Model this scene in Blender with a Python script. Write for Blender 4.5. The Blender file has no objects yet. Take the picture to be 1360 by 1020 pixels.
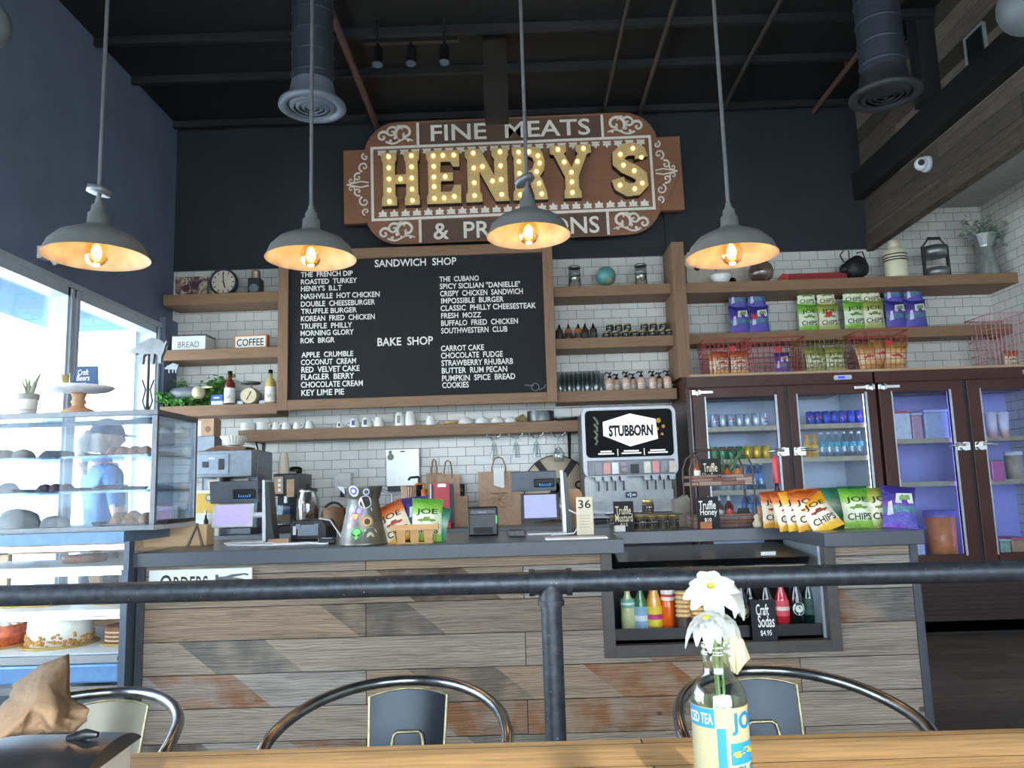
import bpy, bmesh, math, random
from mathutils import Vector, Matrix
from mathutils.geometry import tessellate_polygon
random.seed(7)
SC = bpy.context.scene
COL = SC.collection
PI = math.pi
# ------------------------------------------------------------------ camera
F = 1025.0
PITCH, ROLL, YAW, CH = math.radians(7.72), math.radians(1.75), math.radians(.4), 1.2
FW = Vector((-math.sin(YAW)*math.cos(PITCH), math.cos(YAW)*math.cos(PITCH), math.sin(PITCH)))
_r = Vector((math.cos(YAW), math.sin(YAW), 0)); _u = _r.cross(FW)
CR = _r*math.cos(ROLL) - _u*math.sin(ROLL); CU = _u*math.cos(ROLL) + _r*math.sin(ROLL)
CC = Vector((0, 0, CH))
cam = bpy.data.cameras.new('camera'); camo = bpy.data.objects.new('camera', cam); COL.objects.link(camo)
cam.sensor_width = 36; cam.lens = F/1360*36; cam.clip_start = .05
camo.matrix_world = Matrix.Translation(CC) @ Matrix((CR, CU, -FW)).transposed().to_4x4()
SC.camera = camo
SC.view_settings.view_transform = 'Standard'; SC.view_settings.look = 'None'
SC.view_settings.gamma = 1; SC.view_settings.exposure = 0.84
SC.view_settings.use_curve_mapping = False
SC.cycles.max_bounces = 6; SC.cycles.transparent_max_bounces = 24
SC.cycles.diffuse_bounces = 3; SC.cycles.glossy_bounces = 3; SC.cycles.transmission_bounces = 4
SC.cycles.sample_clamp_indirect = 4
# ------------------------------------------------------------------ daylight
WORLD = bpy.data.worlds.new('world'); SC.world = WORLD; WORLD.use_nodes = True
_bg = WORLD.node_tree.nodes['Background']
_bg.inputs[0].default_value = (.86, .94, 1, 1); _bg.inputs[1].default_value = 6.5
def portal(name, loc, rot, sx, sy):
    l = bpy.data.lights.new(name, 'AREA'); l.shape = 'RECTANGLE'; l.size = sx; l.size_y = sy
    l.cycles.is_portal = True
    o = bpy.data.objects.new(name, l); COL.objects.link(o); o.location = loc; o.rotation_euler = rot
portal('window_daylight', (-3.12, 4.0, 1.7), (0, -PI/2, 0), 2.2, 4.9)
portal('storefront_daylight', (.5, -2.7, 1.55), (PI/2, 0, 0), 6.2, 2.9)
_sn = bpy.data.lights.new('low_sun', 'SUN'); _sn.energy = 2.4; _sn.color = (1, .9, .76); _sn.angle = .01
_so = bpy.data.objects.new('low_sun', _sn); COL.objects.link(_so); _so.rotation_euler = Vector((-.10, .88, -.47)).to_track_quat('-Z', 'Y').to_euler()
# room numbers
XL, XR, W, YR, ZC = -3.05, 4.2, 6.7, -2.6, 4.6
SF, FR, CF, CT, ZT = 6.38, 6.05, 3.5, .965, .75
# ------------------------------------------------------------------ pixel rays (1360 x 1020)
def ray(x, y): return CR*((x-680)/F) - CU*((y-510)/F) + FW
def at(x, y, d): v = ray(x, y); return CC + v*(d/v.y)
def atX(x, y, d): v = ray(x, y); return CC + v*(d/v.x)
def atZ(x, y, d): v = ray(x, y); return CC + v*((d-CH)/v.z)
def ppm(x, y, d): return (at(x+10, y, d).x - at(x-10, y, d).x)/20   # metres a pixel
def yof(p):
    v = Vector(p)-CC; return 510 - F*v.dot(CU)/v.dot(FW)
# ------------------------------------------------------------------ mesh builder
class MB:
    def __init__(s, M=None): s.v = []; s.f = []; s.mi = []; s.sm = []; s.m = 0; s.M = M; s.smooth = False
    def add(s, vs, fs, smooth=None):
        b = len(s.v); M = s.M
        s.v += [tuple(M @ Vector(p)) if M else tuple(p) for p in vs]
        sm = s.smooth if smooth is None else smooth
        for f in fs: s.f.append(tuple(b+i for i in f)); s.mi.append(s.m); s.sm.append(sm)
        return s
    def box(s, x0, y0, z0, x1, y1, z1):
        v = [(x, y, z) for z in (z0, z1) for y in (y0, y1) for x in (x0, x1)]
        return s.add(v, [(0,2,3,1), (4,5,7,6), (0,1,5,4), (2,6,7,3), (0,4,6,2), (1,3,7,5)], False)
    def cbox(s, c, d, R=None):
        hx, hy, hz = d[0]/2, d[1]/2, d[2]/2
        v = [Vector((x, y, z)) for z in (-hz, hz) for y in (-hy, hy) for x in (-hx, hx)]
        if R is not None: v = [R @ p for p in v]
        return s.add([p+Vector(c) for p in v], [(0,2,3,1), (4,5,7,6), (0,1,5,4), (2,6,7,3), (0,4,6,2), (1,3,7,5)], False)
    def loft(s, rings, cap=True, closed=False, smooth=True):
        n = len(rings[0]); v = [p for r in rings for p in r]; f = []
        m = len(rings)
        for i in range(m if closed else m-1):
            a, b = i*n, ((i+1) % m)*n
            for k in range(n): f.append((a+k, a+(k+1) % n, b+(k+1) % n, b+k))
        s.add(v, f, smooth)
        if cap and not closed:
            s.add(rings[0], [tuple(reversed(range(n)))], False); s.add(rings[-1], [tuple(range(n))], False)
        return s
    def cyl(s, p0, p1, r0, r1=None, n=14, cap=True, smooth=True):
        p0, p1 = Vector(p0), Vector(p1); r1 = r0 if r1 is None else r1
        d = (p1-p0).normalized(); a = d.orthogonal().normalized(); b = d.cross(a)
        R = [[p+a*(math.cos(2*PI*k/n)*r)+b*(math.sin(2*PI*k/n)*r) for k in range(n)] for p, r in ((p0, r0), (p1, r1))]
        return s.loft(R, cap, smooth=smooth)
    def tube(s, pts, r, n=6, closed=False, cap=True):
        pts = [Vector(p) for p in pts]; m = len(pts); rings = []; a = None
        for i, p in enumerate(pts):
            if closed: d = pts[(i+1) % m]-pts[i-1]
            else: d = pts[min(i+1, m-1)]-pts[max(i-1, 0)]
            d = d.normalized() if d.length > 1e-9 else Vector((0, 0, 1))
            if a is None: a = d.orthogonal().normalized()
            a = (a-d*a.dot(d)); a = a.normalized() if a.length > 1e-6 else d.orthogonal().normalized()
            b = d.cross(a); rr = r[i] if isinstance(r, (list, tuple)) else r
            rings.append([p+a*(math.cos(2*PI*k/n)*rr)+b*(math.sin(2*PI*k/n)*rr) for k in range(n)])
        return s.loft(rings, cap, closed)
    def lathe(s, prof, c=(0, 0, 0), n=20, cap=True, axis=None, smooth=True):
        c = Vector(c); rings = []
        R = Vector((0, 0, 1)).rotation_difference(Vector(axis)).to_matrix() if axis else None
        for r, z in prof:
            ring = [Vector((r*math.cos(2*PI*k/n), r*math.sin(2*PI*k/n), z)) for k in range(n)]
            rings.append([(R @ p if R else p)+c for p in ring])
        return s.loft(rings, cap, smooth=smooth)
    def sph(s, c, r, n=14, m=8, sc=(1, 1, 1)):
        c = Vector(c); rings = []
        for i in range(m+1):
            t = -PI/2+PI*i/m; rr = max(math.cos(t), 1e-3)
            rings.append([c+Vector((r*rr*math.cos(2*PI*k/n)*sc[0], r*rr*math.sin(2*PI*k/n)*sc[1], r*math.sin(t)*sc[2])) for k in range(n)])
        return s.loft(rings, False)
    def prism(s, poly, y0, y1, holes=()):            # outline in x,z pushed along y (y0 is the front)
        loops = [list(poly)]+[list(h) for h in holes]
        tri = tessellate_polygon([[Vector((p[0], p[1], 0)) for p in l] for l in loops])
        pts = [p for l in loops for p in l]; n = len(pts)
        v = [(p[0], y0, p[1]) for p in pts]+[(p[0], y1, p[1]) for p in pts]
        f = []
        for t in tri:
            a, b, c = (pts[i] for i in t)
            if (b[0]-a[0])*(c[1]-a[1])-(b[1]-a[1])*(c[0]-a[0]) < 0: t = (t[0], t[2], t[1])
            f.append(tuple(t)); f.append(tuple(n+i for i in reversed(t)))
        s.add(v, f, False)
        k = 0
        for l in loops:
            m = len(l)
            s.add([(p[0], y0, p[1]) for p in l]+[(p[0], y1, p[1]) for p in l], [(i, m+i, m+(i+1) % m, (i+1) % m) for i in range(m)], False)
        return s
    def disc(s, c, r, y, n=20, dy=.0015): return s.prism([(c[0]+r*math.cos(2*PI*k/n), c[1]+r*math.sin(2*PI*k/n)) for k in range(n)], y, y+dy)
    def grid(s, fn, nu, nv, smooth=True, flip=False):
        v = [fn(i/nu, j/nv) for j in range(nv+1) for i in range(nu+1)]
        f = []
        for j in range(nv):
            for i in range(nu):
                q = (j*(nu+1)+i, j*(nu+1)+i+1, (j+1)*(nu+1)+i+1, (j+1)*(nu+1)+i)
                f.append(q[::-1] if flip else q)
        return s.add(v, f, smooth)
    def text(s, body, x0, x1, z0, z1, y, dep=0, off=0, fn=None, keep=False):
        """lettering filling the box x0..x1, z0..z1, front at y (faces -y); fn bends it on to a surface"""
        V, T, E, w, h = text_geo(body, off)
        if keep:
            k = min((x1-x0)/w, (z1-z0)/h); cx, cz = (x0+x1)/2, (z0+z1)/2
            x0, x1, z0, z1 = cx-w*k/2, cx+w*k/2, cz-h*k/2, cz+h*k/2
        P = [(x0+(x1-x0)*p[0]/w, z0+(z1-z0)*p[1]/h) for p in V]
        if fn: s.add([fn(px_, pz_) for px_, pz_ in P], T, False); return s
        s.add([(a, y, b) for a, b in P], T, False)
        if dep:
            n = len(P)
            s.add([(a, y, b) for a, b in P]+[(a, y+dep, b) for a, b in P], [(i, n+i, n+j, j) for i, j in E], False)
        return s
    def build(s, name, mats, parent=None, bevel=0, seg=2, loc=None):
        me = bpy.data.meshes.new(name); me.from_pydata(s.v, [], s.f)
        if not isinstance(mats, (list, tuple)): mats = [mats]
        for m in mats: me.materials.append(m)
        me.polygons.foreach_set('material_index', s.mi); me.polygons.foreach_set('use_smooth', s.sm)
        if bevel:
            bm = bmesh.new(); bm.from_mesh(me); bmesh.ops.remove_doubles(bm, verts=bm.verts, dist=1e-5)
            es = [e for e in bm.edges if len(e.link_faces) == 2 and e.calc_face_angle(0) > .7]
            bmesh.ops.bevel(bm, geom=es, offset=bevel, segments=seg, profile=.5, affect='EDGES', clamp_overlap=True)
            bm.to_mesh(me); bm.free()
        me.update()
        o = bpy.data.objects.new(name, me); COL.objects.link(o)
        if parent is not None: o.parent = parent
        if loc is not None: o.location = loc
        return o
_TX = {}
def text_geo(body, off=0):
    if (body, off) in _TX: return _TX[body, off]
    cu = bpy.data.curves.new('lettering', 'FONT'); cu.body = body; cu.offset = off; cu.resolution_u = 3
    ob = bpy.data.objects.new('lettering', cu); COL.objects.link(ob)
    me = bpy.data.meshes.new_from_object(ob)
    V = [tuple(v.co) for v in me.vertices]; T = []; cnt = {}
    for p in me.polygons:
        t = tuple(p.vertices)
        if p.normal.z < 0: t = t[::-1]
        T.append(t)
        for i in range(len(t)):
            a, b = t[i], t[(i+1) % len(t)]; cnt[a, b] = cnt.get((a, b), 0)+1
    E = [(a, b) for (a, b) in cnt if (b, a) not in cnt]
    bpy.data.objects.remove(ob); bpy.data.curves.remove(cu); bpy.data.meshes.remove(me)
    x0, y0 = min(v[0] for v in V), min(v[1] for v in V)
    V = [(v[0]-x0, v[1]-y0) for v in V]
    _TX[body, off] = r = (V, T, E, max(v[0] for v in V), max(v[1] for v in V)); return r
# ------------------------------------------------------------------ objects
def tag(o, label, cat, group=None):
    o['label'] = label; o['category'] = cat
    if group: o['group'] = group
    return o
def thing(name, label, cat, loc=(0, 0, 0), rz=0, group=None):
    o = bpy.data.objects.new(name, None); COL.objects.link(o); o.empty_display_size = .05
    o.location = loc; o.rotation_euler = (0, 0, rz); return tag(o, label, cat, group)
def solo(mb, name, mats, label, cat, loc=(0, 0, 0), rz=0, group=None, bevel=0, seg=2):
    o = mb.build(name, mats, None, bevel, seg, loc); o.rotation_euler = (0, 0, rz); return tag(o, label, cat, group)
def struct(mb, name, mats, parent=None, bevel=0):
    o = mb.build(name, mats, parent, bevel)
    if parent is None: o['kind'] = 'structure'
    return o
def kids(o): return [c for c in bpy.data.objects if c.parent == o]
def dup(root, loc, rz=None, label=None, group=None, scale=None, rot=None):
    r = root.copy(); COL.objects.link(r); r.location = loc
    if rz is not None: r.rotation_euler = (0, 0, rz)
    if rot is not None: r.rotation_euler = rot
    if label: r['label'] = label
    if group: r['group'] = group
    if scale: r.scale = scale if hasattr(scale, '__len__') else (scale,)*3
    for ch in kids(root):
        c = ch.copy(); COL.objects.link(c); c.parent = r
        for g in kids(ch):
            d = g.copy(); COL.objects.link(d); d.parent = c
    return r
ORD = ['', 'second', 'third', 'fourth', 'fifth', 'sixth', 'seventh', 'eighth', 'ninth', 'tenth', 'eleventh', 'twelfth']
def nth(i, n):
    if i == 0: return 'leftmost'
    if i == n-1: return 'rightmost'
    return ORD[i]+' from left' if i <= n//2 else ORD[n-1-i]+' from right'
# ------------------------------------------------------------------ materials
def hx(h):
    h = h.lstrip('#'); c = [int(h[i:i+2], 16)/255 for i in (0, 2, 4)]
    return tuple(x/12.92 if x <= .04045 else ((x+.055)/1.055)**2.4 for x in c)+(1,)
class NT:
    def __init__(s, name):
        s.mat = bpy.data.materials.new(name); s.mat.use_nodes = True; s.t = s.mat.node_tree
        s.b = s.t.nodes['Principled BSDF']; s.out = s.t.nodes['Material Output']
    def n(s, typ, **kw):
        nd = s.t.nodes.new('ShaderNode'+typ)
        for k, v in kw.items():
            if k.startswith('_'): setattr(nd, k[1:], v)
        for k, v in kw.items():
            if not k.startswith('_'):
                key = int(k[1:]) if k[0] == 'i' and k[1:].isdigit() else k.replace('__', ' ')
                if hasattr(v, 'is_output') or isinstance(v, bpy.types.NodeSocket): s.t.links.new(v, nd.inputs[key])
                else: nd.inputs[key].default_value = v
        return nd
    def l(s, a, b): s.t.links.new(a, b)
    def mix(s, f, a, b, mode='MIX'):
        m = s.t.nodes.new('ShaderNodeMix'); m.data_type = 'RGBA'; m.blend_type = mode
        for k, v in ((0, f), (6, a), (7, b)):
            if isinstance(v, bpy.types.NodeSocket): s.l(v, m.inputs[k])
            else: m.inputs[k].default_value = v
        return m.outputs[2]
    def ramp(s, f, stops, interp='LINEAR'):
        r = s.t.nodes.new('ShaderNodeValToRGB'); e = r.color_ramp.elements; r.color_ramp.interpolation = interp
        while len(e) < len(stops): e.new(.5)
        for i, (p, c) in enumerate(stops): e[i].position = p; e[i].color = hx(c) if isinstance(c, str) else c
        s.l(f, r.inputs[0]); return r.outputs[0]
    def coord(s, sc=(1, 1, 1), rot=(0, 0, 0), swz=None):
        tc = s.n('TexCoord'); v = tc.outputs['Object']
        if swz:
            sp = s.n('SeparateXYZ', i0=v); o = [sp.outputs['XYZ'.index(ch)] for ch in swz]
            cb = s.n('CombineXYZ'); [s.l(a, cb.inputs[i]) for i, a in enumerate(o)]; v = cb.outputs[0]
        mp = s.n('Mapping', Scale=sc, Rotation=rot); s.l(v, mp.inputs[0]); return mp.outputs[0]
    def set(s, **kw):
        for k, v in kw.items():
            k = k.replace('__', ' ')
            if isinstance(v, bpy.types.NodeSocket): s.l(v, s.b.inputs[k])
            else: s.b.inputs[k].default_value = v
    def bump(s, h, st=.3, d=.01):
        b = s.n('Bump', Strength=st, Distance=d); s.l(h, b.inputs['Height']); s.l(b.outputs[0], s.b.inputs['Normal'])
_MC = {}
def mat(name, col, rough=.5, metal=0, var=.12, scale=25, bump=0, emit=0, coat=0, spec=.5, sheen=0):
    if name in _MC: return _MC[name]
    t = NT(name); c = hx(col) if isinstance(col, str) else col
    nz = t.n('TexNoise', Scale=scale, Detail=3.0); t.l(t.coord(), nz.inputs[0])
    lo = tuple(x*(1-var) for x in c[:3])+(1,); hi = tuple(min(1, x*(1+var)) for x in c[:3])+(1,)
    cc = t.ramp(nz.outputs[0], [(.3, lo), (.7, hi)])
    t.set(Base__Color=cc, Roughness=rough, Metallic=metal, Coat__Weight=coat)
    t.b.inputs['Specular IOR Level'].default_value = spec
    if emit: t.set(Emission__Color=c, Emission__Strength=emit)
    if bump: t.bump(nz.outputs[0], bump)
    _MC[name] = t.mat; return t.mat
def bands(name, stops, rough=.45, axis='Z', lo=0, hi=1, noise=0, metal=0, crinkle=0):
    """print that changes with height on the thing itself (labels, bags, liquids)"""
    if name in _MC: return _MC[name]
    t = NT(name); tc = t.n('TexCoord'); sp = t.n('SeparateXYZ', i0=tc.outputs['Object'])
    v = sp.outputs[axis]
    if noise:
        nz = t.n('TexNoise', Scale=30.0, Detail=3.0, i0=tc.outputs['Object'])
        a = t.n('Math', _operation='MULTIPLY_ADD', i0=nz.outputs[0], i1=noise, i2=v); v = a.outputs[0]
    mr = t.n('MapRange', i0=v, i1=float(lo), i2=float(hi))
    t.set(Base__Color=t.ramp(mr.outputs[0], stops, 'CONSTANT' if not noise else 'LINEAR'), Roughness=rough, Metallic=metal)
    if crinkle:
        cn = t.n('TexNoise', Scale=38.0, Detail=3.0, Distortion=1.5, i0=tc.outputs['Object']); t.bump(cn.outputs[0], crinkle, .02)
    _MC[name] = t.mat; return t.mat
def glass(name, tint='#ffffff', dens=.04, rough=.02, fres=.55):
    """thin clear sheet: lets light through, mirrors a little, more at a slant"""
    if name in _MC: return _MC[name]
    t = NT(name); c = hx(tint)
    tr = t.n('BsdfTransparent', i0=c); gl = t.n('BsdfGlossy', i0=(1, 1, 1, 1), Roughness=rough)
    lw = t.n('LayerWeight', Blend=.25)
    f = t.n('Math', _operation='MULTIPLY_ADD', i0=lw.outputs['Fresnel'], i1=fres, i2=dens, _use_clamp=True)
    nz = t.n('TexNoise', Scale=6.0); t.l(t.coord(), nz.inputs[0])
    f2 = t.n('Math', _operation='MULTIPLY_ADD', i0=nz.outputs[0], i1=.008, i2=f.outputs[0])
    mx = t.n('MixShader', i0=f2.outputs[0]); t.l(tr.outputs[0], mx.inputs[1]); t.l(gl.outputs[0], mx.inputs[2])
    t.l(mx.outputs[0], t.out.inputs[0]); _MC[name] = t.mat; return t.mat
def wood(name, c1, c2, axis='X', sc=1, rough=.55, spec=.4, detail=1.0):
    if name in _MC: return _MC[name]
    t = NT(name); s = [14*sc]*3; s['XYZ'.index(axis)] = .9*sc
    n1 = t.n('TexNoise', Scale=1.6, Detail=6.0, Roughness=.65, Distortion=1.2*detail); t.l(t.coord(tuple(s)), n1.inputs[0])
    n2 = t.n('TexNoise', Scale=9.0, Detail=4.0); t.l(t.coord(tuple(s)), n2.inputs[0])
    a = t.ramp(n1.outputs[0], [(.28, c1), (.5, c2), (.72, c1)])
    b = t.mix(.35, a, t.ramp(n2.outputs[0], [(.35, c1), (.65, c2)]), 'MULTIPLY' if False else 'MIX')
    t.set(Base__Color=b, Roughness=rough); t.b.inputs['Specular IOR Level'].default_value = spec
    t.bump(n2.outputs[0], .15, .004); _MC[name] = t.mat; return t.mat
def planks(name, stops, uv='XZY', bw=1.3, bh=.14, gap=.0025, patch=None, rough=.75, off=.37, knots=True):
    """rows of weathered boards, each with its own tone"""
    if name in _MC: return _MC[name]
    t = NT(name); v = t.coord(swz=uv)
    br = t.n('TexBrick', _offset=off, _offset_frequency=2, Scale=1.0, Mortar__Size=gap, Mortar__Smooth=.1, Bias=0.0, Brick__Width=bw, Row__Height=bh,
             Color1=(0, 0, 0, 1), Color2=(1, 1, 1, 1), Mortar=(.5, .5, .5, 1)); t.l(v, br.inputs[0])
    tone = t.ramp(br.outputs[0], stops)
    g = t.n('TexNoise', Scale=1.0, Detail=7.0, Roughness=.7, Distortion=1.6)
    mp = t.n('Mapping', Scale=(2.2, 34, 2)); t.l(v, mp.inputs[0])
    ad = t.n('VectorMath', _operation='ADD'); t.l(mp.outputs[0], ad.inputs[0]); t.l(br.outputs[0], ad.inputs[1]); t.l(ad.outputs[0], g.inputs[0])
    c = t.mix(.75, tone, t.ramp(g.outputs[0], [(.3, '#8d8883'), (.5, '#d8d3cc'), (.7, '#fffaf2')]), 'MULTIPLY')
    if patch:                                      # slanting saw-cut patches of another tone inside a board
        sp = t.n('SeparateXYZ', i0=v)
        rw = t.n('Math', _operation='FLOOR', i0=t.n('Math', _operation='DIVIDE', i0=sp.outputs[1], i1=bh).outputs[0])
        rn = t.n('TexWhiteNoise', _noise_dimensions='1D'); t.l(rw.outputs[0], rn.inputs['W'])
        dg = t.n('Math', _operation='ADD', i0=sp.outputs[0], i1=t.n('Math', _operation='MULTIPLY', i0=sp.outputs[1], i1=1.25).outputs[0])
        dg = t.n('Math', _operation='FLOOR', i0=t.n('Math', _operation='MULTIPLY_ADD', i0=dg.outputs[0], i1=2.6, i2=t.n('Math', _operation='MULTIPLY', i0=rn.outputs[0], i1=9.0).outputs[0]).outputs[0])
        cb = t.n('CombineXYZ', i0=dg.outputs[0], i1=rw.outputs[0]); wn = t.n('TexWhiteNoise', _noise_dimensions='2D'); t.l(cb.outputs[0], wn.inputs['Vector'])
        pc = t.ramp(wn.outputs[0], [(0, '#ffffff'), (.56, hx(patch)), (.70, '#ffffff'), (.84, '#aebbc8'), (.93, '#8a7c70')], 'CONSTANT')
        pn = t.n('TexNoise', Scale=7.0, Detail=4.0); t.l(v, pn.inputs[0])
        c = t.mix(t.ramp(pn.outputs[0], [(.35, (.25, .25, .25, 1)), (.6, (.9, .9, .9, 1))]), c, pc, 'MULTIPLY')
    if patch or knots:                             # long flame-shaped grain
        mw = t.n('Mapping', Scale=(.5, 2.6, 1)); t.l(v, mw.inputs[0]); aw = t.n('VectorMath', _operation='ADD'); t.l(mw.outputs[0], aw.inputs[0]); t.l(br.outputs[0], aw.inputs[1])
        wv = t.n('TexWave', _bands_direction='Y', Scale=11.0, Distortion=9.0, Detail=2.5, Detail__Scale=.9); t.l(aw.outputs[0], wv.inputs[0])
        c = t.mix(.38, c, t.ramp(wv.outputs[0], [(.0, '#5d544c'), (.35, '#d5d0ca'), (1, '#ffffff')]), 'MULTIPLY')
    if knots:
        mk = t.n('Mapping', Scale=(2.1, 3.3, 1)); t.l(v, mk.inputs[0])
        vo = t.n('TexVoronoi', Scale=1.6, _feature='F1'); t.l(mk.outputs[0], vo.inputs[0])
        c = t.mix(t.ramp(vo.outputs['Distance'], [(.05, (.8, .8, .8, 1)), (.075, (0, 0, 0, 1))]), c, hx('#3a2a20'))
    c = t.mix(br.outputs['Fac'], c, hx('#15120f'))
    t.set(Base__Color=c, Roughness=rough); t.b.inputs['Specular IOR Level'].default_value = .25
    iv = t.n('Math', _operation='MULTIPLY_ADD', i0=br.outputs['Fac'], i1=-1.0, i2=g.outputs[0]); t.bump(iv.outputs[0], .35, .006)
    _MC[name] = t.mat; return t.mat
def tiles(name, uv, c='#d2d1ca', grout='#5b6064'):
    t = NT(name); v = t.coord(swz=uv)
    br = t.n('TexBrick', _offset=.5, Scale=1.0, Mortar__Size=.0022, Mortar__Smooth=.2, Bias=0.0, Brick__Width=.155, Row__Height=.0785,
             Color1=hx(c), Color2=tuple(x*.9 for x in hx(c)[:3])+(1,), Mortar=hx(grout)); t.l(v, br.inputs[0])
    nz = t.n('TexNoise', Scale=5.0); t.l(v, nz.inputs[0])
    t.set(Base__Color=t.mix(.25, br.outputs[0], nz.outputs[0], 'SOFT_LIGHT'), Roughness=t.n('MapRange', i0=br.outputs['Fac'], i3=.22, i4=.8).outputs[0])
    iv = t.n('Math', _operation='SUBTRACT', i0=1.0, i1=br.outputs['Fac']); t.bump(iv.outputs[0], .5, .003); return t.mat
M_BLACK = mat('black_paint', '#17181a', .6); M_BLKPL = mat('black_plastic', '#141518', .38); M_DARK = mat('charcoal_metal', '#2a2d31', .45, .3)
M_WHITE = mat('white_ceramic', '#e9e7e2', .25, var=.04); M_STEEL = mat('stainless_steel', '#9a9d9f', .36, 1, .06); M_CHROME = mat('chrome', '#d8dadb', .12, 1, .04)
M_KRAFT = mat('kraft_paper', '#b6967a', .85, bump=.1); M_GLASS = glass('clear_glass'); M_PANE = glass('window_glass', '#f6fbff', 0)
M_WTXT = mat('white_lettering', '#f0efe9', .6, var=.03); M_KTXT = mat('black_lettering', '#141414', .6); M_GALV = mat('galvanised_steel', '#8f9394', .42, .85, .2, 18)
M_CHALK = mat('chalkboard', '#1d2025', .8); M_GOLDTXT = mat('gold_chalk', '#d8cfae', .7)
M_SHELF = wood('oak_shelf', '#73573f', '#8f6e52'); M_SHELFV = wood('oak_upright', '#73573f', '#8f6e52', 'Z')
M_GREEN = mat('leaf_green', '#5a8f45', .6, var=.35, scale=60); M_AMBER = mat('warm_bulb', '#ffd9a0', .4, emit=1)
# ================================================================== ROOM
T_BACK = tiles('subway_tiles', 'XZY'); T_RIGHT = tiles('subway_tiles_side', 'YZX')
M_WALLB = mat('black_wall_paint', '#20262e', .7, var=.1, scale=3); M_WALLL = mat('hazed_wall_paint', '#6c7a90', .7, var=.1, scale=3)  # window haze put into the wall colour: left paint lifted to a lighter blue
M_CEIL = mat('dark_ceiling', '#0b0c0e', .8, var=.2, scale=4); M_ALU = mat('window_aluminium', '#b9c2cb', .35, .3, .05)
M_FLOOR = planks('floor_boards', [(0, '#6a6058'), (.5, '#7d7268'), (1, '#5a524b')], 'XYZ', 1.6, .16, .002, None, .55, knots=False)
struct(MB().box(XL-.3, YR-.2, -.1, XR+.3, W+.2, 0), 'floor', M_FLOOR)
struct(MB().box(XL-.3, YR-.2, ZC, XR+.3, W+.2, ZC+.12), 'ceiling', M_CEIL)
struct(MB().box(XL-.3, W, 0, XR+.3, W+.2, 3.60), 'wall_back', T_BACK)
wu = MB().box(XL-.3, W-.015, 3.222, 1.36, W+.2, ZC).box(1.36, W-.04, 3.222, 3.15, W+.2, ZC).box(3.15, W, 3.6, XR+.3, W+.2, ZC)
struct(wu, 'wall_back_upper', M_WALLB)
wl = MB()
WY0, WY1, WZ0, WZ1 = .3, 6.45, .35, 2.69
wl.box(XL-.2, YR, 0, XL, WY0, ZC).box(XL-.2, WY0, 0, XL, WY1, WZ0).box(XL-.2, WY0, WZ1, XL, WY1, ZC).box(XL-.2, WY1, 0, XL, W, ZC)
struct(wl, 'wall_left', M_WALLL)
struct(MB().box(XR, YR, 0, XR+.2, W, ZC), 'wall_right', T_RIGHT)
# storefront behind the photographer
wr = MB().box(XL-.2, YR-.2, 0, -2.6, YR, ZC).box(3.6, YR-.2, 0, XR+.2, YR, ZC).box(-2.6, YR-.2, 3.0, 3.6, YR, ZC).box(-2.6, YR-.2, 0, 3.6, YR, .1)
struct(wr, 'wall_front', M_WALLL)
m = MB()
for x in (-2.6, -1.05, .5, 2.05, 3.55): m.box(x, YR-.12, .1, x+.06, YR-.04, 3.0)
m.box(-2.6, YR-.12, 2.15, 3.6, YR-.04, 2.22).box(-2.6, YR-.12, .1, 3.6, YR-.04, .18)
w = struct(m, 'window_6', M_ALU); struct(MB().box(-2.58, YR-.085, .15, 3.58, YR-.08, 3.0), 'glass', M_PANE, w)
# left windows, one unit between each pair of mullions
ys = [WY0, 2.0, 3.6, 5.17, WY1]
for i in range(4):
    y0, y1 = ys[i], ys[i+1]; f = MB(); a, b = XL-.12, XL+.012
    f.box(a, y0, WZ0, b, y0+.075, WZ1).box(a, y1-.075, WZ0, b, y1, WZ1).box(a, y0, WZ1-.095, b, y1, WZ1).box(a, y0, WZ0, b, y1, WZ0+.08)
    f.box(b, y0, WZ1-.035, b+.02, y1, WZ1-.0).box(b, y0+.02, WZ0, b+.014, y0+.05, WZ1-.04).box(b, y1-.05, WZ0, b+.014, y1-.02, WZ1-.04)
    w = struct(f, 'window_%d' % (4-i), M_ALU); struct(MB().box(XL-.07, y0+.07, WZ0+.07, XL-.064, y1-.07, WZ1-.09), 'glass', M_PANE, w)
struct(MB().box(XL, WY1+.003, 0, XL+.05, W, 2.75), 'trim_1', M_WALLL)
# outside: pavement and the blue porch ceiling over it
g = MB().box(-14, -16, -.25, XL-.21, 16, -.1).box(XL-.21, -16, -.25, 12, YR-.21, -.1)
struct(g, 'ground', mat('pale_pavement', '#d8d6cf', .9))
g = MB().box(-4.2, -2, 2.75, XL-.2, 6.93, 2.83)
can = solo(g, 'porch_canopy', mat('blue_canopy', '#3f78bd', .7, var=.25, scale=2), 'blue porch canopy outside, over the left windows', 'canopy')
g = MB().box(XL-.26, -2, 2.69, XL-.21, 6.8, 2.748).cyl((-3.6, 6.0, 2.7), (-3.6, 6.0, 2.75), .05)
g.build('light_strip', mat('yellow_trim', '#e6d98a', .5), can)
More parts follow.
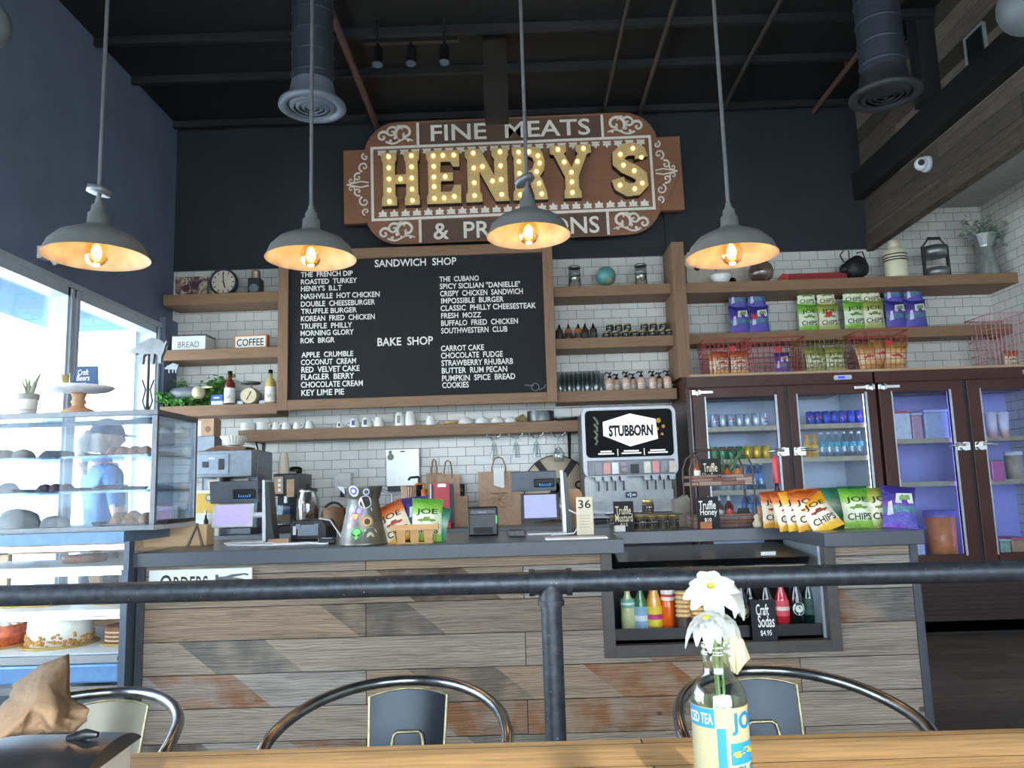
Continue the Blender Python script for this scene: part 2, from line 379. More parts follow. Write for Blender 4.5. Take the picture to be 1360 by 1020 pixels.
# bulkhead on the right, clad in old boards
M_OLD = planks('weathered_boards_bulkhead', [(0, '#4e4842'), (.35, '#6d655c'), (.65, '#8a8178'), (1, '#3d3833')], 'YZX', 1.5, .135, .002)
XB, ZB = 3.15, 3.2
bk = struct(MB().box(XB, YR, ZB, XB+.06, W, ZC), 'wall_bulkhead', M_OLD)
struct(MB().box(XB+.06, YR, 3.58, XR, W, 3.64), 'ceiling_recess', mat('white_soffit', '#a9aaa8', .8))
struct(MB().box(XB-.02, YR, ZB, XB-.001, W-.045, ZB+.13), 'trim_2', planks('weathered_edge_board', [(0, '#5a5046'), (1, '#6d6257')], 'YZX', 2.4, .3, .001))
# black steel frame
p = atX(1235, 165, XB-.07)
st = MB().box(XB-.09, YR, 3.66, XB-.001, W-.05, 3.90).box(XB-.13, p.y-.07, 3.9, XB-.001, p.y+.07, ZC)
struct(st, 'trim_3', M_BLACK)
# ceiling beams
for i, (x, y) in enumerate(((600, 45), (600, 98), (600, 158))):
    q = atZ(x, y, ZC-.06); struct(MB().box(XL, q.y-.02, ZC-.06, XB, q.y+.02, ZC), 'trim_%d' % (4+i), mat('ceiling_beam_paint', '#1c1f23', .7))
q = at(657, 60, 5.5)
struct(MB().box(q.x-.09, q.y-.06, 3.95, q.x+.09, q.y+.06, ZC), 'trim_7', wood('dark_post', '#2c231e', '#1f1a16', 'Z'))
# conduits under the ceiling
M_CON = mat('conduit_paint', '#4b4440', .5, .4); M_RUST = mat('rusty_conduit', '#6b5248', .6, .3)
for i, (x, y, lab, mm, r) in enumerate(((500, 165, 'rust-brown ceiling pipe running back above the left end of the sign', M_RUST, .03),
        (800, 147, 'thin ceiling conduit running back above the right end of the sign', M_CON, .014),
        (848, 150, 'ceiling conduit right of the thin one above the sign', M_CON, .02),
        (955, 122, 'ceiling conduit just right of the rightmost pendant rod', M_CON, .018),
        (1080, 130, 'ceiling conduit left of the right air duct, ending in a clip', M_RUST, .022))):
    q = at(x, y, W-.06); z = min(q.z, ZC-.06-r); solo(MB().cyl((q.x, 1.5, z), (q.x, W-.02, z), r, n=8).box(q.x-.02, 5.9, z, q.x+.02, 5.93, ZC-.0), 'conduit', mm, lab, 'pipe', (0, 0, 0))
# air ducts with round diffusers
M_DUCT = mat('dark_duct_metal', '#3a424c', .5, .4, .1); M_DIFF = mat('diffuser_paint', '#6d7681', .5, .2, .05); M_DIFFD = mat('dark_diffuser_paint', '#33373c', .5, .2)
for x, y, d, w_, lab, m2 in ((415, 143, 4.6, 88, 'round ceiling air diffuser on a dark duct, left of the sign', M_DIFF), (1176, 128, 4.6, 92, 'round dark air diffuser on a black duct beside the wooden bulkhead', M_DIFFD)):
    c = at(x, y, d); s = ppm(x, y, d); R = w_*s/2
    t = thing('air_duct', lab, 'air duct', (c.x, c.y, c.z))
    b = MB().cyl((0, 0, .1), (0, 0, ZC-c.z), R*.62, n=28)
    for k in range(7): b.lathe([(R*.62, .2+k*.14), (R*.65, .21+k*.14), (R*.62, .22+k*.14)], n=28, cap=False)
    b.build('duct', M_DUCT, t)
    b = MB().lathe([(R*.62, .16), (R*.72, .06), (R*.98, .02), (R, 0), (R*.9, -.012), (R*.74, -.006), (R*.74, .05)], n=36, cap=False)
    b.build('flange', m2, t)
    b = MB()
    for k in range(4): rr = R*(.7-.16*k); b.lathe([(rr, .012), (rr-.035*R/.2*.8, -.012), (rr-.04*R/.2*.8, -.008), (rr-.008, .02)], n=32, cap=False)
    b.lathe([(R*.74, .05), (.001, .05)], n=32, cap=False)
    b.build('louvres', m2, t)
# security camera on the bulkhead
c = atX(1233, 218, XB); t = thing('security_camera', 'white dome security camera on the wooden bulkhead', 'camera', (XB-.001, c.y, c.z))
MW = mat('white_plastic', '#dfe2e6', .35, var=.03)
MB().lathe([(.001, 0), (.062, 0), (.062, .03), (.05, .045)], axis=(-1, 0, 0), n=24).build('mount', MW, t)
MB().sph((-.062, -.02, -.005), .05, 18, 12).build('housing', MW, t)
d = Vector((-.45, -.85, -.1)).normalized(); o_ = Vector((-.062, -.02, -.005))+d*.035
MB().cyl(o_, o_+d*.022, .024, .022, 18).build('lens', M_BLKPL, t)
# small framed vent high on the bulkhead
p0, p1 = atX(1284, 62, XB), atX(1313, 60, XB); y0, y1 = sorted((p0.y, p1.y)); z0, z1 = atX(1297, 92, XB).z, atX(1297, 38, XB).z
t = thing('wall_picture', 'small dark picture in a thin pale frame high on the wooden bulkhead', 'picture', (XB-.002, (y0+y1)/2, z0))
h, l = z1-z0, (y1-y0)/2
MB().box(-.02, -l, 0, 0, -l+.015, h).box(-.02, l-.015, 0, 0, l, h).box(-.02, -l, 0, 0, l, .015).box(-.02, -l, h-.015, 0, l, h).build('frame', mat('pale_frame', '#8d9490', .5), t)
MB().box(-.012, -l+.01, .01, 0, l-.01, h-.01).build('panel', mat('dark_picture', '#142022', .3, var=.4), t)
# track light
c = at(545, 4, 5.2); t = thing('track_light', 'black three-spot track light hanging from the ceiling above the sign', 'lamp', (c.x, c.y, ZC-.16))
zz = min(c.z, ZC-.2)-(ZC-.16)
MB().box(-.34, -.02, zz+.02, .34, .02, zz+.05).box(-.25, -.01, zz+.05, -.23, .01, .16).box(.23, -.01, zz+.05, .25, .01, .16).build('track', M_BLKPL, t)
for k in (-.24, 0, .24):
    h = MB().cyl((k, 0, zz+.03), (k, 0, zz-.03), .012).cyl((k, 0, zz-.02), (k, -.02, zz-.15), .036, .042).build('spot_head', M_BLKPL, t)
    MB().cyl((k, -.0198, zz-.148), (k, -.0205, zz-.152), .035).build('lens', mat('spot_lens', '#5b6470', .1), h)
# emergency flood head on the left wall
c = atX(54, 337, XL); t = thing('wall_spotlight', 'pale spotlight head on the left wall above the window', 'lamp', (XL+.001, c.y, c.z))
MB().box(0, -.04, -.04, .03, .04, .04).cyl((.02, 0, 0), (.08, 0, 0), .012).build('bracket', MW, t)
MB().lathe([(.03, 0), (.05, .03), (.055, .09), (.05, .1)], (.1, -.06, .015), 20, axis=(.5, .4, -.75)).build('lamp_head', mat('pale_grey_lamp', '#9aa6b6', .4), t)
# round hanging discs cut by the frame's top corners
for x, y, d, r, lab in ((-22, 31, 2.6, 33, 'round pale-rimmed hanging shade cut by the left edge of the photo'), (1366, 8, 3.0, 38, 'round grey hanging shade in the top right corner')):
    c = at(x, y, d); R = r*ppm(x, y, d); t = thing('globe_pendant', lab, 'lamp', c)
    MB().sph((0, 0, 0), R, 28, 16).build('shade', mat('smoky_globe', '#5f6669', .5, var=.03), t)
    MB().cyl((0, 0, R*.97), (0, 0, ZC-c.z), .008).lathe([(R*.3, R*.93), (R*.2, R*1.15)], n=16).build('rod', M_DARK, t)
# ================================================================== COUNTER
M_CLAD = planks('reclaimed_counter_boards', [(0, '#a2978c'), (.2, '#b3a899'), (.4, '#9d8d7e'), (.55, '#b4b2b0'), (.75, '#ad967e'), (1, '#90857b')], 'XZY', 1.9, .143, .0018, '#e0a878')
M_SLAB = mat('charcoal_worktop', '#4a5057', .28, var=.06, scale=60); M_TRIM = mat('grey_steel_trim', '#45494f', .45, .3)
X0, X1 = at(181, 745, CF).x, at(1222, 745, CF).x
XO0, XO1, ZO = .395, 1.335, .505                     # opening of the drinks cooler
t = thing('service_counter', 'long service counter clad in weathered reclaimed boards with charcoal metal corner trim', 'counter', (0, CF, 0))
def P3(nm, m_, mt, **k): return m_.build(nm, mt, t, **k)
TH = .062; zt = CT-TH
P3('front_cladding', MB().box(X0+.03, .02, .0, XO0-.05, .05, zt), M_CLAD)
P3('lower_cladding', MB().box(XO0-.05, .02, 0, XO1+.05, .05, ZO-.05), M_CLAD)
P3('end_cladding', MB().box(XO1+.05, .02, 0, X1-.03, .05, zt), M_CLAD)
P3('side_panel', MB().box(X1-.03, .05, 0, X1-.005, .85, zt), M_CLAD)
P3('corner_trim', MB().box(X0, .01, 0, X0+.035, .06, zt), M_TRIM, bevel=.002)
P3('corner_trim', MB().box(X1-.035, .01, 0, X1, .06, zt), M_TRIM, bevel=.002)
f = MB().box(XO0-.05, .005, ZO-.05, XO0, .05, zt).box(XO1, .005, ZO-.05, XO1+.05, .05, zt).box(XO0, .005, ZO-.05, XO1, .05, ZO)
P3('opening_frame', f, mat('dark_bronze_trim', '#4a4340', .5, .2), bevel=.002)
P3('steel_reveal', MB().box(XO1-.012, .05, ZO, XO1-.001, .5, zt), mat('brushed_steel', '#a8b4bf', .35, .6))
P3('carcass', MB().box(X0+.01, .05, 0, XO0-.012, .85, zt).box(XO1, .05, 0, X1-.03, .85, zt).box(XO0-.012, .05, 0, XO1, .85, ZO-.012), M_BLACK)
P3('cable_hole', MB().cyl((at(905, 946, CF).x, .0185, at(905, 946, CF).z), (at(905, 946, CF).x, .021, at(905, 946, CF).z), .022, n=16), M_KTXT)
XS0, XS1 = at(828, 720, CF).x, at(1093, 720, CF).x
YB = 4.02                                             # set-back slab behind the cooler
wt = MB()
wt.prism([(X0-.012, .0), (XS0, .0), (XS0, YB-CF), (XS1, YB-CF), (XS1, .0), (X1+.02, .0), (X1+.02, .9), (X0-.012, .9)], -CT, -zt)
wt.v = [(a, c, -b) for a, b, c in wt.v]
solo(wt, 'worktop', M_SLAB, 'charcoal stone worktop running along the service counter, notched over the drinks cooler', 'worktop', (0, CF-.02, 0), bevel=.003)
# ORDERS board
a, b = at(197, 757, CF), at(334, 783, CF); sx = (b.x-a.x); zt_ = a.z-.003
t = thing('orders_sign', 'white enamel orders sign with a pointing hand on the counter front', 'sign', (a.x, CF+.018, zt_-.135))
MB().box(0, -.012, 0, sx, 0, .135).build('board', mat('cream_enamel', '#d9dcd4', .4, var=.06), t, bevel=.003)
m = MB(); m.text('O', .05, .105, .03, .114, -.0125, off=.01); m.text('RDERS', .112, .265, .03, .105, -.0125, off=.01); m.box(.05, -.0125, .018, .265, -.0122, .022)
m.build('lettering', M_KTXT, t)
h = MB().prism([(.31, .05), (.345, .045), (.365, .052), (.40, .055), (.43, .06), (.43, .085), (.40, .092), (.372, .094), (.345, .1), (.31, .098)], -.0128, -.0122)
h.prism([(.345, .1), (.372, .094), (.425, .104), (.445, .101), (.447, .108), (.43, .112), (.37, .108)], -.0128, -.0122).prism([(.298, .04), (.312, .04), (.312, .108), (.298, .108)], -.0128, -.0122)
h.build('pointing_hand', mat('grey_print', '#56595c', .6), t)
# ---------------------------------------------------------------- drinks cooler in the opening
t = thing('drinks_cooler', 'black open-front drinks cooler recessed in the counter', 'cooler', (0, CF, 0))
ZI = .528
b = MB().box(XO0-.01, .47, ZO-.01, XO1-.013, .5, .88).box(XO0-.01, .06, ZO-.01, XO0, .47, .88).box(XO0, .06, ZO-.01, XO1-.013, .47, ZI-.012)
b.build('liner', mat('black_liner', '#0d0f12', .35), t)
MB().box(XO0, .06, ZO-.005, XO1-.014, .075, .565).build('kick_plate', mat('black_gloss', '#0b0e13', .25), t)
MB().box(XO0, .08, ZI-.012, XO1-.014, .46, ZI).build('deck', M_DARK, t)
MB().add([(XO0, .02, .862), (XO1-.06, .02, .862), (XO1-.06, .45, .895), (XO0, .45, .895), (XO0, .05, .83), (XO1-.06, .05, .83), (XO1-.06, .45, .86), (XO0, .45, .86)],
         [(0, 1, 2, 3), (4, 7, 6, 5), (0, 4, 5, 1), (1, 5, 6, 2), (2, 6, 7, 3), (3, 7, 4, 0)]).build('canopy', mat('black_gloss', '#0b0e13', .25), t)
MB().box(XO0, .06, .812, XO1-.07, .075, .822).build('light_bar', mat('warm_edge', '#c9b39a', .3, emit=.15), t)
MB().box(XO0+.01, .09, .792, XO1-.05, .4, .796).build('glass_shelf', glass('shelf_glass', '#cfe3e0', .1), t)
c = at(1021, 723, CF); q = MB().box(c.x-.035, .012, .868, c.x+.035, .02, .892); q.build('maker_plate', M_STEEL, t, bevel=.004)
YBOT = 3.68
def bottle(name, label, x, cat='bottle', h=.23, r=.033, liq='#3c6b3a', lab=None, cap='#c7b36a', y=YBOT, z=ZI, lz=(.25, .55), neck=.42, grp=None, clear=False, round_lab=False):
    t = thing(name, label, cat, (x, y, z), 0, grp)
    mt = glass('bottle_'+liq, liq, .06) if clear else mat('bottle_'+liq, liq, .12, coat=.6, var=.08)
    pr = [(r*.85, 0), (r, .006), (r, h*.5), (r*.93, h*.58), (r*neck, h*.76), (r*neck*.9, h*.93), (r*neck*1.1, h*.94), (r*neck*1.1, h*.965)]
    MB().lathe(pr, n=20).build('body', mt, t)
    MB().lathe([(r*neck*1.2, h*.955), (r*neck*1.25, h*.96), (r*neck*1.2, h), (.001, h)], n=16).build('cap', mat('cap_'+cap, cap, .35, .3), t)
    if lab:
        if round_lab:
            m = MB(); fn = lambda a, b: (r*1.03*math.sin(a/r), -r*1.03*math.cos(a/r), b); zc = h*.36
            for k, (rr, mi) in enumerate(((r*.88, 0), (r*.62, 1), (r*.5, 0))):
                m.m = mi; e = 1+.012*k; n = 20
                m.add([(lambda a, b: (r*1.03*e*math.sin(a/r), -r*1.03*e*math.cos(a/r), b))(rr*math.cos(2*PI*i/n), zc+rr*math.sin(2*PI*i/n)) for i in range(n)], [tuple(range(n))])
            m.build('label', [mat('lab_'+lab[0], lab[0], .6), mat('lab_'+lab[1], lab[1], .6)], t)
        else:
            m = MB().lathe([(r*1.02, h*lz[0]), (r*1.02, h*lz[1])], n=20, cap=False); hh = h*(lz[1]-lz[0])
            m.m = 1; m.lathe([(r*1.03, h*lz[0]+hh*.35), (r*1.03, h*lz[0]+hh*.6)], n=20, cap=False)
            m.build('label', [mat('lab_'+lab[0], lab[0], .6), mat('lab_'+lab[1], lab[1], .6)], t)
    return t
def bx_(px): return at(px, 815, YBOT).x
G = 'bottles in the drinks cooler'
bottle('soda_bottle', 'pale yellow-green bottle, leftmost in the drinks cooler', bx_(834), h=.225, liq='#c9cf9a', lab=('#7fb3a5', '#d8ead8'), cap='#3f7f74', lz=(.5, .68), grp=G)
bottle('soda_bottle', 'green glass bottle with a pale blue label in the drinks cooler', bx_(851), h=.235, liq='#3f7a4a', lab=('#8fb8d4', '#dfe9ef'), cap='#d9dfe2', lz=(.08, .5), grp=G)
bottle('juice_bottle', 'yellow-orange juice bottle beside the green blue-label bottle', bx_(869), h=.235, r=.036, liq='#f0a840', lab=('#f2d23c', '#c43e7e'), cap='#e9902a', lz=(.12, .5), grp=G, neck=.6)
bottle('juice_bottle', 'bright orange soda bottle right of the yellow-orange bottle', bx_(888), h=.235, liq='#f0661d', lab=('#f3ebe6', '#cf3f34'), cap='#e9682a', lz=(.6, .8), grp=G, neck=.6)
bottle('cola_bottle', 'dark brown bottle behind the bread stacks in the drinks cooler', bx_(905), h=.225, liq='#2a1512', lab=('#57302a', '#3a1a18'), cap='#a6322a', grp=G)
bottle('soda_bottle', 'dark green bottle under the white flowers in the drinks cooler', bx_(924), h=.21, liq='#274a34', lab=('#b7c7b0', '#2e6b46'), cap='#2e6b46', grp=G)
bottle('soda_bottle', 'dark bottle with a gold-green round label left of the chalk card', bx_(986), h=.23, liq='#191412', lab=('#b9b27a', '#2c3a48'), cap='#6b6f73', round_lab=True, grp=G)
bottle('soda_bottle', 'black soda bottle directly behind the chalk card', bx_(1002), h=.235, liq='#130e10', lab=('#3a2f3a', '#8a8078'), cap='#4a4a55', grp=G, y=YBOT+.06)
bottle('soda_bottle', 'dark bottle with a pale label right behind the chalk card', bx_(1019), h=.24, liq='#1c1a1c', lab=('#8b8d78', '#55584c'), cap='#8a8f93', grp=G, lz=(.4, .55))
bottle('soda_bottle', 'red soda bottle right of the chalk card', bx_(1039), h=.23, liq='#c02a34', lab=('#d8505a', '#e8c8c0'), cap='#c9b0a8', grp=G)
bottle('soda_bottle', 'black bottle with a white and green round label in the cooler', bx_(1059), h=.245, liq='#12161a', lab=('#dfe6dc', '#4a7a5a'), cap='#c9d2d0', round_lab=True, grp=G)
bottle('soda_bottle', 'dark green bottle, rightmost in the drinks cooler', bx_(1076), h=.24, liq='#0f2a22', lab=('#2a4a40', '#1a3a30'), cap='#3a5a50', grp=G)
# stacked flatbreads hanging in a bag in front of the bottles
MBR = mat('toasted_flatbread', '#d9b27a', .8, var=.3, scale=80)
for i, (x, y0) in enumerate(((903, 806), (922, 812))):
    for k in range(6):
        c = at(x, y0-k*5.5, 3.6); z = .604+k*.0195-i*.012
        solo(MB().lathe([(.02, 0), (.033, .002), (.035, .009), (.03, .016), (.001, .018)], n=16), 'flatbread', MBR,
             '%s flatbread in the %s stack behind the white flowers' % (['bottom', 'second', 'third', 'fourth', 'fifth', 'topmost'][k], ['left', 'right'][i]), 'bread', (bx_(x), 3.6, z), 0, 'flatbreads stacked in the cooler')
for i, x in enumerate((903, 922)):
    c = MB().cyl((0, 0, 0), (0, 0, .0755-.012*i), .034, n=20); solo(c, 'bread_tin', mat('dark_tin', '#4a3632', .4, .3), ['dark tin under the left flatbread stack', 'dark tin under the right flatbread stack'][i], 'tin', (bx_(x), 3.6, ZI))
def chalk_card(name, label, c, w, h, lines, tilt=.12, rz=0, gold=False, wb=None, mt=None, foot=None):
    """standing chalkboard card; w, wb top and bottom widths; lines (text, x0, x1, z0, z1) in fractions"""
    wb = wb or w; t = thing(name, label, 'sign', c, rz); R = Matrix.Rotation(-tilt, 4, 'X')
    m = MB(R).prism([(-wb/2, 0), (wb/2, 0), (w/2, h), (-w/2, h)], 0, .008); m.build('board', mt or M_CHALK, t)
    m = MB(R)
    for s_, a, b, z0, z1 in lines: m.text(s_, -w/2+a*w, -w/2+b*w, z0*h, z1*h, -.0012, off=.01)
    m.build('lettering', M_GOLDTXT if gold else M_WTXT, t)
    if foot: MB().box(*foot[0]).build('foot_block', foot[1], t, bevel=.003)
    else: MB(R).box(-w*.1, .008, 0, w*.1, .02, h*.5).build('easel', M_BLACK, t)
    return t
c = at(1014, 850, 3.56)
chalk_card('chalk_sign', 'black chalk card reading Craft Sodas $4.95 standing in the drinks cooler', (c.x, 3.53, ZO), .108, .172,
           [('Craft', .2, .72, .62, .9), ('Sodas', .25, .92, .32, .62), ('$4.95', .32, .78, .1, .25)], tilt=.02)
# ================================================================== PASTRY CASES
M_CASEB = mat('case_blue_grey', '#5f7f9c', .35, .2); M_PALEW = mat('pale_birch', '#c9a27a', .55, var=.1); M_CW = mat('case_white', '#e6e8e8', .35, var=.04)
M_FRAME = mat('case_frame_grey', '#5d646c', .4, .5)
CX0, CX1 = -2.86, X0-.004; CY0, CY1 = 3.45, 4.25
t = thing('pastry_case', 'long glass-fronted refrigerated pastry case left of the counter', 'display case', (0, CY0, 0))
b = MB().box(CX0, .03, 0, CX1-.03, .8, .39).box(CX0, .0, .31, CX1-.03, .04, .40); b.build('base', M_FRAME, t)
MB().box(CX0, -.012, .385, CX1-.03, .03, .415).build('bumper', M_STEEL, t)
MB().box(CX0, -.01, .425, CX1-.03, .03, .505).build('blue_panel', mat('case_blue', '#6f97c4', .25, .3), t, bevel=.01)
MB().box(CX0, -.004, .508, CX1-.03, .02, .54).build('glass_channel', M_STEEL, t)
MB().box(CX1-.03, -.012, 0, CX1, .8, CT-.066).box(CX1-.024, -.008, CT-.066, CX1, .04, 1.02).build('end_panel', mat('case_end', '#53606d', .4, .3), t)
MB().box(CX0, 0, 1.015, CX1-.03, .8, 1.065).build('top', M_CASEB, t)
MB().box(CX0, .01, .54, CX1-.03, .016, 1.015).build('front_glass', M_PANE, t)
MB().box(CX0, .03, .51, CX1-.03, .76, .545).build('deck', M_CW, t)
for k, (z, y0) in enumerate(((.70, .12), (.885, .2))):
    MB().box(CX0, y0, z, CX1-.035, .74, z+.012).box(CX0, y0-.006, z-.012, CX1-.035, y0+.004, z+.016).build('shelf', M_CW, t)
m = MB().box(CX0, .755, .54, CX1-.03, .79, .60).box(CX0, .755, .93, CX1-.03, .79, 1.015)
for x in (at(-60, 740, 4.22).x, at(0, 740, 4.22).x, at(122, 740, 4.22).x): m.box(x, .755, .57, x+.055, .79, .94)
d = m.build('rear_door_frame', M_PALEW, t); MB().box(CX0, .772, .56, CX1-.03, .778, .95).build('pane', M_PANE, d)
MB().cyl((CX0+.02, .05, .995), (CX1-.05, .05, .995), .011, n=8).build('light_tube', mat('tube_light', '#fff3dc', .4, emit=3.5, var=0), t)
MB().cyl((CX0+.02, .16, .868), (CX1-.05, .16, .868), .005, n=6).build('light_tube', bpy.data.materials['tube_light'], t)
MB().cyl((CX0+.02, .09, .683), (CX1-.05, .09, .683), .005, n=6).build('light_tube', bpy.data.materials['tube_light'], t)
p = at(163, 867, CY0); MB().lathe([(.016, -.001), (.02, -.001), (.02, .001), (.016, .001)], (p.x, -.006, .525), 20, False, (0, 1, 0)).build('maker_badge', M_KTXT, t)
def cx(px, y, d): return at(px, y, d).x
# cakes on the deck
M_CREAM = mat('white_frosting', '#f3ecdc', .5, var=.05, scale=40, bump=.3)
def cake(name, label, px, r, h, side, top, y=3.72, z=.545, stripes=0, pipe=True, flakes=None, cat='cake'):
    t = thing(name, label, cat, (cx(px, 845, y), y, z))
    MB().lathe([(.001, 0), (r*1.22, 0), (r*1.25, .006), (r*1.2, .008), (.001, .008)], n=36).build('cake_board', mat('gold_board', '#c9a55a', .4, .3), t)
    MB().lathe([(.001, .008), (r, .008), (r*1.01, h*.5), (r, h), (r*.9, h+.006), (.001, h+.008)], n=36).build('body', side, t)
    if pipe:
        m = MB()
        for k in range(18): a = 2*PI*k/18; m.lathe([(.022, 0), (.02, .012), (.011, .022), (.001, .032)], (r*.86*math.cos(a), r*.86*math.sin(a), h), 8)
        m.build('piped_rim', top, t)
    if stripes:
        m = MB()
        for k in range(1, stripes): m.lathe([(r*1.005, h*k/stripes-.004), (r*1.03, h*k/stripes), (r*1.005, h*k/stripes+.004)], n=36, cap=False)
        m.build('filling_layers', top, t)
    if flakes:
        m = MB(); rd = random.Random(3)
        for k in range(160): a = rd.uniform(0, 2*PI); m.cbox((r*1.01*math.cos(a), r*1.01*math.sin(a), .012+abs(rd.gauss(0, .022))), (.012, .012, .008), Matrix.Rotation(rd.uniform(0, 3), 3, 'XYZ'[k % 3]))
        m.build('crumb_border', flakes, t)['kind'] = 'stuff'
    return t
cake('frosted_cake', 'white frosted cake with a golden crumb border on the case deck', 80, .135, .125, M_CREAM, M_CREAM, flakes=mat('toasted_flakes', '#c98b3c', .7, var=.4, scale=60))
cake('carrot_cake', 'bright orange layer cake cut by the left edge, on the case deck', -4, .12, .10, mat('orange_cake', '#d9602a', .6, var=.5, scale=40), M_CREAM)
cake('layer_cake', 'brown layered cake beside the case end on the deck', 166, .085, .075, mat('brown_sponge', '#8a5a3a', .7, var=.2), mat('tan_cream', '#d8b48a', .6), stripes=4, pipe=False)
cake('fruit_pie', 'golden fruit tart, left on the lower shelf of the pastry case', 18, .1, .035, mat('pie_crust', '#d9a24a', .6, var=.3), mat('pie_fill', '#f0c050', .4), y=3.85, z=.712, cat='pie')
cake('cream_pie', 'pale cream pie in the middle of the lower case shelf', 62, .1, .04, mat('pie_crust', '#d9a24a', .6, var=.3), M_CREAM, y=3.85, z=.712, cat='pie')
cake('fruit_pie', 'golden lattice tart, right on the lower shelf of the pastry case', 152, .085, .035, mat('pie_crust', '#d9a24a', .6, var=.3), mat('pie_fill', '#f0c050', .4), y=3.85, z=.712, cat='pie')
solo(MB().lathe([(.001, 0), (.10, 0), (.105, .03), (.1, .035), (.001, .04)], n=24), 'chocolate_cake', mat('chocolate_cake', '#8a4a2a', .5, var=.2), 'flat reddish-brown cake on the upper shelf of the pastry case', 'cake', (cx(112, 770, 4.0), 4.0, .897))
# upper countertop display
UX1 = at(207, 620, 3.5).x; UX0 = -2.86; UY0, UY1 = 3.5, 3.95; UZ0, UZ1 = 1.065, 1.61
M_UF = mat('bronze_grey_frame', '#6a6d70', .35, .7)
t = thing('glass_display', 'countertop glass display cabinet with two glass shelves, on top of the pastry case', 'display case', (0, UY0, UZ0))
H = UZ1-UZ0; D = UY1-UY0; s = .024
m = MB().box(UX0, 0, 0, UX1, D, .022)
m.build('bottom', mat('display_floor', '#c9ccca', .4), t)
m = MB().box(UX0, 0, H-s, UX1, s, H).box(UX0, D-s, H-s, UX1, D, H).box(UX1-s, s, H-s, UX1, D-s, H).box(UX0, -.003, -.0, UX1, .0, .024)
m.build('top_frame', M_UF, t, bevel=.003)
for y in (0, D-s): MB().box(UX1-s, y, .022, UX1, y+s, H-s).build('post', M_UF, t, bevel=.003)
MB().box(UX1-s, s, .022, UX1, D-s, .04).build('sill', M_UF, t)
MB().box(UX0, .008, .022, UX1-s, .013, H-s).build('front_glass', M_PANE, t)
MB().box(UX1-.014, s, .04, UX1-.009, D-s, H-s).build('side_glass', M_PANE, t)
MB().box(UX0, s, H-.008, UX1-s, D-s, H-.002).build('top_glass', M_PANE, t)
MB().box(UX0, D-.014, .022, UX1-s, D-.01, H-s).build('rear_glass', M_PANE, t)
SZ = (1.24-UZ0, 1.40-UZ0)
for z in SZ: MB().box(UX0, .02, z, UX1-s, D-.02, z+.006).box(UX0, .016, z-.004, UX1-s, .022, z+.008).box(UX1-s-.004, .02, z-.003, UX1-s+.004, D-.02, z+.008).build('shelf', glass('shelf_edge_glass', '#c5d3da', .04), t)
UY = 3.70
def tray(label, px, y, w, z, colr='#33353a'):
    solo(MB().prism([(-w/2, .0), (w/2, 0), (w/2+.015, .018), (w/2+.009, .018), (w/2-.004, .005), (-w/2+.004, .005), (-w/2-.009, .018), (-w/2-.015, .018)], -.13, .13), 'baking_tray', mat('tray_'+colr, colr, .4, .4), label, 'tray', (cx(px, y, UY), UY, z))
    return cx(px, y, UY)
def lump(name, label, x, z, sc, mt, cat='pastry', grp=None, y=UY, seed=0, bump=.12):
    rd = random.Random(seed); m = MB(); ph = [rd.uniform(0, 6) for _ in range(4)]
    def fn(u, v):
        a, b = 2*PI*u, PI/2*v; k = 1+bump*(math.sin(3*a+ph[0])+math.sin(5*a+4*b+ph[1])*.6)
        r = math.cos(b)**.7*k if v < 1 else .001
        return (sc[0]*r*math.cos(a), sc[1]*r*math.sin(a), sc[2]*math.sin(b)*(1+bump*.5*math.sin(2*a+ph[2])))
    m.grid(fn, 20, 7); m.add([fn(i/20, 0) for i in range(20)], [tuple(reversed(range(20)))])
    return solo(m, name, mt, label, cat, (x, y, z), 0, grp)
S0, S1, S2 = UZ0+.0225, 1.24+.0085, 1.40+.0085
M_CR = mat('croissant', '#8a4f30', .55, var=.3, scale=30); M_LOAF = mat('dark_loaf', '#4b4244', .6, var=.2); M_BREAD = mat('bread_crust', '#7d6a58', .7, var=.2)
x = tray('dark baking tray of croissants on the upper display shelf', 175, 598, .30, S2)
for k, (px, w) in enumerate(((152, .05), (166, .055), (180, .05), (194, .045))):
    lump('croissant', nth(k, 4)+' croissant in the dark tray on the upper display shelf', cx(px, 592, UY), S2+.006, (w*.52, .06, .042), M_CR, grp='croissants in the upper tray', seed=k)
for k, (px, w) in enumerate(((8, .075), (32, .075))):
    lump('bread_loaf', ['grey-brown loaf at the left edge of the upper display shelf', 'grey-brown loaf left of the dark loaf, upper display shelf'][k], cx(px, 595, UY), S2, (w*.62, .07, .05), M_BREAD, 'bread', seed=k+9, bump=.05)
solo(MB().prism([(-.06, 0), (.055, 0), (.05, .035), (-.02, .037), (-.05, .015)], -.06, .06), 'loaf_cake', M_LOAF, 'dark flat-topped loaf cake alone on the upper display shelf', 'cake', (cx(76, 597, UY), UY, S2))
x = tray('dark tray of berry scones on the middle display shelf', 78, 645, .26, S1)
for k, px in enumerate((60, 75, 89)):
    lump('scone', nth(k, 3)+' dark berry scone on the middle display shelf', cx(px, 640, UY), S1+.006, (.027, .05, .033), mat('berry_scone', '#5d464a', .7, var=.4, scale=50), grp='scones on the middle display shelf', seed=k+4)
tray('dark tray with a low dark cake on the middle display shelf', 146, 645, .22, S1)
lump('brownie_slab', 'low dark brownie slab on the middle display shelf', cx(146, 640, UY), S1+.006, (.08, .07, .022), mat('brownie', '#3b3033', .6), seed=12, bump=.03)
lump('muffin', 'pale grey muffin, left on the middle display shelf', cx(12, 638, UY), S1, (.045, .05, .05), mat('grey_muffin', '#8f8781', .7, var=.3), seed=8)
x = tray('black tray of golden cookies at the right of the display floor', 190, 690, .33, S0)
M_CK = mat('nut_cookie', '#a8743f', .75, var=.55, scale=70)
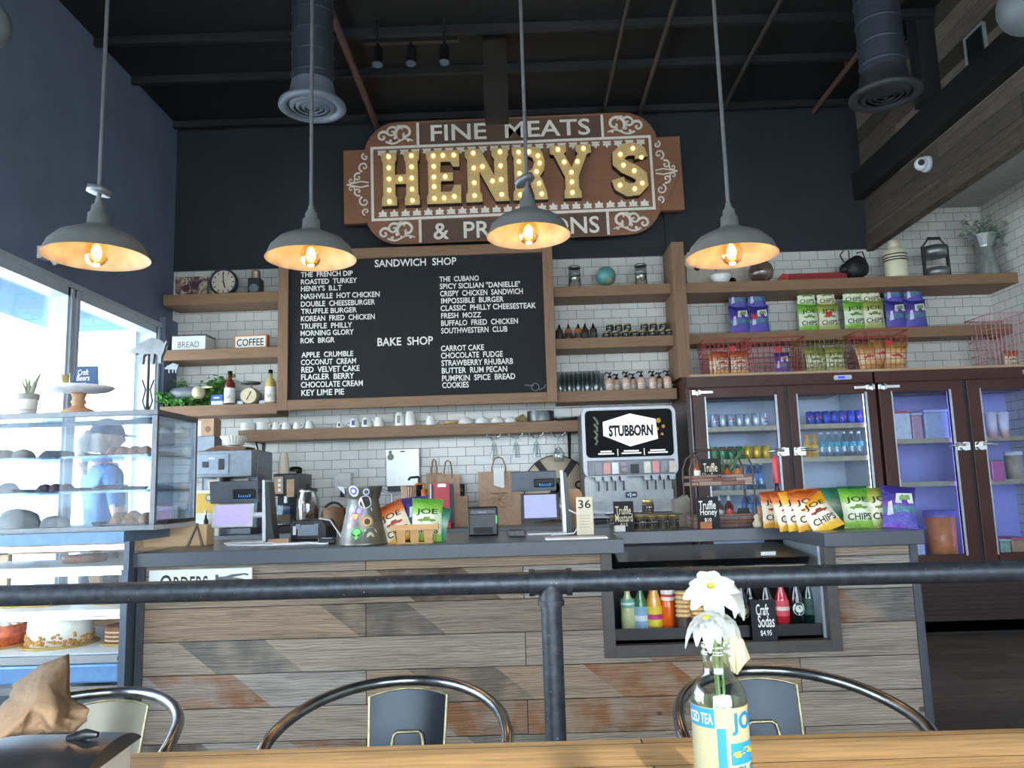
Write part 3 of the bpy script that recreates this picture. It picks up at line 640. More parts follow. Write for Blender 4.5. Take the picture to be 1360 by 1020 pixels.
for k, (px, hh) in enumerate(((160, .05), (178, .055), (196, .045), (214, .05))):
    lump('cookie_mound', nth(k, 4)+' mound of nutty cookies on the black display tray', cx(px, 688, UY), S0+.006, (.031, .08, hh), M_CK, grp='cookies on the black tray', seed=k+20, bump=.15)
lump('bread_bag', 'bulky wrapped bread parcel, left on the display floor', cx(22, 690, UY), S0, (.10, .09, .085), mat('wrapped_bread', '#8b8178', .45, var=.2), 'bread', seed=31)
lump('round_loaf', 'rounded grey loaf in the middle of the display floor', cx(74, 690, UY), S0, (.062, .07, .05), mat('grey_loaf', '#a39a94', .6, var=.1), 'bread', seed=33, bump=.04)
# ---------------------------------------------------------------- on top of the display
UYT = 3.57; UT = UZ1-.0015
c = at(37, 548, UYT); t = thing('aloe_pot', 'small aloe in a pale printed pot on top of the glass display', 'plant', (c.x, UYT, UT))
MB().lathe([(.001, 0), (.034, 0), (.04, .07), (.045, .075), (.045, .1), (.04, .1), (.038, .085), (.001, .085)], n=24).build('pot', bands('aloe_pot', [(0, '#d9d6cc'), (.2, '#9a9890'), (.24, '#d9d6cc'), (.55, '#d9d6cc'), (.72, '#8a8d86')], .6, hi=.1), t)
for k, (dx, dz, w) in enumerate(((-.03, .085, .007), (-.018, .11, .007), (.0, .10, .009), (.055, .125, .012), (.03, .06, .01), (-.006, .06, .012))):
    MB().tube([(dx*.15, 0, .085), (dx*.4, .005*k-.01, .085+dz*.5), (dx, .008*k-.02, .085+dz)], [w, w*.8, .001], 8).build('leaf', mat('aloe_green', '#7d8a72', .6, var=.25), t)
c = at(104, 545, UYT); t = thing('cake_stand', 'turned wooden cake stand with a white plate on top of the display', 'cake stand', (c.x, UYT, UT))
k_ = ppm(104, 530, UYT)
MB().lathe([(.001, 0), (.075, 0), (.07, .014), (.035, .028), (.024, .04), (.034, .055), (.025, .068), (.03, .085), (.034, .094), (.001, .095)], n=28).build('stem', wood('turned_beech', '#b48a66', '#9c7654', 'Z'), t)
MB().lathe([(.001, .095), (.05, .096), (.13, .108), (.152, .122), (.15, .125), (.12, .116), (.001, .11)], n=36).build('plate', mat('stand_plate', '#cfd3da', .4), t)
zp = UT+.112
c2 = at(112, 516, UYT); chalk_card('chalk_sign', 'blue-grey chalk card reading Craft Beers $6.95 on the cake stand', (c2.x, UYT, zp), .098, .115, [('Craft', .1, .62, .62, .86), ('Beers', .08, .7, .38, .62), ('$6.95', .04, .55, .14, .3)], wb=.13, mt=mat('blue_chalkboard', '#35547d', .6))
c2 = at(87, 516, UYT); t = thing('beer_glass', 'small glass of pale beer on the left of the cake stand', 'glass', (c2.x, UYT-.005, zp))
MB().lathe([(.015, 0), (.017, .002), (.019, .082), (.0175, .082), (.0155, .004)], n=18, cap=False).build('glass', M_GLASS, t); MB().lathe([(.001, .003), (.0155, .003), (.017, .07), (.001, .07)], n=18).build('beer', mat('pale_beer', '#b9ad62', .2), t)
# pig silhouettes
PIG = [(-.50, .06), (-.46, .1), (-.36, .13), (-.30, .24), (-.24, .22), (-.14, .28), (.08, .38), (.30, .33), (.42, .24), (.47, .30), (.5, .24), (.47, .2), (.44, .16), (.42, .02), (.36, -.12), (.34, -.3), (.28, -.3), (.27, -.12), (.2, -.06), (.16, -.06), (.13, -.3), (.07, -.3), (.06, -.05), (-.08, -.06), (-.12, -.1), (-.14, -.3), (-.2, -.3), (-.2, -.08), (-.28, -.02), (-.36, -.04), (-.47, .0)]
c = at(198, 468, 3.9); k_ = ppm(199, 468, 3.9)*50
t = thing('metal_pig', 'grey metal pig weathervane on a flared stand by the window', 'ornament', (c.x, 3.9, UZ1-.001))
zz = c.z-UZ1
MB().prism([(x*k_, zz+y*k_) for x, y in PIG], -.012, .012).build('body', M_GALV, t, bevel=.006)
MB().lathe([(.001, 0), (.05, 0), (.03, .012), (.012, .04), (.007, .08), (.006, zz-.05*k_)], n=16).build('stand', M_DARK, t)
m = MB()
for s_ in (-1, 1): m.tube([(.005*s_, .0, .03), (.025*s_, 0, .09), (.012*s_, 0, .15), (.03*s_, 0, .2)], .004, 6)
m.build('scroll', M_DARK, t)
c = at(226, 489, 6.4); k_ = ppm(226, 489, 6.4)*19
t = thing('metal_piglet', 'small grey metal pig hanging below the middle left shelf', 'ornament', (c.x, 6.43, c.z))
MB().prism([(x*k_, y*k_) for x, y in PIG], -.008, .008).build('body', M_GALV, t, bevel=.004); MB().cyl((0, 0, .3*k_), (0, 0, 2.355-c.z), .002).build('hook', M_DARK, t)
# ================================================================== PERSON behind the pastry case
def skin(name, J, E, mt, parent, sub=2, root=0):
    me = bpy.data.meshes.new(name); me.from_pydata([j[:3] for j in J], E, []); me.materials.append(mt)
    o = bpy.data.objects.new(name, me); COL.objects.link(o); o.parent = parent
    sk = o.modifiers.new('skin', 'SKIN'); sk.use_smooth_shade = True
    for i, d in enumerate(me.skin_vertices[0].data):
        r = J[i][3]; d.radius = r if isinstance(r, tuple) else (r, r); d.use_root = (i == root)
    sb = o.modifiers.new('sub', 'SUBSURF'); sb.levels = sub; sb.render_levels = sub
    dg = bpy.context.evaluated_depsgraph_get(); me2 = bpy.data.meshes.new_from_object(o.evaluated_get(dg))
    o.modifiers.clear(); o.data = me2; me2.name = name
    for p in me2.polygons: p.use_smooth = True
    return o
c = at(137, 600, 4.75); PX = c.x
t = thing('person', 'person in a blue T-shirt, pale apron and dark cap working behind the pastry case', 'person', (PX, 4.75, 0), -.75)
M_SKIN = mat('skin', '#b98a70', .5, var=.06); M_TEE = mat('blue_tshirt', '#2d639a', .8, var=.1); M_JEAN = mat('dark_trousers', '#2b3442', .8)
# local: faces +y, left is -x
J = [(0, 0, .93, (.15, .11)), (0, .01, 1.08, (.13, .1)), (0, .0, 1.24, (.15, .11)), (0, -.01, 1.36, (.14, .09)), (0, 0, 1.43, .055), (0, .015, 1.49, .05),
     (-.17, 0, 1.36, .06), (-.24, .02, 1.10, .045), (-.19, .22, 1.0, .036), (-.17, .27, .985, .028),
     (.17, 0, 1.36, .06), (.25, .02, 1.10, .045), (.2, .23, 1.0, .036), (.18, .28, .985, .028),
     (-.10, 0, .84, (.095, .1)), (-.105, .01, .48, .062), (-.11, -.01, .09, .042), (-.11, .13, .035, .035),
     (.10, 0, .84, (.095, .1)), (.105, .01, .48, .062), (.11, -.01, .09, .042), (.11, .13, .035, .035)]
E_ = [(0, 1), (1, 2), (2, 3), (3, 4), (4, 5), (3, 6), (6, 7), (7, 8), (8, 9), (3, 10), (10, 11), (11, 12), (12, 13), (0, 14), (14, 15), (15, 16), (16, 17), (0, 18), (18, 19), (19, 20), (20, 21)]
body = skin('body', J, E_, M_SKIN, t)
# clothing: paint the same body's faces shirt / trousers / shoes by place
me = body.data
for m_ in (M_TEE, M_JEAN, M_BLKPL): me.materials.append(m_)
for p in me.polygons:
    x, y, z = p.center
    if z < .075: p.material_index = 3
    elif z < .92: p.material_index = 2 if not (abs(x) > .13 and y > .12) else 0
    elif z < 1.425 and not (abs(x) > .13 and (z < 1.17)) and not y > .16: p.material_index = 1
h = MB()
def headfn(u, v):
    a, b = 2*PI*u, PI*(v-.5); r = math.cos(b)
    x, y, z = .074*r*math.cos(a), .095*r*math.sin(a), .118*math.sin(b)
    if z < 0: x *= 1+.9*z/.118*.35; y = y*(1+.25*z/.118) + .012*(-z/.118)
    if y > .06 and abs(x) < .016 and -.03 < z < .012: y += .018*(1-abs(x)/.016)
    return (x, .02+y, 1.585+z)
h.grid(headfn, 28, 20)
for s_ in (-1, 1): h.sph((s_*.075, .01, 1.58), .024, 8, 6, (.35, .7, 1.2))
h.tube([(-.024, .105, 1.535), (0, .112, 1.532), (.024, .105, 1.535)], .006, 6)
h.build('head', M_SKIN, t)
for s_ in (-1, 1): MB().sph((s_*.03, .103, 1.592), .011, 10, 6).build('eye', M_KTXT, t)
m = MB(); m.grid(lambda u, v: (.082*math.cos(PI*v/2)*math.cos(2*PI*u), .02+.104*math.cos(PI*v/2)*math.sin(2*PI*u), 1.605+.105*math.sin(PI*v/2)), 24, 8)
m.grid(lambda u, v: ((.08*(1-.15*v))*math.cos(PI*u), .055+(.075+.09*v)*math.sin(PI*u), 1.612-.012*v), 14, 4)
m.build('cap', mat('dark_cap', '#2f4058', .8), t)
m = MB().tube([(0, -.075, 1.62), (0, -.12, 1.56), (0, -.115, 1.45), (0, -.10, 1.36)], [.03, .04, .035, .012], 10)
m.grid(lambda u, v: (.079*math.cos(-PI*u), .012+.1*math.sin(-PI*u)*1.0, 1.61-.11*v), 16, 5)
m.build('hair', mat('light_brown_hair', '#9a8570', .6, var=.3, scale=80), t)
m = MB().grid(lambda u, v: ((.15+.03*v)*math.sin((u-.5)*2.6), .02+(.125+.02*v)*math.cos((u-.5)*2.6), 1.30-.72*v), 14, 10)
m.tube([(-.14, .06, 1.30), (-.09, .05, 1.42), (0, -.08, 1.46), (.09, .05, 1.42), (.14, .06, 1.30)], .012, 6)
m.build('apron', mat('pale_apron', '#b8aca0', .85), t)
for s_ in (-1, 1):                                       # hands: palm, four fingers and a thumb
    HJ = [(s_*.172, .265, .988, .024), (s_*.168, .305, .982, (.032, .016))]; HE = [(0, 1)]
    for k in range(4):
        bx, L = s_*(.168-.027*s_*0)+(k-1.5)*.019, (.062, .074, .07, .054)[k]; n = len(HJ)
        HJ += [(bx, .335, .98, .0088), (bx+(k-1.5)*.003, .335+L*.55, .972, .0082), (bx+(k-1.5)*.004, .335+L, .955, .0068)]; HE += [(1, n), (n, n+1), (n+1, n+2)]
    n = len(HJ); HJ += [(s_*.168-s_*.034, .30, .975, .0105), (s_*.168-s_*.05, .335, .962, .0085)]; HE += [(1, n), (n, n+1)]
    skin('hand', HJ, HE, M_SKIN, t, 1)
# ================================================================== CHIP BAGS
BW, BH = .15, .20
def bagmat(nm, stops, nz=.03): return bands(nm, stops, .32, hi=BH, noise=nz, crinkle=.55)
B_OR = bagmat('bag_orange', [(0, '#d98f14'), (.2, '#eab040'), (.28, '#ece0c4'), (.72, '#ece0c4'), (.82, '#d9782c'), (1, '#9c4018')])
B_YE = bagmat('bag_yellow', [(0, '#e0a012'), (.22, '#f1c03c'), (.3, '#f4ecd6'), (.7, '#f4ecd6'), (.78, '#edb02e'), (1, '#d98f1c')])
B_GR = bagmat('bag_green', [(0, '#6fa02c'), (.22, '#8fbe48'), (.3, '#dfe9c9'), (.68, '#dfe9c9'), (.78, '#86c040'), (1, '#4c8f2a')])
B_LG = bagmat('bag_olive', [(0, '#86943a'), (.25, '#b9bf7c'), (.32, '#e6e2c6'), (.68, '#e6e2c6'), (.78, '#a9b04c'), (1, '#7a8038')])
B_PU = bagmat('bag_purple', [(0, '#3f2a86'), (.25, '#7a48bc'), (.4, '#4a55a8'), (.55, '#5f3fa8'), (.68, '#3f8f86'), (.8, '#6a3aa8'), (1, '#2f2a7a')], .10)
B_TE = bagmat('bag_teal', [(0, '#2f8a6a'), (.4, '#59b08a'), (.6, '#cfe3d2'), (.8, '#3f9a78'), (1, '#1f5f4c')])
B_TA = bagmat('bag_tan', [(0, '#b9803c'), (.3, '#d9b070'), (.55, '#f0dfb8'), (.8, '#c99a4a'), (1, '#8f7a3a')])
CAR = [(-.5, .1), (-.46, .28), (-.2, .3), (-.12, .5), (.16, .5), (.22, .3), (.48, .28), (.5, .1), (.38, .1), (.34, .0), (.26, .0), (.22, .1), (-.2, .1), (-.24, 0), (-.32, 0), (-.36, .1)]
def bag_fn(th, sgn, rd):
    p1, p2 = rd.uniform(0, 6), rd.uniform(0, 6)
    def f(x, z):
        u, v = (x/BW+.5), z/BH; u = min(max(u, 0), 1); v = min(max(v, 0), 1)
        k = (1-abs(2*u-1)**2.6)*max(math.sin(PI*v), 0)**.55
        return sgn*th/2*k*(1+.10*math.sin(9*u+p1)*math.sin(7*v+p2)+.05*math.sin(23*u+11*v+p2))
    return f
_BAGS = {}
def bag_mesh(key, mt, prnt=None, car=None, th=.055, seed=1):
    """pillow bag 0.15 x 0.20 m standing on its lower seam"""
    if key in _BAGS: return _BAGS[key]
    rd = random.Random(seed); m = MB(); ff, fb = bag_fn(th, -1, rd), bag_fn(th, 1, rd)
    pin = lambda u, v: (u-.5)*BW*(1-.09*math.sin(PI*v)+.012*math.sin(26*v+seed))
    m.grid(lambda u, v: (pin(u, v), ff((u-.5)*BW, v*BH), v*BH), 12, 14)
    m.grid(lambda u, v: (pin(u, v), fb((u-.5)*BW, v*BH), v*BH), 12, 14, flip=True)
    sur = lambda x, z: (x, ff(x, z)-.0022, z)
    mats = [mt]
    if car: m.m = len(mats); mats.append(mat('car_'+car, car, .6, var=.25, scale=90)); m.add([sur(a*.085, .088+b*.05) for a, b in CAR], [tuple(range(len(CAR)))], False)
    if key == 'pu':
        for cl, x0, x1, z0, z1 in (('#d9dcd8', -.02, .058, .11, .165), ('#7f9a5c', -.005, .045, .125, .155), ('#c9bfe0', -.055, -.03, .05, .12)):
            m.m = len(mats); mats.append(mat('bag_patch_'+cl, cl, .4, var=.2)); m.add([tuple(Vector(sur(a, b))-Vector((0, .0012*len(mats), 0))) for a, b in ((x0, z0), (x1, z0+.006), (x1-.004, z1), (x0+.006, z1-.008))], [(0, 1, 2, 3)], False)
    if prnt:
        m.m = len(mats); mats.append(mat('bag_print_black', '#16130f', .6))
        for s_, x0, x1, z0, z1 in prnt: m.text(s_, x0, x1, z0, z1, 0, fn=sur, off=.012)
    o = m.build('chip_bag', mats); COL.objects.unlink(o); _BAGS[key] = o.data; return o.data
JC = [('JOE', -.05, .05, .118, .152), ('CHIPS', -.055, .055, .038, .07)]
def bag(kind, label, c, s=1, rx=-.12, ry=0, rz=0, group=None, name='chip_bag'):
    spec = {'or': (B_OR, JC, '#a33a26'), 'ye': (B_YE, JC, '#8f3a22'), 'gr': (B_GR, JC, '#6a8f34'), 'ol': (B_LG, JC, '#76803a'), 'pu': (B_PU, None, None), 'te': (B_TE, None, None), 'ta': (B_TA, None, '#c0392b'), 'og': (B_GR, None, '#b5a06a')}[kind]
    o = bpy.data.objects.new(name, bag_mesh(kind, *spec)); COL.objects.link(o)
    o.location = c; o.rotation_mode = 'XYZ'; o.rotation_euler = (rx, ry, rz); o.scale = (s, s, s)
    return tag(o, label, 'chips', group)
def on(px, y, z, py=700): return Vector((at(px, py, y).x, y, z))
# row on the right end of the counter
g = 'chip bags displayed on the counter end'
rows = [('or', 1056, 3.80, .15, 0, 'leftmost orange and cream chip bag in the counter row, half hidden'), ('ye', 1068, 3.755, .12, .02, 'second orange and cream chip bag from the left in the counter row'),
        ('or', 1081, 3.71, .12, .03, 'third orange and cream chip bag from the left in the counter row'), ('ye', 1103, 3.655, .34, .05, 'fallen yellow-edged chip bag leaning at the front of the counter row'),
        ('gr', 1143, 3.72, .06, 0, 'bright green chip bag right of the fallen yellow one'), ('ol', 1177, 3.715, .04, 0, 'olive-yellow chip bag between the green and the purple bags')]
for k, y, d, tl, rz, lab in rows:
    bag(k, lab, on(1030 if 0 else y, d, CT-.001), .98, -.30 if k != 'ye' or y < 1100 else -.55, tl*-1 if y < 1100 else (-.38 if y == 1103 else 0), rz-.05, g)
bag('pu', 'shiny purple chip bag at the right end of the counter row', on(1196, 3.65, CT-.001, 705), 1.02, -.34, .1, -.25, g)
for i, (k, px, d) in enumerate((('or', 1032, 3.98), ('or', 1048, 3.93), ('gr', 1084, 3.96), ('te', 1112, 3.92), ('te', 1140, 3.98))):
    bag(k, ['orange chip bag at the back left of the counter row', 'second orange chip bag in the back of the counter row', 'green chip bag in the back of the counter row', 'teal chip bag just left of the rearmost one', 'rearmost teal chip bag on the counter end'][i], on(px, d, CT-.001), .92+.02*i, -.2, 0, -.03, 'chip bags behind the counter row')
# berry basket of bags
BX = on(553, 3.68, CT, 718); t = thing('berry_basket', 'square chipwood berry basket of chip bags on the counter', 'basket', BX, .05)
bwm = wood('chipwood', '#b98a55', '#cfa06a'); w2, h2 = .105, .085
m = MB()
for a in range(4):
    R = Matrix.Rotation(a*PI/2, 4, 'Z'); m.M = R
    for k in (-1, 0, 1): x = k*.062; m.add([(x-.018, -w2*.8, 0), (x+.018, -w2*.8, 0), (x+.021, -w2, h2), (x-.021, -w2, h2), (x-.018, -w2*.8+.003, 0), (x+.018, -w2*.8+.003, 0), (x+.021, -w2+.003, h2), (x-.021, -w2+.003, h2)], [(0, 1, 2, 3), (5, 4, 7, 6), (0, 3, 7, 4), (1, 5, 6, 2)], False)
m.M = None; m.box(-w2*.8, -w2*.8, 0, w2*.8, w2*.8, .004); m.build('slats', bwm, t)
m = MB().prism([(-w2-.004, -w2-.004), (w2+.004, -w2-.004), (w2+.004, w2+.004), (-w2-.004, w2+.004)], -h2-.001, -h2+.024, [[(-w2+.001, -w2+.001), (w2-.001, -w2+.001), (w2-.001, w2-.001), (-w2+.001, w2-.001)]])
m.v = [(a, c, -b) for a, b, c in m.v]; m.build('rim', bwm, t)
for k, dx, dy, ry, rx, s, lab in (('or', -.055, -.045, -.42, -.12, .95, 'orange and cream chip bag tilted left in the berry basket'), ('gr', .05, -.05, .06, -.1, .98, 'bright green chip bag upright in the berry basket'),
        ('pu', .0, .03, -.1, .0, 1.02, 'purple chip bag at the back of the berry basket'), ('te', .075, .02, .22, .0, .8, 'teal chip bag at the right of the berry basket'), ('gr', -.05, .04, -.15, .05, .7, 'small green chip bag low in the left of the berry basket')):
    bag(k, lab, BX+Vector((dx, dy, .006)), s, rx, ry, .03, 'chip bags in the berry basket')
# ================================================================== COUNTER TOP THINGS
# galvanised pitcher with stickers
c = on(483, 3.64, CT, 720); t = thing('galvanised_pitcher', 'galvanised pitcher covered in colourful round stickers on the counter', 'pitcher', c, 0)
k = ppm(483, 690, 3.64); R0, R1, HH = 32*k, 19*k, 76*k
MB().lathe([(.001, 0), (R0, 0), (R0*1.02, .004), (R0*.98, .012), (R1*1.05, HH*.76), (R1*1.12, HH*.80), (R1*1.32, HH*.98), (R1*1.34, HH), (R1*1.26, HH*.985), (R1, HH*.77), (.001, HH*.3)], n=36).build('body', mat('galvanised_pitcher_steel', '#77756f', .42, .85, .3, 12), t)
m = MB().add([(-R1*1.2, -.03, HH*.86), (-R1*1.2, .03, HH*.86), (-R1*1.9, 0, HH*1.02), (-R1*1.22, -.035, HH), (-R1*1.22, .035, HH)], [(0, 2, 3), (1, 4, 2), (0, 1, 2)]); m.build('spout', M_GALV, t)
MB().tube([(R1*1.25, .02, HH*.93), (R1*1.9, .03, HH*.85), (R0*1.15, .03, HH*.5), (R0*.95, .02, HH*.25)], .007, 8).build('handle', M_GALV, t)
def rad(z): z = z/HH; return R0*.98+(R1*1.05-R0*.98)*z/.76 if z < .78 else R1*1.1+(R1*.24)*(z-.78)/.2
def sticker(nm, a, z, r, cols, shape=None):
    m = MB(); mm = []
    for i, (s_, colr, poly) in enumerate(cols):
        mm.append(mat('sticker_'+colr, colr, .45, var=.08)); m.m = i
        P = [(r*s_*math.cos(2*PI*q/20), r*s_*math.sin(2*PI*q/20)) for q in range(20)] if poly is None else [(p[0]*r, p[1]*r) for p in poly]
        V = []
        for x, y in [(p[0]*1.7, p[1]*1.7) for p in P]:
            zz = z+y; rr = rad(zz)+.0016+.0007*i; aa = a+x/rad(z); V.append((rr*math.sin(aa), -rr*math.cos(aa), zz))
        m.add(V, [tuple(range(len(V)))], False)
    m.build('sticker', mm, t)
E1 = [(-.5, .15), (-.1, -.1), (-.15, -.35), (-.5, -.1)]; E2 = [(-x, y) for x, y in reversed(E1)]
AL = [(-.55, .4), (-.3, .75), (.3, .75), (.55, .4), (.45, -.1), (.0, -.75), (-.45, -.1)][::-1]
sticker('s', -.12, HH*.19, .019, [(1, '#35c24e', None), (.85, '#1f6b3a', None), (1, '#6fe06a', AL), (1, '#123a20', E1), (1, '#123a20', E2)])
sticker('s', .5, HH*.17, .021, [(1, '#d9d4be', None), (.86, '#5d5c4c', None), (1, '#cfc8ae', [(-.5, -.2), (.5, -.2), (.3, .25), (-.05, .45), (-.4, .2)])])
sticker('s', .38, HH*.40, .016, [(1, '#b98a4a', None), (.75, '#e0b070', None), (.5, '#4a3a2a', None)])
sticker('s', .30, HH*.73, .017, [(1, '#e9e9e9', None), (.88, '#2a2a2c', None), (1, '#e9e9e9', [(-.5, .1), (.5, .1), (.4, .3), (-.4, .3)])])
sticker('s', .32, HH*.585, .013, [(1, '#e5e5e5', [(-1.3, -.4), (1.3, -.1), (1.3, .5), (-1.3, .3)]), (1, '#333333', [(-1.1, -.25), (1.1, .02), (1.1, .35), (-1.1, .15)])])
sticker('s', -.35, HH*.92, .015, [(1, '#d5d3e8', None), (.7, '#6a6aa8', None), (.35, '#e9e9f5', None)])
sticker('s', .35, HH*.90, .009, [(1, '#d5d3e0', None), (.6, '#5a5a70', None)])
sticker('s', -.30, HH*.48, .020, [(1, '#d05a9a', [(-1, -.3), (0, -.8), (1, -.4), (.8, .5), (-.4, .7)]), (1, '#f0c05a', [(-.5, -.1), (.3, -.3), (.5, .3), (-.2, .4)])])
sticker('s', -.05, HH*.58, .016, [(1, '#7a4fb8', [(-.8, -.6), (.5, -.7), (.8, .4), (-.5, .8)]), (.4, '#c9a0e8', None)])
sticker('s', -.5, HH*.62, .015, [(1, '#8fc4e8', [(-.8, -.6), (.5, -.7), (.8, .4), (-.5, .8)]), (.4, '#e8e8f8', None)])
sticker('s', -.55, HH*.33, .018, [(1, '#9aa8d8', [(-.9, -.5), (.5, -.7), (.8, .5), (-.5, .7)]), (.4, '#e8c8e8', None)])
def register(label, c, sc, disp, tab, tcol, flip=1):
    """till stand: upright post, customer display above, tablet below.  disp/tab = (x0, x1, z0, z1) about the post"""
    t = thing('till_stand', label, 'till', c); M_TG = mat('till_grey', '#565c64', .45, .2); M_LG = mat('till_light_grey', '#c3c9cf', .35, .2)
    MB().cbox((-.07, 0, .006), (.2, .16, .012)).build('base', M_LG, t, bevel=.004)
    m = MB().prism([(.015, 0), (.03, 0), (.03, .1), (.022, disp[3]), (.01, disp[3]), (.012, .1)], -.05, .05); m.build('post', M_LG, t)
    MB().prism([(.031, 0), (.075, 0), (.06, .1), (.04, disp[3]-.01), (.023, disp[3]-.01)], -.045, .045).build('post_cover', M_BLKPL, t)
    R = Matrix.Translation((0, -.03, (disp[2]+disp[3])/2)) @ Matrix.Rotation(.18, 4, 'X'); h = (disp[3]-disp[2])/2
    d = MB(R).box(disp[0], -.012, -h, disp[1], .012, h).build('rear_display', M_TG, t, bevel=.004)
    w = disp[1]-disp[0]
    MB(R).box(disp[1]-.5*w, -.03, -h*.55, disp[1]-.04*w, -.0125, h*.3).build('scanner', M_BLKPL, d, bevel=.006)
    m = MB(R)
    for q in range(6): m.box(disp[1]-(.38-.045*q)*w, -.0306, -h*.42, disp[1]-(.355-.045*q)*w, -.0303, -h*(.14 if q in (0, 5) else .24))
    m.build('scanner_marks', mat('blue_print', '#2f7fc0', .5, emit=.2), d)
    MB(R).box(disp[1]-.02, .0, -.01, .02, .01, .01).build('display_arm', M_BLKPL, t)
    R = Matrix.Translation((0, -.055, (tab[2]+tab[3])/2)) @ Matrix.Rotation(-.2, 4, 'X'); h = (tab[3]-tab[2])/2; fr = .013
    d = MB(R).box(tab[0], -.006, -h, tab[1], .006, h).build('tablet', tcol, t, bevel=.004)
    MB(R).box(tab[0]+fr*1.3, -.0075, -h+fr, tab[1]-fr*1.3, -.0061, h-fr*.6).build('screen', mat('lit_screen' if flip > 0 else 'lilac_screen', '#8f93bf' if flip > 0 else '#aaa0cc', .3, emit=.3, var=.02), d)
    m = MB(R)
    if flip > 0:
        for q in range(4): m.box(tab[0]+.03, -.0079, h-.03-q*.021, tab[0]+.03+(.07, .04, .065, .045)[q], -.0077, h-.026-q*.021)
        for q in (0, 3): m.box(tab[1]-.04, -.0079, h-.03-q*.03, tab[1]-.03, -.0077, h-.026-q*.03)
    else: m.box(-.12, -.0079, -.004, -.09, -.0077, -.001)
    m.build('screen_print', mat('screen_print', '#9a9ac0', .5, emit=.25), d)
    MB().cyl((.02, -.02, (tab[2]+tab[3])/2), (tab[1]-.01, -.05, (tab[2]+tab[3])/2), .014).build('tablet_arm', M_LG, t)
    return t
Y1 = 4.0; k = ppm(740, 690, Y1); c = on(744, Y1, CT, 710); zz = lambda px, py: (at(px, py, Y1).z-CT)
register('right-hand till stand with a lit order tablet under a dark customer display', c, 1, (-63*k, -3*k, zz(712, 652), zz(712, 626)), (-51*k, 0*k, zz(715, 691), zz(715, 655)), M_BLKPL)
c2 = on(349, Y1, CT, 715)
register('left-hand till stand with a pale lilac tablet under a grey customer display', c2, 1, (-68*k, -4*k, zz(312, 668), zz(312, 639)), (-62*k, -8*k, zz(315, 700), zz(315, 669)), mat('till_light_grey', '#c3c9cf', .35, .2), -1)
# receipt printers
def printer(label, px, y, w, d, h, face=None):
    t = thing('receipt_printer', label, 'printer', on(px, y, CT, 712), .04)
    MB().box(-w/2, 0, .0, w/2, d, h).build('body', M_BLKPL, t, bevel=.008)
    MB().box(-w/2+.01, -.006, h*.74, w/2-.01, .0, h*.92).build('cover', mat('printer_cover', '#22262b', .3), t, bevel=.003)
    MB().box(-w*.32, -.005, .012, w*.32, .0, h*.3).build('paper_slot', M_KTXT, t)
    MB().box(w/2-.012, -.004, h*.42, w/2-.004, .0, h*.7).build('status_light', mat('green_light', '#3fae5a', .4, emit=.4), t)
    m = MB().box(-w*.16, -.0068, h*.80, w*.1, -.0062, h*.84); m.build('maker_mark', mat('dim_print', '#7a8086', .5), t); return t
printer('black receipt printer beside the big kraft bag on the counter', 642, 4.02, 40*k, .15, 38*k)
t = thing('label_printer', 'black label printer with a front slot behind the till cables', 'printer', on(409, 4.08, CT, 715), -.1)
w = 50*k; MB().prism([(-w/2, 0), (w/2, 0), (w/2, .07), (w/2-.02, .105), (-w/2+.02, .105), (-w/2, .08)], 0, .17).build('body', M_BLKPL, t, bevel=.006)
MB().box(-w*.28, -.006, .025, w*.3, 0, .08).box(-w*.32, -.012, .06, -w*.2, 0, .085).box(w*.2, -.012, .06, w*.32, 0, .085).build('mechanism', mat('mech_grey', '#6f7780', .35, .5), t)
MB().box(-w*.42, -.004, .03, -w*.33, 0, .075).build('label', mat('white_label', '#d9dbdd', .5), t)
# card readers, cables, small bits
t = thing('card_reader', 'small dark card reader on its cradle left of the right-hand till', 'card reader', on(686, 3.86, CT, 713), .1)
MB().cbox((0, 0, .018), (.085, .07, .036)).build('body', mat('reader_body', '#4a4446', .4, var=.5, scale=60), t, bevel=.008); MB().cbox((0, .05, .008), (.05, .04, .016)).build('cradle', M_BLKPL, t)
t = thing('card_reader', 'slim black card reader lying among the cables by the pitcher', 'card reader', on(434, 3.8, CT, 715), .3)
MB().cbox((0, 0, .012), (.08, .13, .024)).build('body', M_DARK, t, bevel=.006); MB().cbox((0, -.02, .0262), (.05, .05, .004)).build('keypad', mat('mech_grey', '#6f7780', .35, .5), t)
t = thing('cardboard_square', 'small flat brown cardboard piece behind the till cables', 'cardboard', on(370, 3.95, CT, 718), .2); MB().box(-.05, -.02, 0, .05, .03, .02).build('card', M_KRAFT, t)
M_CAB = mat('white_cable', '#e4e6ea', .4, var=.03)
for i, pts in enumerate(([(330, 3.74), (370, 3.72), (410, 3.75), (436, 3.72)], [(352, 3.88), (375, 3.8), (405, 3.83), (430, 3.78)], [(300, 3.8), (340, 3.78), (352, 3.86)])):
    P = [on(a, b, CT+.0045, 715) for a, b in pts]; Q = []
    for j in range(len(P)-1):
        for q in range(6): f = q/6; e = f*f*(3-2*f); v = P[j].lerp(P[j+1], f); v.y = P[j].y+(P[j+1].y-P[j].y)*e+.012*math.sin(4*f+j+i); Q.append(v)
    solo(MB().tube(Q+[P[-1]], .004, 6), 'cable', M_CAB, ['white cable lying nearest the front of the counter', 'white cable looping behind the front cable', 'short white cable under the left-hand till tablet'][i], 'cable', (0, 0, .0))
P = [Vector((c2.x+.26, 4.1, CT+.11)), Vector((c2.x+.32, 4.1, CT+.10)), Vector((c2.x+.37, 4.04, CT+.05)), Vector((c2.x+.42, 3.96, CT+.006))]
solo(MB().tube(P, .004, 6), 'cable', M_CAB, 'white cable falling from the label printer to the counter', 'cable')
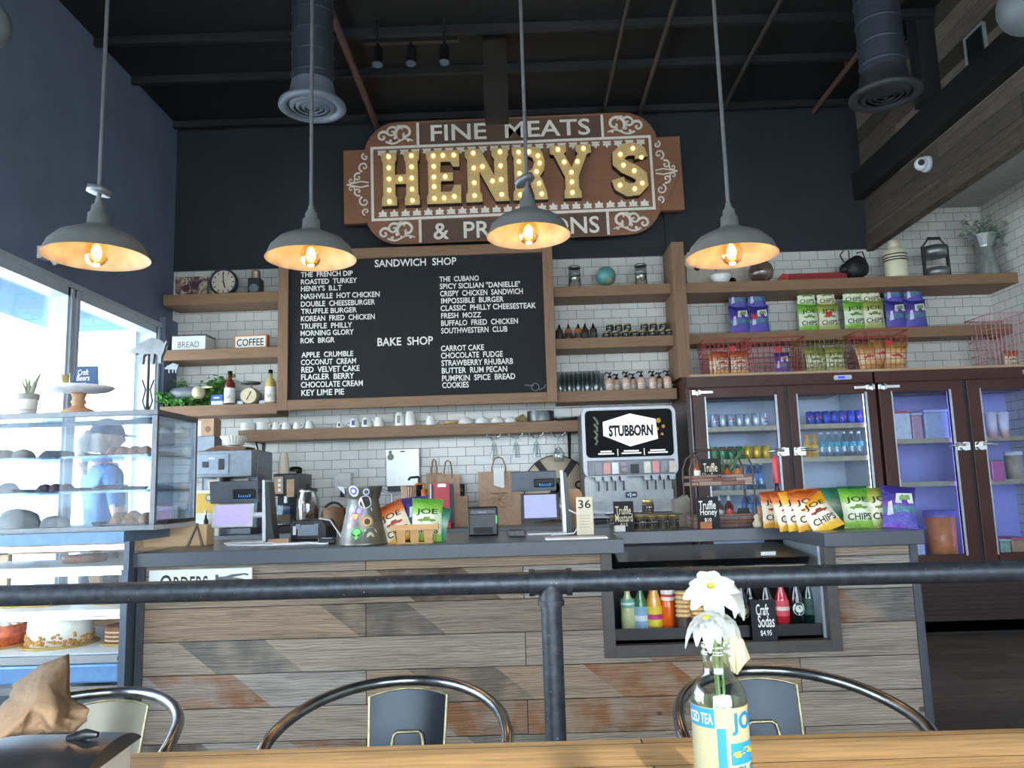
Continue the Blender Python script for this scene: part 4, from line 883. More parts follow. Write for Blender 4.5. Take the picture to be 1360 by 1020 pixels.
P = [Vector((c.x+.045, 3.93, CT+.12)), Vector((c.x+.085, 3.9, CT+.1)), Vector((c.x+.095, 3.88, CT+.05)), Vector((c.x+.06, 3.86, CT+.008)), Vector((c.x-.05, 3.84, CT+.005))]
solo(MB().tube(P, .004, 6), 'cable', M_CAB, 'white cable looping down the right-hand till post', 'cable')
t = thing('white_card', 'stack of white paper lying in front of the right-hand till', 'paper', on(765, 3.6, CT, 716)); MB().box(-.14, -.05, 0, .14, .07, .006).build('sheets', mat('paper_white', '#e8e8e4', .7, var=.03), t)
# number stand 36
t = thing('table_number', 'pale table-number block reading 36 beside the soda machine', 'sign', on(778, 3.84, CT, 712), -.05); w = 23*ppm(778, 690, 3.84); h = 50*ppm(778, 690, 3.84)
MB().prism([(-w/2, 0), (w/2, 0), (w/2-.002, h), (-w/2+.002, h)], 0, .03).build('block', wood('pale_block', '#c9bda2', '#d8cdb4', 'Z', .6), t, bevel=.003)
m = MB().text('36', -w*.36, w*.36, h*.70, h*.92, -.0008, off=.01); m.build('lettering', M_KTXT, t)
m = MB()
for q in range(5): m.box(-w*.36, -.0006, h*(.2+.075*q), w*.3, -.0003, h*(.215+.075*q))
m.build('small_print', mat('faint_print', '#a89c84', .7), t)
solo(MB().prism([(-.04, 0), (.04, 0), (.04, .2), (.02, .225), (-.02, .225), (-.04, .2)], 0, .02), 'paddle_board', wood('brown_paddle', '#9c7450', '#b48a62', 'Z'), 'brown wooden paddle board behind the 36 table number', 'board', on(765, 4.1, CT, 705))
# wooden stand left
c = on(232, 3.9, CT, 722); t = thing('wooden_sign', 'small weathered wooden box with a dark metal easel beside the pastry case', 'box', c, 0); kk = ppm(230, 710, 3.9)
MB().box(-42*kk, 0, 0, 42*kk, .1, 27*kk).build('box', wood('pale_old_wood', '#b5926a', '#d0b088'), t, bevel=.003)
m = MB(); m.tube([(20*kk, -.03, 0), (30*kk, -.006, 27*kk), (40*kk, -.03, 0)], .008, 6); m.build('easel', mat('grey_easel', '#77726c', .5), t)
# ---------------------------------------------------------------- jar basket and cards on the set-back slab
c = on(855, 4.14, CT, 708); t = thing('wire_basket', 'low wire basket of preserve jars in front of the soda machine', 'basket', c); kk = ppm(855, 700, 4.14); w, d, h = 44*kk, .075, 20*kk
m = MB()
for z, e in ((.004, 0), (h*.5, .008), (h, .018)):
    P = [(-w-e, -d-e, z), (w+e, -d-e, z), (w+e, d+e, z), (-w-e, d+e, z)]; m.tube(P, .0035 if z > h*.9 else .002, 6, True)
for i in range(13): x = -w+2*w*i/12; m.tube([(x, -d, .004), (x*1.04, -d-.018, h)], .0017, 5); m.tube([(x, d, .004), (x*1.04, d+.018, h)], .0017, 5)
for i in range(9): x = -w+2*w*i/8; m.tube([(x, -d, .004), (x, d, .004)], .0017, 5)
m.build('wire', mat('aged_wire', '#8d8a80', .4, .8), t)
def jar(name, label, loc, r=.033, h=.075, body='#5d5236', lid='#c9b66a', lab=('#1d1b1a', '#cfc9b8'), grp=None):
    t = thing(name, label, 'jar', loc, 0, grp)
    MB().lathe([(.001, 0), (r*.94, 0), (r, .005), (r, h*.74), (r*.86, h*.82), (.001, h*.82)], n=20).build('body', mat('jar_'+body, body, .15, coat=.5, var=.25, scale=40), t)
    MB().lathe([(r*.9, h*.8), (r*.95, h*.81), (r*.95, h*.98), (r*.9, h), (.001, h)], n=20).build('lid', mat('lid_'+lid, lid, .35, .6), t)
    if lab:
        m = MB().lathe([(r*1.015, h*.16), (r*1.015, h*.64)], n=20, cap=False); m.m = 1
        fn = lambda x, z: (r*1.03*math.sin(x/r), -r*1.03*math.cos(x/r), z)
        for z0, z1, ww in ((.44, .54, .5), (.27, .32, .65)): m.add([fn(-r*ww, h*z0), fn(0, h*z0), fn(r*ww, h*z0), fn(r*ww, h*z1), fn(0, h*z1), fn(-r*ww, h*z1)], [(0, 1, 4, 5), (1, 2, 3, 4)], False)
        m.build('label', [mat('lab_'+lab[0], lab[0], .6), mat('lab_'+lab[1], lab[1], .6)], t)
    return t
g = 'preserve jars in the wire basket'; js = []
xs = [-38, -22, -6, 9, 24, 38]
j0 = jar('preserve_jar', 'leftmost gold-lidded jar in the wire basket', c+Vector((xs[0]*kk, -.035, .006)), .03, .075, grp=g)
for i, x in enumerate(xs[1:], 1): dup(j0, c+Vector((x*kk, -.035, .006)), .2*i, nth(i, 6)+' gold-lidded jar in the front of the wire basket')
dup(j0, c+Vector((6*kk, -.035, .0815)), .1, 'black-labelled gold-lidded jar standing on top of the jars in the wire basket')
dup(j0, c+Vector((-28*kk, .035, .006)), .1, 'gold-lidded jar behind the Truffle Mustard card', scale=(1, 1, 1.75))
kc = ppm(831, 690, 4.0)
chalk_card('chalk_sign', 'chalk card reading Truffle Mustard $15 leaning on the jar basket', on(830, 4.03, CT, 706), 27*kc, 40*kc, [('Truffle', .08, .86, .56, .84), ('Mustard', .05, .92, .32, .58), ('$15', .3, .66, .15, .28)], .06, .06, True, foot=((-.055, -.022, 0, .0, .012, .032), mat('white_card_holder', '#d9d9d6', .5)))
# napkin holder right of the soda machine
c = on(907, 4.42-.15, CT, 704); solo(MB().prism([(-.035, 0), (.05, 0), (.05, .15), (.035, .175), (-.01, .15), (-.035, .15)], 0, .1), 'napkin_box', mat('taupe_box', '#7a7468', .5), 'taupe upright napkin box between the soda machine and the tray stand', 'box', c, bevel=.004)
# two-tier tray stand
c = on(958, 4.2, CT, 712); kk = ppm(958, 680, 4.2); t = thing('tray_stand', 'two-tier tray stand with whitewashed brick-red wooden trays on the counter', 'stand', c)
M_WW = planks('whitewashed_tray_wood', [(0, '#96706a'), (.5, '#b8968e'), (1, '#cfc4bc')], 'XZY', .12, .02, .001, '#cfc4bc', knots=False)
def trough(z, x0, x1, d, h, nm):
    m = MB().box(x0, -d, z, x1, -d+.012, z+h).box(x0, d-.012, z, x1, d, z+h).box(x0, -d+.012, z, x0+.012, d-.012, z+h).box(x1-.012, -d+.012, z, x1, d-.012, z+h).box(x0+.012, -d+.012, z, x1-.012, d-.012, z+.008)
    m.build(nm, M_WW, t, bevel=.002)
zlo, zhi = .001, zz(958, 663)+.001
zhi = at(958, 645, 4.13).z-CT
trough(zlo, -40*kk, 42*kk, .085, 17*kk, 'lower_tray'); trough(zhi, -41*kk, 40*kk, .085, 14*kk, 'upper_tray')
m = MB(); top = at(958, 597, 4.2).z-CT
for y in (-.088, .088): m.tube([(-41*kk, y, 0), (-41.5*kk, y, zhi+.09), (-36*kk, y, top-.045), (-22*kk, y*.7, top), (22*kk, y*.7, top), (36*kk, y, top-.045), (41*kk, y, zhi+.09), (42*kk, y, 0)], .005, 6)
m.build('wire_frame', mat('rusty_wire', '#5b4a42', .5, .6), t)
zu = c.z+zhi+.009
chalk_card('chalk_sign', 'chalk card reading Truffle Hot Sauce on the upper tray', Vector((at(947, 640, 4.14).x, 4.16, zu)), 27*kk, 34*kk, [('Truffle', .12, .8, .48, .82), ('Hot Sauce', .06, .98, .2, .45)], .03, 0, True, foot=((-.02, .01, 0, .02, .03, .05), M_BLACK))
def sauce(label, x, y, z, liq, h=.13, r=.022, lab='#d8d2c4', grp='sauce bottles on the tray stand', cap='#33312f'):
    t = thing('sauce_bottle', label, 'bottle', (x, y, z), 0, grp)
    MB().lathe([(.001, 0), (r, 0), (r, h*.62), (r*.4, h*.76), (r*.38, h*.84), (.001, h*.84)], n=18).build('body', mat('sauce_'+liq, liq, .2, coat=.5, var=.15), t)
    MB().lathe([(r*.5, h*.82), (r*.5, h*.9), (r*.12, h), (.001, h)], n=12).build('cap', mat('cap_'+cap, cap, .5), t)
    MB().lathe([(r*1.02, h*.12), (r*1.02, h*.5)], n=18, cap=False).build('label', mat('lab_'+lab, lab, .6), t); return t
sx_ = lambda p, y=4.2: at(p, 640, y).x
sauce('brown sauce bottle with a grey label left of the Hot Sauce card', sx_(928), 4.2, zu, '#7a4a2a', .15, grp=None)
sauce('amber sauce bottle just right of the Hot Sauce card', sx_(967), 4.2, zu, '#a8541f', .10, .024, '#7a3a22', grp=None)
sauce('amber sauce bottle at the right of the upper tray', sx_(981), 4.2, zu, '#b8702f', .10, .024, '#a86a3a', grp=None)
t = thing('aloe_plant', 'spiky green aloe in a small pot at the back of the upper tray', 'plant', (sx_(968), 4.25, zu)); MB().lathe([(.001, 0), (.025, 0), (.032, .05), (.001, .05)], n=16).build('pot', mat('dark_pot', '#3b3a36', .6), t)
rd = random.Random(4); 
for q, (px, py) in enumerate(((941, 588), (948, 600), (957, 598), (966, 606), (975, 600), (984, 598), (991, 590), (954, 612), (978, 612))):
    e = at(px, py, 4.22); dx, dz = e.x-sx_(968), e.z-zu; w = .009
    MB().tube([(dx*.1, 0, .04), (dx*.5, -.01, .04+(dz-.04)*.5), (dx, -.03+.01*(q % 3), dz)], [w, w*.8, .001], 8).build('leaf', mat('aloe_dark_green', '#4c6b48', .5, var=.4), t)
zl = c.z+zlo+.0085
for i, (px, lq, lb) in enumerate(((939, '#3f3a36', '#c9cfd3'), (953, '#4a4038', '#b8bec4'), (966, '#5d2a22', '#c0463a'))):
    sauce(['dark bottle behind the Truffle Honey card', 'silver-capped dark bottle above the Truffle Honey card', 'red-labelled bottle right of the Truffle Honey card'][i], sx_(px, 4.2), 4.2, zl, lq, .155, .023, lb, None, '#9fa4a6')
solo(MB().prism([(-.045, 0), (.045, 0), (.03, .085), (-.02, .085)], -.012, .012), 'dark_tin', mat('olive_black_tin', '#24241f', .5), 'dark tapered tin at the right of the lower tray', 'tin', (sx_(984, 4.2), 4.2, zl))
kc = ppm(943, 690, 4.04)
chalk_card('chalk_sign', 'chalk card reading Truffle Honey $10 at the foot of the tray stand', on(943, 4.07, CT, 710), 29*kc, 42*kc, [('Truffle', .08, .86, .6, .88), ('Honey', .12, .9, .36, .62), ('$10', .3, .62, .2, .33)], .06, -.04, False, foot=((-.05, -.025, 0, .01, .01, .035), mat('wood_card_holder', '#a8683a', .6)))
solo(MB().lathe([(.001, 0), (.02, 0), (.026, .02), (.012, .04), (.018, .055), (.001, .07)], n=16), 'small_figurine', mat('cream_figurine', '#c9bda4', .6), 'tiny cream figurine beside the tray stand', 'ornament', on(1007, 4.05, CT, 709))
t = thing('kraft_box', 'small brown kraft box behind the orange chip bags', 'box', on(1017, 4.12, CT, 706)); MB().box(-.04, -.04, 0, .04, .04, .105).build('box', M_KRAFT, t, bevel=.002)
t = thing('pepper_mill', 'black bottle with a tall red cap behind the chip bags', 'bottle', on(1036, 4.2, CT, 700)); kk = ppm(1036, 650, 4.2)
z2 = at(1036, 605, 4.2).z-CT; MB().lathe([(.001, 0), (.022, 0), (.022, z2*.4), (.011, z2*.55), (.011, z2*.62), (.001, z2*.62)], n=16).build('body', M_BLKPL, t)
MB().lathe([(.015, z2*.6), (.017, z2*.63), (.016, z2*.93), (.006, z2), (.001, z2)], n=16).build('cap', mat('red_cap', '#d0404a', .4), t)
# ================================================================== SHELVES
SH = 'oak wall shelves'
def shelf(label, x0, x1, zt, y0=SF, th=.09, name='wall_shelf', bev=.004, y1=W-.001):
    return solo(MB().box(x0, y0, -th, x1, y1, 0), name, M_SHELF, label, 'shelf', (0, 0, zt), bevel=bev)
Z1, Z2, Z3, ZM = 2.925, 2.446, 1.968, 1.75
xl = at(369, 450, SF).x
shelf('top oak shelf left of the menu board, with the clock', XL+.06, xl, Z1); shelf('middle oak shelf left of the menu board, with the bread tin', XL+.06, xl, Z2); shelf('bottom oak shelf left of the menu board, with bottles and greenery', XL+.06, xl, Z3)
ZA, ZB_, ZC_ = 2.885, 2.437, 1.988
PX0, PX1 = at(897, 430, SF).x-.02, 1.43
xr = .33
shelf('top oak shelf right of the menu board, with the globe', xr, PX0, ZA); shelf('middle oak shelf right of the menu board, with small jars', xr, PX0, ZB_); shelf('bottom oak shelf right of the menu board, with glasses', xr, PX0, ZC_)
solo(MB().box(0, 0, 0, PX1-PX0, W-.042-6.27, 1.15), 'wooden_post', M_SHELFV, 'tall oak upright between the niche shelves and the fridge shelves', 'post', (PX0, 6.27, 2.06), bevel=.004)
solo(MB().box(0, 0, 0, .31, .03, 1.12), 'side_board', planks('niche_side_boards', [(0, '#5d5046'), (1, '#8a7a68')], 'YZX', .8, .12, .002), 'weathered board lining the side of the niche', 'board', (0, 0, 0)) if 0 else None
shelf('long mug shelf under the menu board', at(316, 578, 6.42).x, at(776, 565, 6.42).x, ZM, 6.42, .093)
zrt, zr2, zft = 2.861, 2.456, 2.057
shelf('long top shelf above the fridges, with the striped jug', PX1+.001, XR-.001, zrt, 6.3); shelf('narrow middle shelf above the fridges, behind the chip bags', PX1+.001, XR-.001, zr2, 6.45)
# shelf brackets under the mug shelf
for px, lab in ((345, 'black steel bracket at the left end of the mug shelf'), (757, 'black steel bracket near the right end of the mug shelf'), (772, 'black steel bracket at the right end of the mug shelf')):
    x = at(px, 595, 6.6).x; m = MB().box(-.012, -.2, -.006, .012, 0, 0).box(-.012, -.006, -.26, .012, 0, -.006); m.tube([(0, -.19, -.006), (0, -.006, -.22)], .008, 6)
    solo(m, 'shelf_bracket', M_BLACK, lab, 'bracket', (x, W-.001, ZM-.0935))
# ================================================================== MENU BOARD
YM = 6.3; tl, br_ = at(369, 332, YM), at(739, 535, YM); BXL, BXR = -1.985, .328; BZ0, BZ1 = 1.895, 3.255
t = thing('menu_board', 'big black letter board menu in an oak frame, SANDWICH SHOP and BAKE SHOP', 'menu board', (0, YM, 0))
fw = .085
MB().box(BXL, 0, BZ0, BXL+fw, .06, BZ1).build('side_rail', M_SHELFV, t, bevel=.004); MB().box(BXR-fw, 0, BZ0, BXR, .06, BZ1).build('side_rail', M_SHELFV, t, bevel=.004)
MB().box(BXL+fw, 0, BZ1-fw, BXR-fw, .06, BZ1).build('cross_rail', M_SHELF, t, bevel=.004); MB().box(BXL+fw, 0, BZ0, BXR-fw, .06, BZ0+fw).build('cross_rail', M_SHELF, t, bevel=.004)
MB().box(BXL+fw-.002, .025, BZ0+fw-.002, BXR-fw+.002, .045, BZ1-fw+.002).build('felt', mat('black_felt', '#1c1e22', .85, var=.08), t)
MB().box(BXL+.2, .06, BZ0+.1, BXR-.2, W-YM-.016, BZ1-.05).build('backing', M_BLACK, t)
M_LET = mat('letter_white', '#f2efe6', .5, var=.02)
def line(s, x0, y0, x1, y1, cap):
    """baseline from (x0,y0) to x1 in photo pixels, capital height cap"""
    a, b = at(x0, y0, YM+.02), at(x1, y1, YM+.02); h = cap*ppm(x0, y0, YM+.02); z = (a.z+b.z)/2
    _, _, _, tw, th = text_geo(s, .008)
    m = MB(); m.text(s, a.x, b.x, z-(.1*h if '"' in '' else 0), z+h, .0195, .006, off=.013); m.build('menu_line', M_LET, t)
def zz_(x, y): return 370+x/3.579, 320+y/3.579
L = [('SANDWICH  SHOP', 457, 125, 845, 112, 36), ('THE  FRENCH DIP', 106, 172, 352, 165, 25), ('ROASTED  TURKEY', 106, 205, 372, 200, 25), ("HENRY'S  B.L.T", 106, 239, 300, 234, 26), ('NASHVILLE  HOT CHICKEN', 106, 275, 480, 267, 26),
     ('DOUBLE  CHEESEBURGER', 106, 311, 458, 304, 26), ('TRUFFLE BURGER', 106, 346, 372, 340, 25), ('KOREAN  FRIED  CHICKEN', 106, 381, 457, 373, 26), ('TRUFFLE  PHILLY', 104, 418, 349, 412, 26), ('MORNING GLORY', 104, 451, 357, 445, 26), ('ROK  BRGR', 104, 487, 266, 482, 26),
     ('BAKE  SHOP', 470, 500, 734, 492, 40), ('APPLE  CRUMBLE', 108, 554, 355, 548, 26), ('COCONUT  CREAM', 106, 589, 368, 584, 27), ('RED  VELVET CAKE', 108, 625, 385, 619, 28), ('FLAGLER  BERRY', 107, 661, 359, 654, 28), ('CHOCOLATE CREAM', 106, 697, 400, 690, 28), ('KEY LIME PIE', 108, 736, 311, 730, 28),
     ('THE  CUBANO', 765, 194, 952, 188, 25), ('SPICY SICILIAN "DANIELLE"', 766, 227, 1148, 218, 27), ('CRISPY  CHICKEN  SANDWICH', 768, 262, 1161, 253, 27), ('IMPOSSIBLE  BURGER', 773, 296, 1070, 290, 26), ('CLASSIC  PHILLY CHEESESTEAK', 770, 332, 1224, 320, 27), ('FRESH  MOZZ', 773, 368, 963, 363, 26),
     ('BUFFALO  FRIED  CHICKEN', 773, 403, 1138, 394, 27), ('SOUTHWESTERN  CLUB', 773, 440, 1088, 431, 27), ('CARROT CAKE', 772, 524, 976, 518, 27), ('CHOCOLATE  FUDGE', 772, 558, 1066, 551, 28), ('STRAWBERRY RHUBARB', 774, 594, 1115, 585, 28), ('BUTTER  RUM PECAN', 776, 630, 1087, 622, 28), ('PUMPKIN  SPICE  BREAD', 777, 667, 1125, 656, 28), ('COOKIES', 778, 700, 904, 696, 28)]
for s_, x0, y0, x1, y1, cp in L: a, b = zz_(x0, y0), zz_(x1, y1); line(s_, a[0], a[1], b[0], b[1], cp/3.579)
c = at(711, 514, YM+.02); m = MB(); k = ppm(711, 514, YM)
m.tube([(c.x-14*k, .018, c.z+3*k), (c.x-2*k, .018, c.z+2*k)], .006, 5); m.tube([(c.x+5*k*math.cos(a/10*6.28), .018, c.z+5*k*math.sin(a/10*6.28)) for a in range(10)], .005, 5, True); m.tube([(c.x+5*k, .018, c.z-4*k), (c.x+12*k, .018, c.z-1*k), (c.x+14*k, .018, c.z+3*k)], .005, 5)
m.build('corner_emblem', mat('grey_emblem', '#6a6e74', .5), t)
# ================================================================== LEFT SHELF THINGS
def sx(px, py, y): return at(px, py, y).x
def front(px, py, y=6.5): return sx(px, py, y), ppm(px, py, y)
x, k = front(246, 374); t = thing('picture_panel', 'unframed brown and cream floral print panel at the left of the clock shelf', 'picture', (x, 6.6, Z1)); w, h = 17*k, 33*k
nt = NT('floral_print'); n1 = nt.n('TexNoise', Scale=9.0, Detail=4.0, Distortion=2.0); nt.l(nt.coord(), n1.inputs[0]); nt.set(Base__Color=nt.ramp(n1.outputs[0], [(.38, '#4a3540'), (.47, '#8d7466'), (.55, '#cbb79a'), (.62, '#5b4048')], 'LINEAR'), Roughness=.6)
MB().box(-w-.02, 0, 0, w+.04, .02, h).build('panel', nt.mat, t)
m = MB()
for px_, pz_, r_ in ((-.3, .52, .3), (.35, .62, .34), (.1, .25, .2)): m.disc((px_*w, pz_*h), r_*w, -.002, 16)
m.build('flowers', mat('dark_plum', '#4b2f3b', .6, var=.3), t)
x, k = front(297, 362, 6.45); r = 18*k; t = thing('wall_clock', 'round dark-rimmed clock with roman dial standing on the top left shelf', 'clock', (x, 6.45, Z1+r*.98))
MB().lathe([(r*.86, -.005), (r*.9, -.02), (r, -.018), (r*1.02, .02), (r*.98, .05), (.001, .05)], n=36, axis=(0, 1, 0), cap=False).build('case', mat('navy_case', '#2c3547', .35, .3), t)
MB().disc((0, 0), r*.88, .0, 36, .01).build('dial', mat('aged_dial', '#c4b7a4', .6, var=.08), t)
m = MB(); 
for q in range(12): a = q*PI/6; m.M = Matrix.Rotation(a, 4, 'Y'); m.box(-.004, -.002, r*.64, .004, -.0005, r*.8)
m.M = None; m.build('numerals', M_KTXT, t)
m = MB(Matrix.Rotation(-.05, 4, 'Y')).box(-.004, -.005, -.01, .004, -.003, r*.7); m.M = Matrix.Rotation(2.85, 4, 'Y'); m.box(-.005, -.005, -.01, .005, -.003, r*.48); m.build('hands', M_KTXT, t)
m = MB(); m.box(-.05, .0, -r*.98, .05, .05, -r*.93); m.build('foot', mat('navy_case', '#2c3547'), t)
x, k = front(340, 372, 6.48); t = thing('coffee_tin', 'black tin with a round emblem and brass lid on the top left shelf', 'tin', (x, 6.48, Z1)); w = 8.2*k
MB().box(-w, -w, 0, w, w, 21*k).build('body', mat('black_tin', '#22262c', .4), t, bevel=.006); MB().lathe([(w*.7, 21*k), (w*.7, 30*k), (w*.75, 31*k), (w*.6, 33*k), (.001, 33*k)], n=18).build('lid', mat('brass_lid', '#9a8f74', .4, .5), t)
m = MB().disc((0, 7*k), 6*k, -w-.002); m.build('emblem', mat('grey_emblem', '#6a6e74', .5), t)
x0, x1 = sx(228, 456, 6.42), sx(273, 456, 6.42); t = thing('bread_tin', 'white tin box reading BREAD on the middle left shelf', 'tin', ((x0+x1)/2, 6.42, Z2)); w = (x1-x0)/2; h = .125
MB().box(-w, 0, 0, w, .2, h).build('box', mat('white_enamel', '#dfe3df', .35, var=.05), t, bevel=.006); MB().box(-w-.004, -.004, h, w+.004, .204, h+.012).build('lid', mat('dark_lid', '#4b4a4a', .4, .3), t, bevel=.004)
m = MB().text('BREAD', -w*.62, w*.62, .025, .075, -.0012, off=-.005); m.build('lettering', M_KTXT, t)
x0, x1 = sx(309, 452, 6.42), sx(355, 452, 6.42); t = thing('coffee_sign', 'light box sign reading COFFEE in an orange-brown frame on the middle left shelf', 'sign', ((x0+x1)/2, 6.42, Z2), -.08); w = (x1-x0)/2; h = .115
MB().box(-w, 0, 0, -w+.012, .06, h).box(w-.012, 0, 0, w, .06, h).box(-w+.012, 0, 0, w-.012, .06, .01).box(-w+.012, 0, h-.01, w-.012, .06, h).build('frame', wood('orange_frame', '#b5693c', '#c98052'), t)
MB().box(-w+.011, .006, .009, w-.011, .05, h-.009).build('panel', mat('ivory_panel', '#e0ddd0', .5, var=.03), t); m = MB().text('COFFEE', -w*.8, w*.8, .022, .085, .0052, off=.012); m.build('lettering', M_KTXT, t)
# greenery, blue box, bottles, scale
def leafy(name, label, loc, n, rx, ry, rz, ls, mt, seed=1, cat='plant', stems=8, droop=.4):
    rd = random.Random(seed); t = thing(name, label, cat, loc); s_ = MB(); m = MB()
    for q in range(stems):
        a = rd.uniform(0, 2*PI); e = (rx*.8*math.cos(a), ry*.8*math.sin(a), rz*rd.uniform(.3, .95)); s_.tube([(0, 0, 0), (e[0]*.4, e[1]*.4, e[2]*.7), e], .003, 5)
        for l in range(n//stems):
            f = rd.uniform(.25, 1.1); p = Vector((e[0]*f, e[1]*f, e[2]*(f**.7)))+Vector((rd.gauss(0, rx*.16), rd.gauss(0, ry*.16), rd.gauss(0, rz*.12))); p.z = max(p.z, ls*.4)
            R = Matrix.Rotation(rd.uniform(0, 6.28), 3, 'Z') @ Matrix.Rotation(rd.uniform(-1, .8), 3, 'Y') @ Matrix.Rotation(rd.uniform(-.8, .8), 3, 'X'); L = ls*rd.uniform(.6, 1.2)
            P = [(0, 0, 0), (L*.35, L*.3, .06*L), (L*.75, L*.24, 0), (L, 0, -.15*L), (L*.75, -L*.24, 0), (L*.35, -L*.3, .06*L)]
            m.add([p+R @ Vector(v) for v in P], [(0, 1, 2, 3), (0, 3, 4, 5)], True)
    m.build('leaves', mt, t)['kind'] = 'stuff'; s_.build('stems', mat('stem_green', '#4c6a3a', .6), t); return t
x, k = front(262, 515); leafy('ivy', 'leafy green vine spreading behind the grey jug on the bottom left shelf', (x, 6.58, Z3), 420, .27, .1, .25, .06, M_GREEN, 2, stems=13)
x, k = front(240, 528, 6.45); leafy('ivy', 'bright trailing greenery at the left front of the bottom left shelf', (x-.02, 6.44, Z3), 260, .24, .045, .13, .06, mat('leaf_bright_green', '#5f9a4c', .55, var=.35, scale=60), 5, stems=10)
x, k = front(243, 519, 6.47); t = thing('enamel_jug', 'grey enamel jug with a cream mouth lying on its side among the greenery', 'jug', (x, 6.46, Z3+.115)); t.scale = (.88,)*3
MB().lathe([(.001, -.12), (.04, -.115), (.062, -.06), (.066, .02), (.06, .10), (.05, .13)], n=24, axis=(1, -.15, 0)).build('body', mat('grey_enamel', '#6d7076', .35), t)
MB().lathe([(.05, .128), (.062, .15), (.06, .2), (.03, .225), (.001, .225)], n=24, axis=(1, -.15, 0)).build('mouth', mat('cream_enamel_jug', '#d3c7a2', .4), t)
MB().tube([(.18, -.03, .04), (.25, -.04, .05), (.31, -.05, .045)], [.02, .014, .004], 8).build('spout', mat('cream_enamel_jug', '#d3c7a2'), t)
MB().box(-.05, -.03, -.129, .05, .03, -.05).build('rest', M_BLACK, t)
x, k = front(288, 527, 6.45); t = thing('sugar_box', 'blue and white carton beside the red-brown syrup bottle', 'box', (x, 6.45, Z3)); MB().box(-.05, 0, 0, .05, .08, .095).build('box', bands('sugar_carton', [(0, '#e3e7ea'), (.42, '#3f68a8'), (.5, '#3a5fb0')], .5, hi=.095), t, bevel=.003); MB().box(-.028, -.001, .062, .02, 0, .075).build('lettering', M_WTXT, t)
def syrup(label, px, liq, labc, grp=None):
    x, k = front(px, 530, 6.46); h = 46*k; r = 7*k; t = thing('syrup_bottle', label, 'bottle', (x, 6.46, Z3), 0, grp)
    MB().lathe([(.001, 0), (r, 0), (r, h*.62), (r*.75, h*.7), (r*.36, h*.78), (r*.34, h*.9), (.001, h*.9)], n=20).build('body', glass('syrup_'+liq, liq, .08) if 0 else mat('syrup_'+liq, liq, .15, coat=.6), t)
    MB().lathe([(r*.42, h*.89), (r*.42, h), (.001, h)], n=14).build('cap', M_BLKPL, t); m = MB().lathe([(r*1.02, h*.06), (r*1.02, h*.5)], n=20, cap=False); m.m = 1
    fn = lambda a, b: (r*1.03*math.sin(a/r), -r*1.03*math.cos(a/r), b)
    m.add([fn(-r*.5, h*.2), fn(0, h*.18), fn(r*.5, h*.2), fn(r*.3, h*.3), fn(-r*.3, h*.3)], [(0, 1, 2, 3, 4)], False); m.build('label', [mat('lab_'+labc, labc, .6), mat('lab_mid', '#8a8a78', .6)], t)
syrup('red-brown syrup bottle with a white label, left of the kitchen scale', 305, '#6f3326', '#e2dfd6'); syrup('pale yellow syrup bottle at the right end of the bottom left shelf', 359, '#c9b36a', '#e6e3d4')
x, k = front(333, 519, 6.46); t = thing('kitchen_scale', 'old cream-faced kitchen scale with a dark pan on the bottom left shelf', 'scale', (x, 6.46, Z3))
r = 11.5*k; MB().lathe([(.001, -.045), (r, -.045), (r, .06), (.001, .06)], (0, 0, r), 30, axis=(0, 1, 0)).build('case', mat('scale_case', '#8a8578', .4, .2), t)
MB().disc((0, r), r*.88, -.047, 30).build('dial', mat('cream_dial', '#cdbf98', .5), t); MB().cbox((0, -.049, r), (.006, .002, r*1.1), Matrix.Rotation(.5, 3, 'Y')).build('pointer', M_KTXT, t)
MB().cyl((0, 0, r*1.95), (0, 0, 27*k), .008).lathe([(.001, 27*k), (12*k, 27.5*k), (13*k, 29*k), (12.6*k, 30*k), (.001, 28.5*k)], n=28).build('pan', mat('scale_pan', '#5f625f', .35, .7), t)
for i, px in enumerate((320, 349)):
    xx = sx(px, 532, 6.44); solo(MB().box(-.025, 0, 0, .025, .05, .03), 'small_carton', mat('small_carton', '#b4c0cc', .5), ['low pale packet left of the kitchen scale', 'low pale packet right of the kitchen scale'][i], 'packet', (xx, 6.42, Z3), bevel=.002)
# ================================================================== NICHE THINGS
def clampjar(label, px, tilt=0):
    x, k = front(px, 365, 6.48); r, h = 8*k, 31*k; t = thing('storage_jar', label, 'jar', (x, 6.48, ZA))
    MB().lathe([(.001, .002), (r, .002), (r, h*.9), (r*.85, h*.93)], n=20, cap=False).build('glass', glass('jar_glass', '#e8ecea', .12), t)
    MB().lathe([(r*1.02, 0), (r*1.04, h*.06), (r*.97, h*.44), (.001, h*.44)], n=20).build('contents', mat('grey_contents', '#7c766d', .7, var=.4, scale=50), t)
    m = MB().lathe([(r*1.02, h*.9), (r*1.06, h*.93), (r*1.02, h*.98), (r*.5, h), (.001, h)], n=20); m.lathe([(r*1.03, h*.6), (r*1.06, h*.63), (r*1.03, h*.66)], n=20, cap=False)
    m.build('lid', M_GALV, t)
clampjar('glass storage jar left of the globe', 763); clampjar('glass storage jar right of the globe', 851)
x, k = front(804, 362, 6.5); r = 12.6*k; t = thing('globe', 'small blue-green desk globe on the top niche shelf', 'globe', (x, 6.5, ZA))
nt = NT('globe_map'); n1 = nt.n('TexNoise', Scale=9.0, Detail=5.0); nt.l(nt.coord(), n1.inputs[0]); nt.set(Base__Color=nt.ramp(n1.outputs[0], [(.5, '#5d9c98'), (.54, '#a8a06a'), (.66, '#b5b58a')]), Roughness=.35)
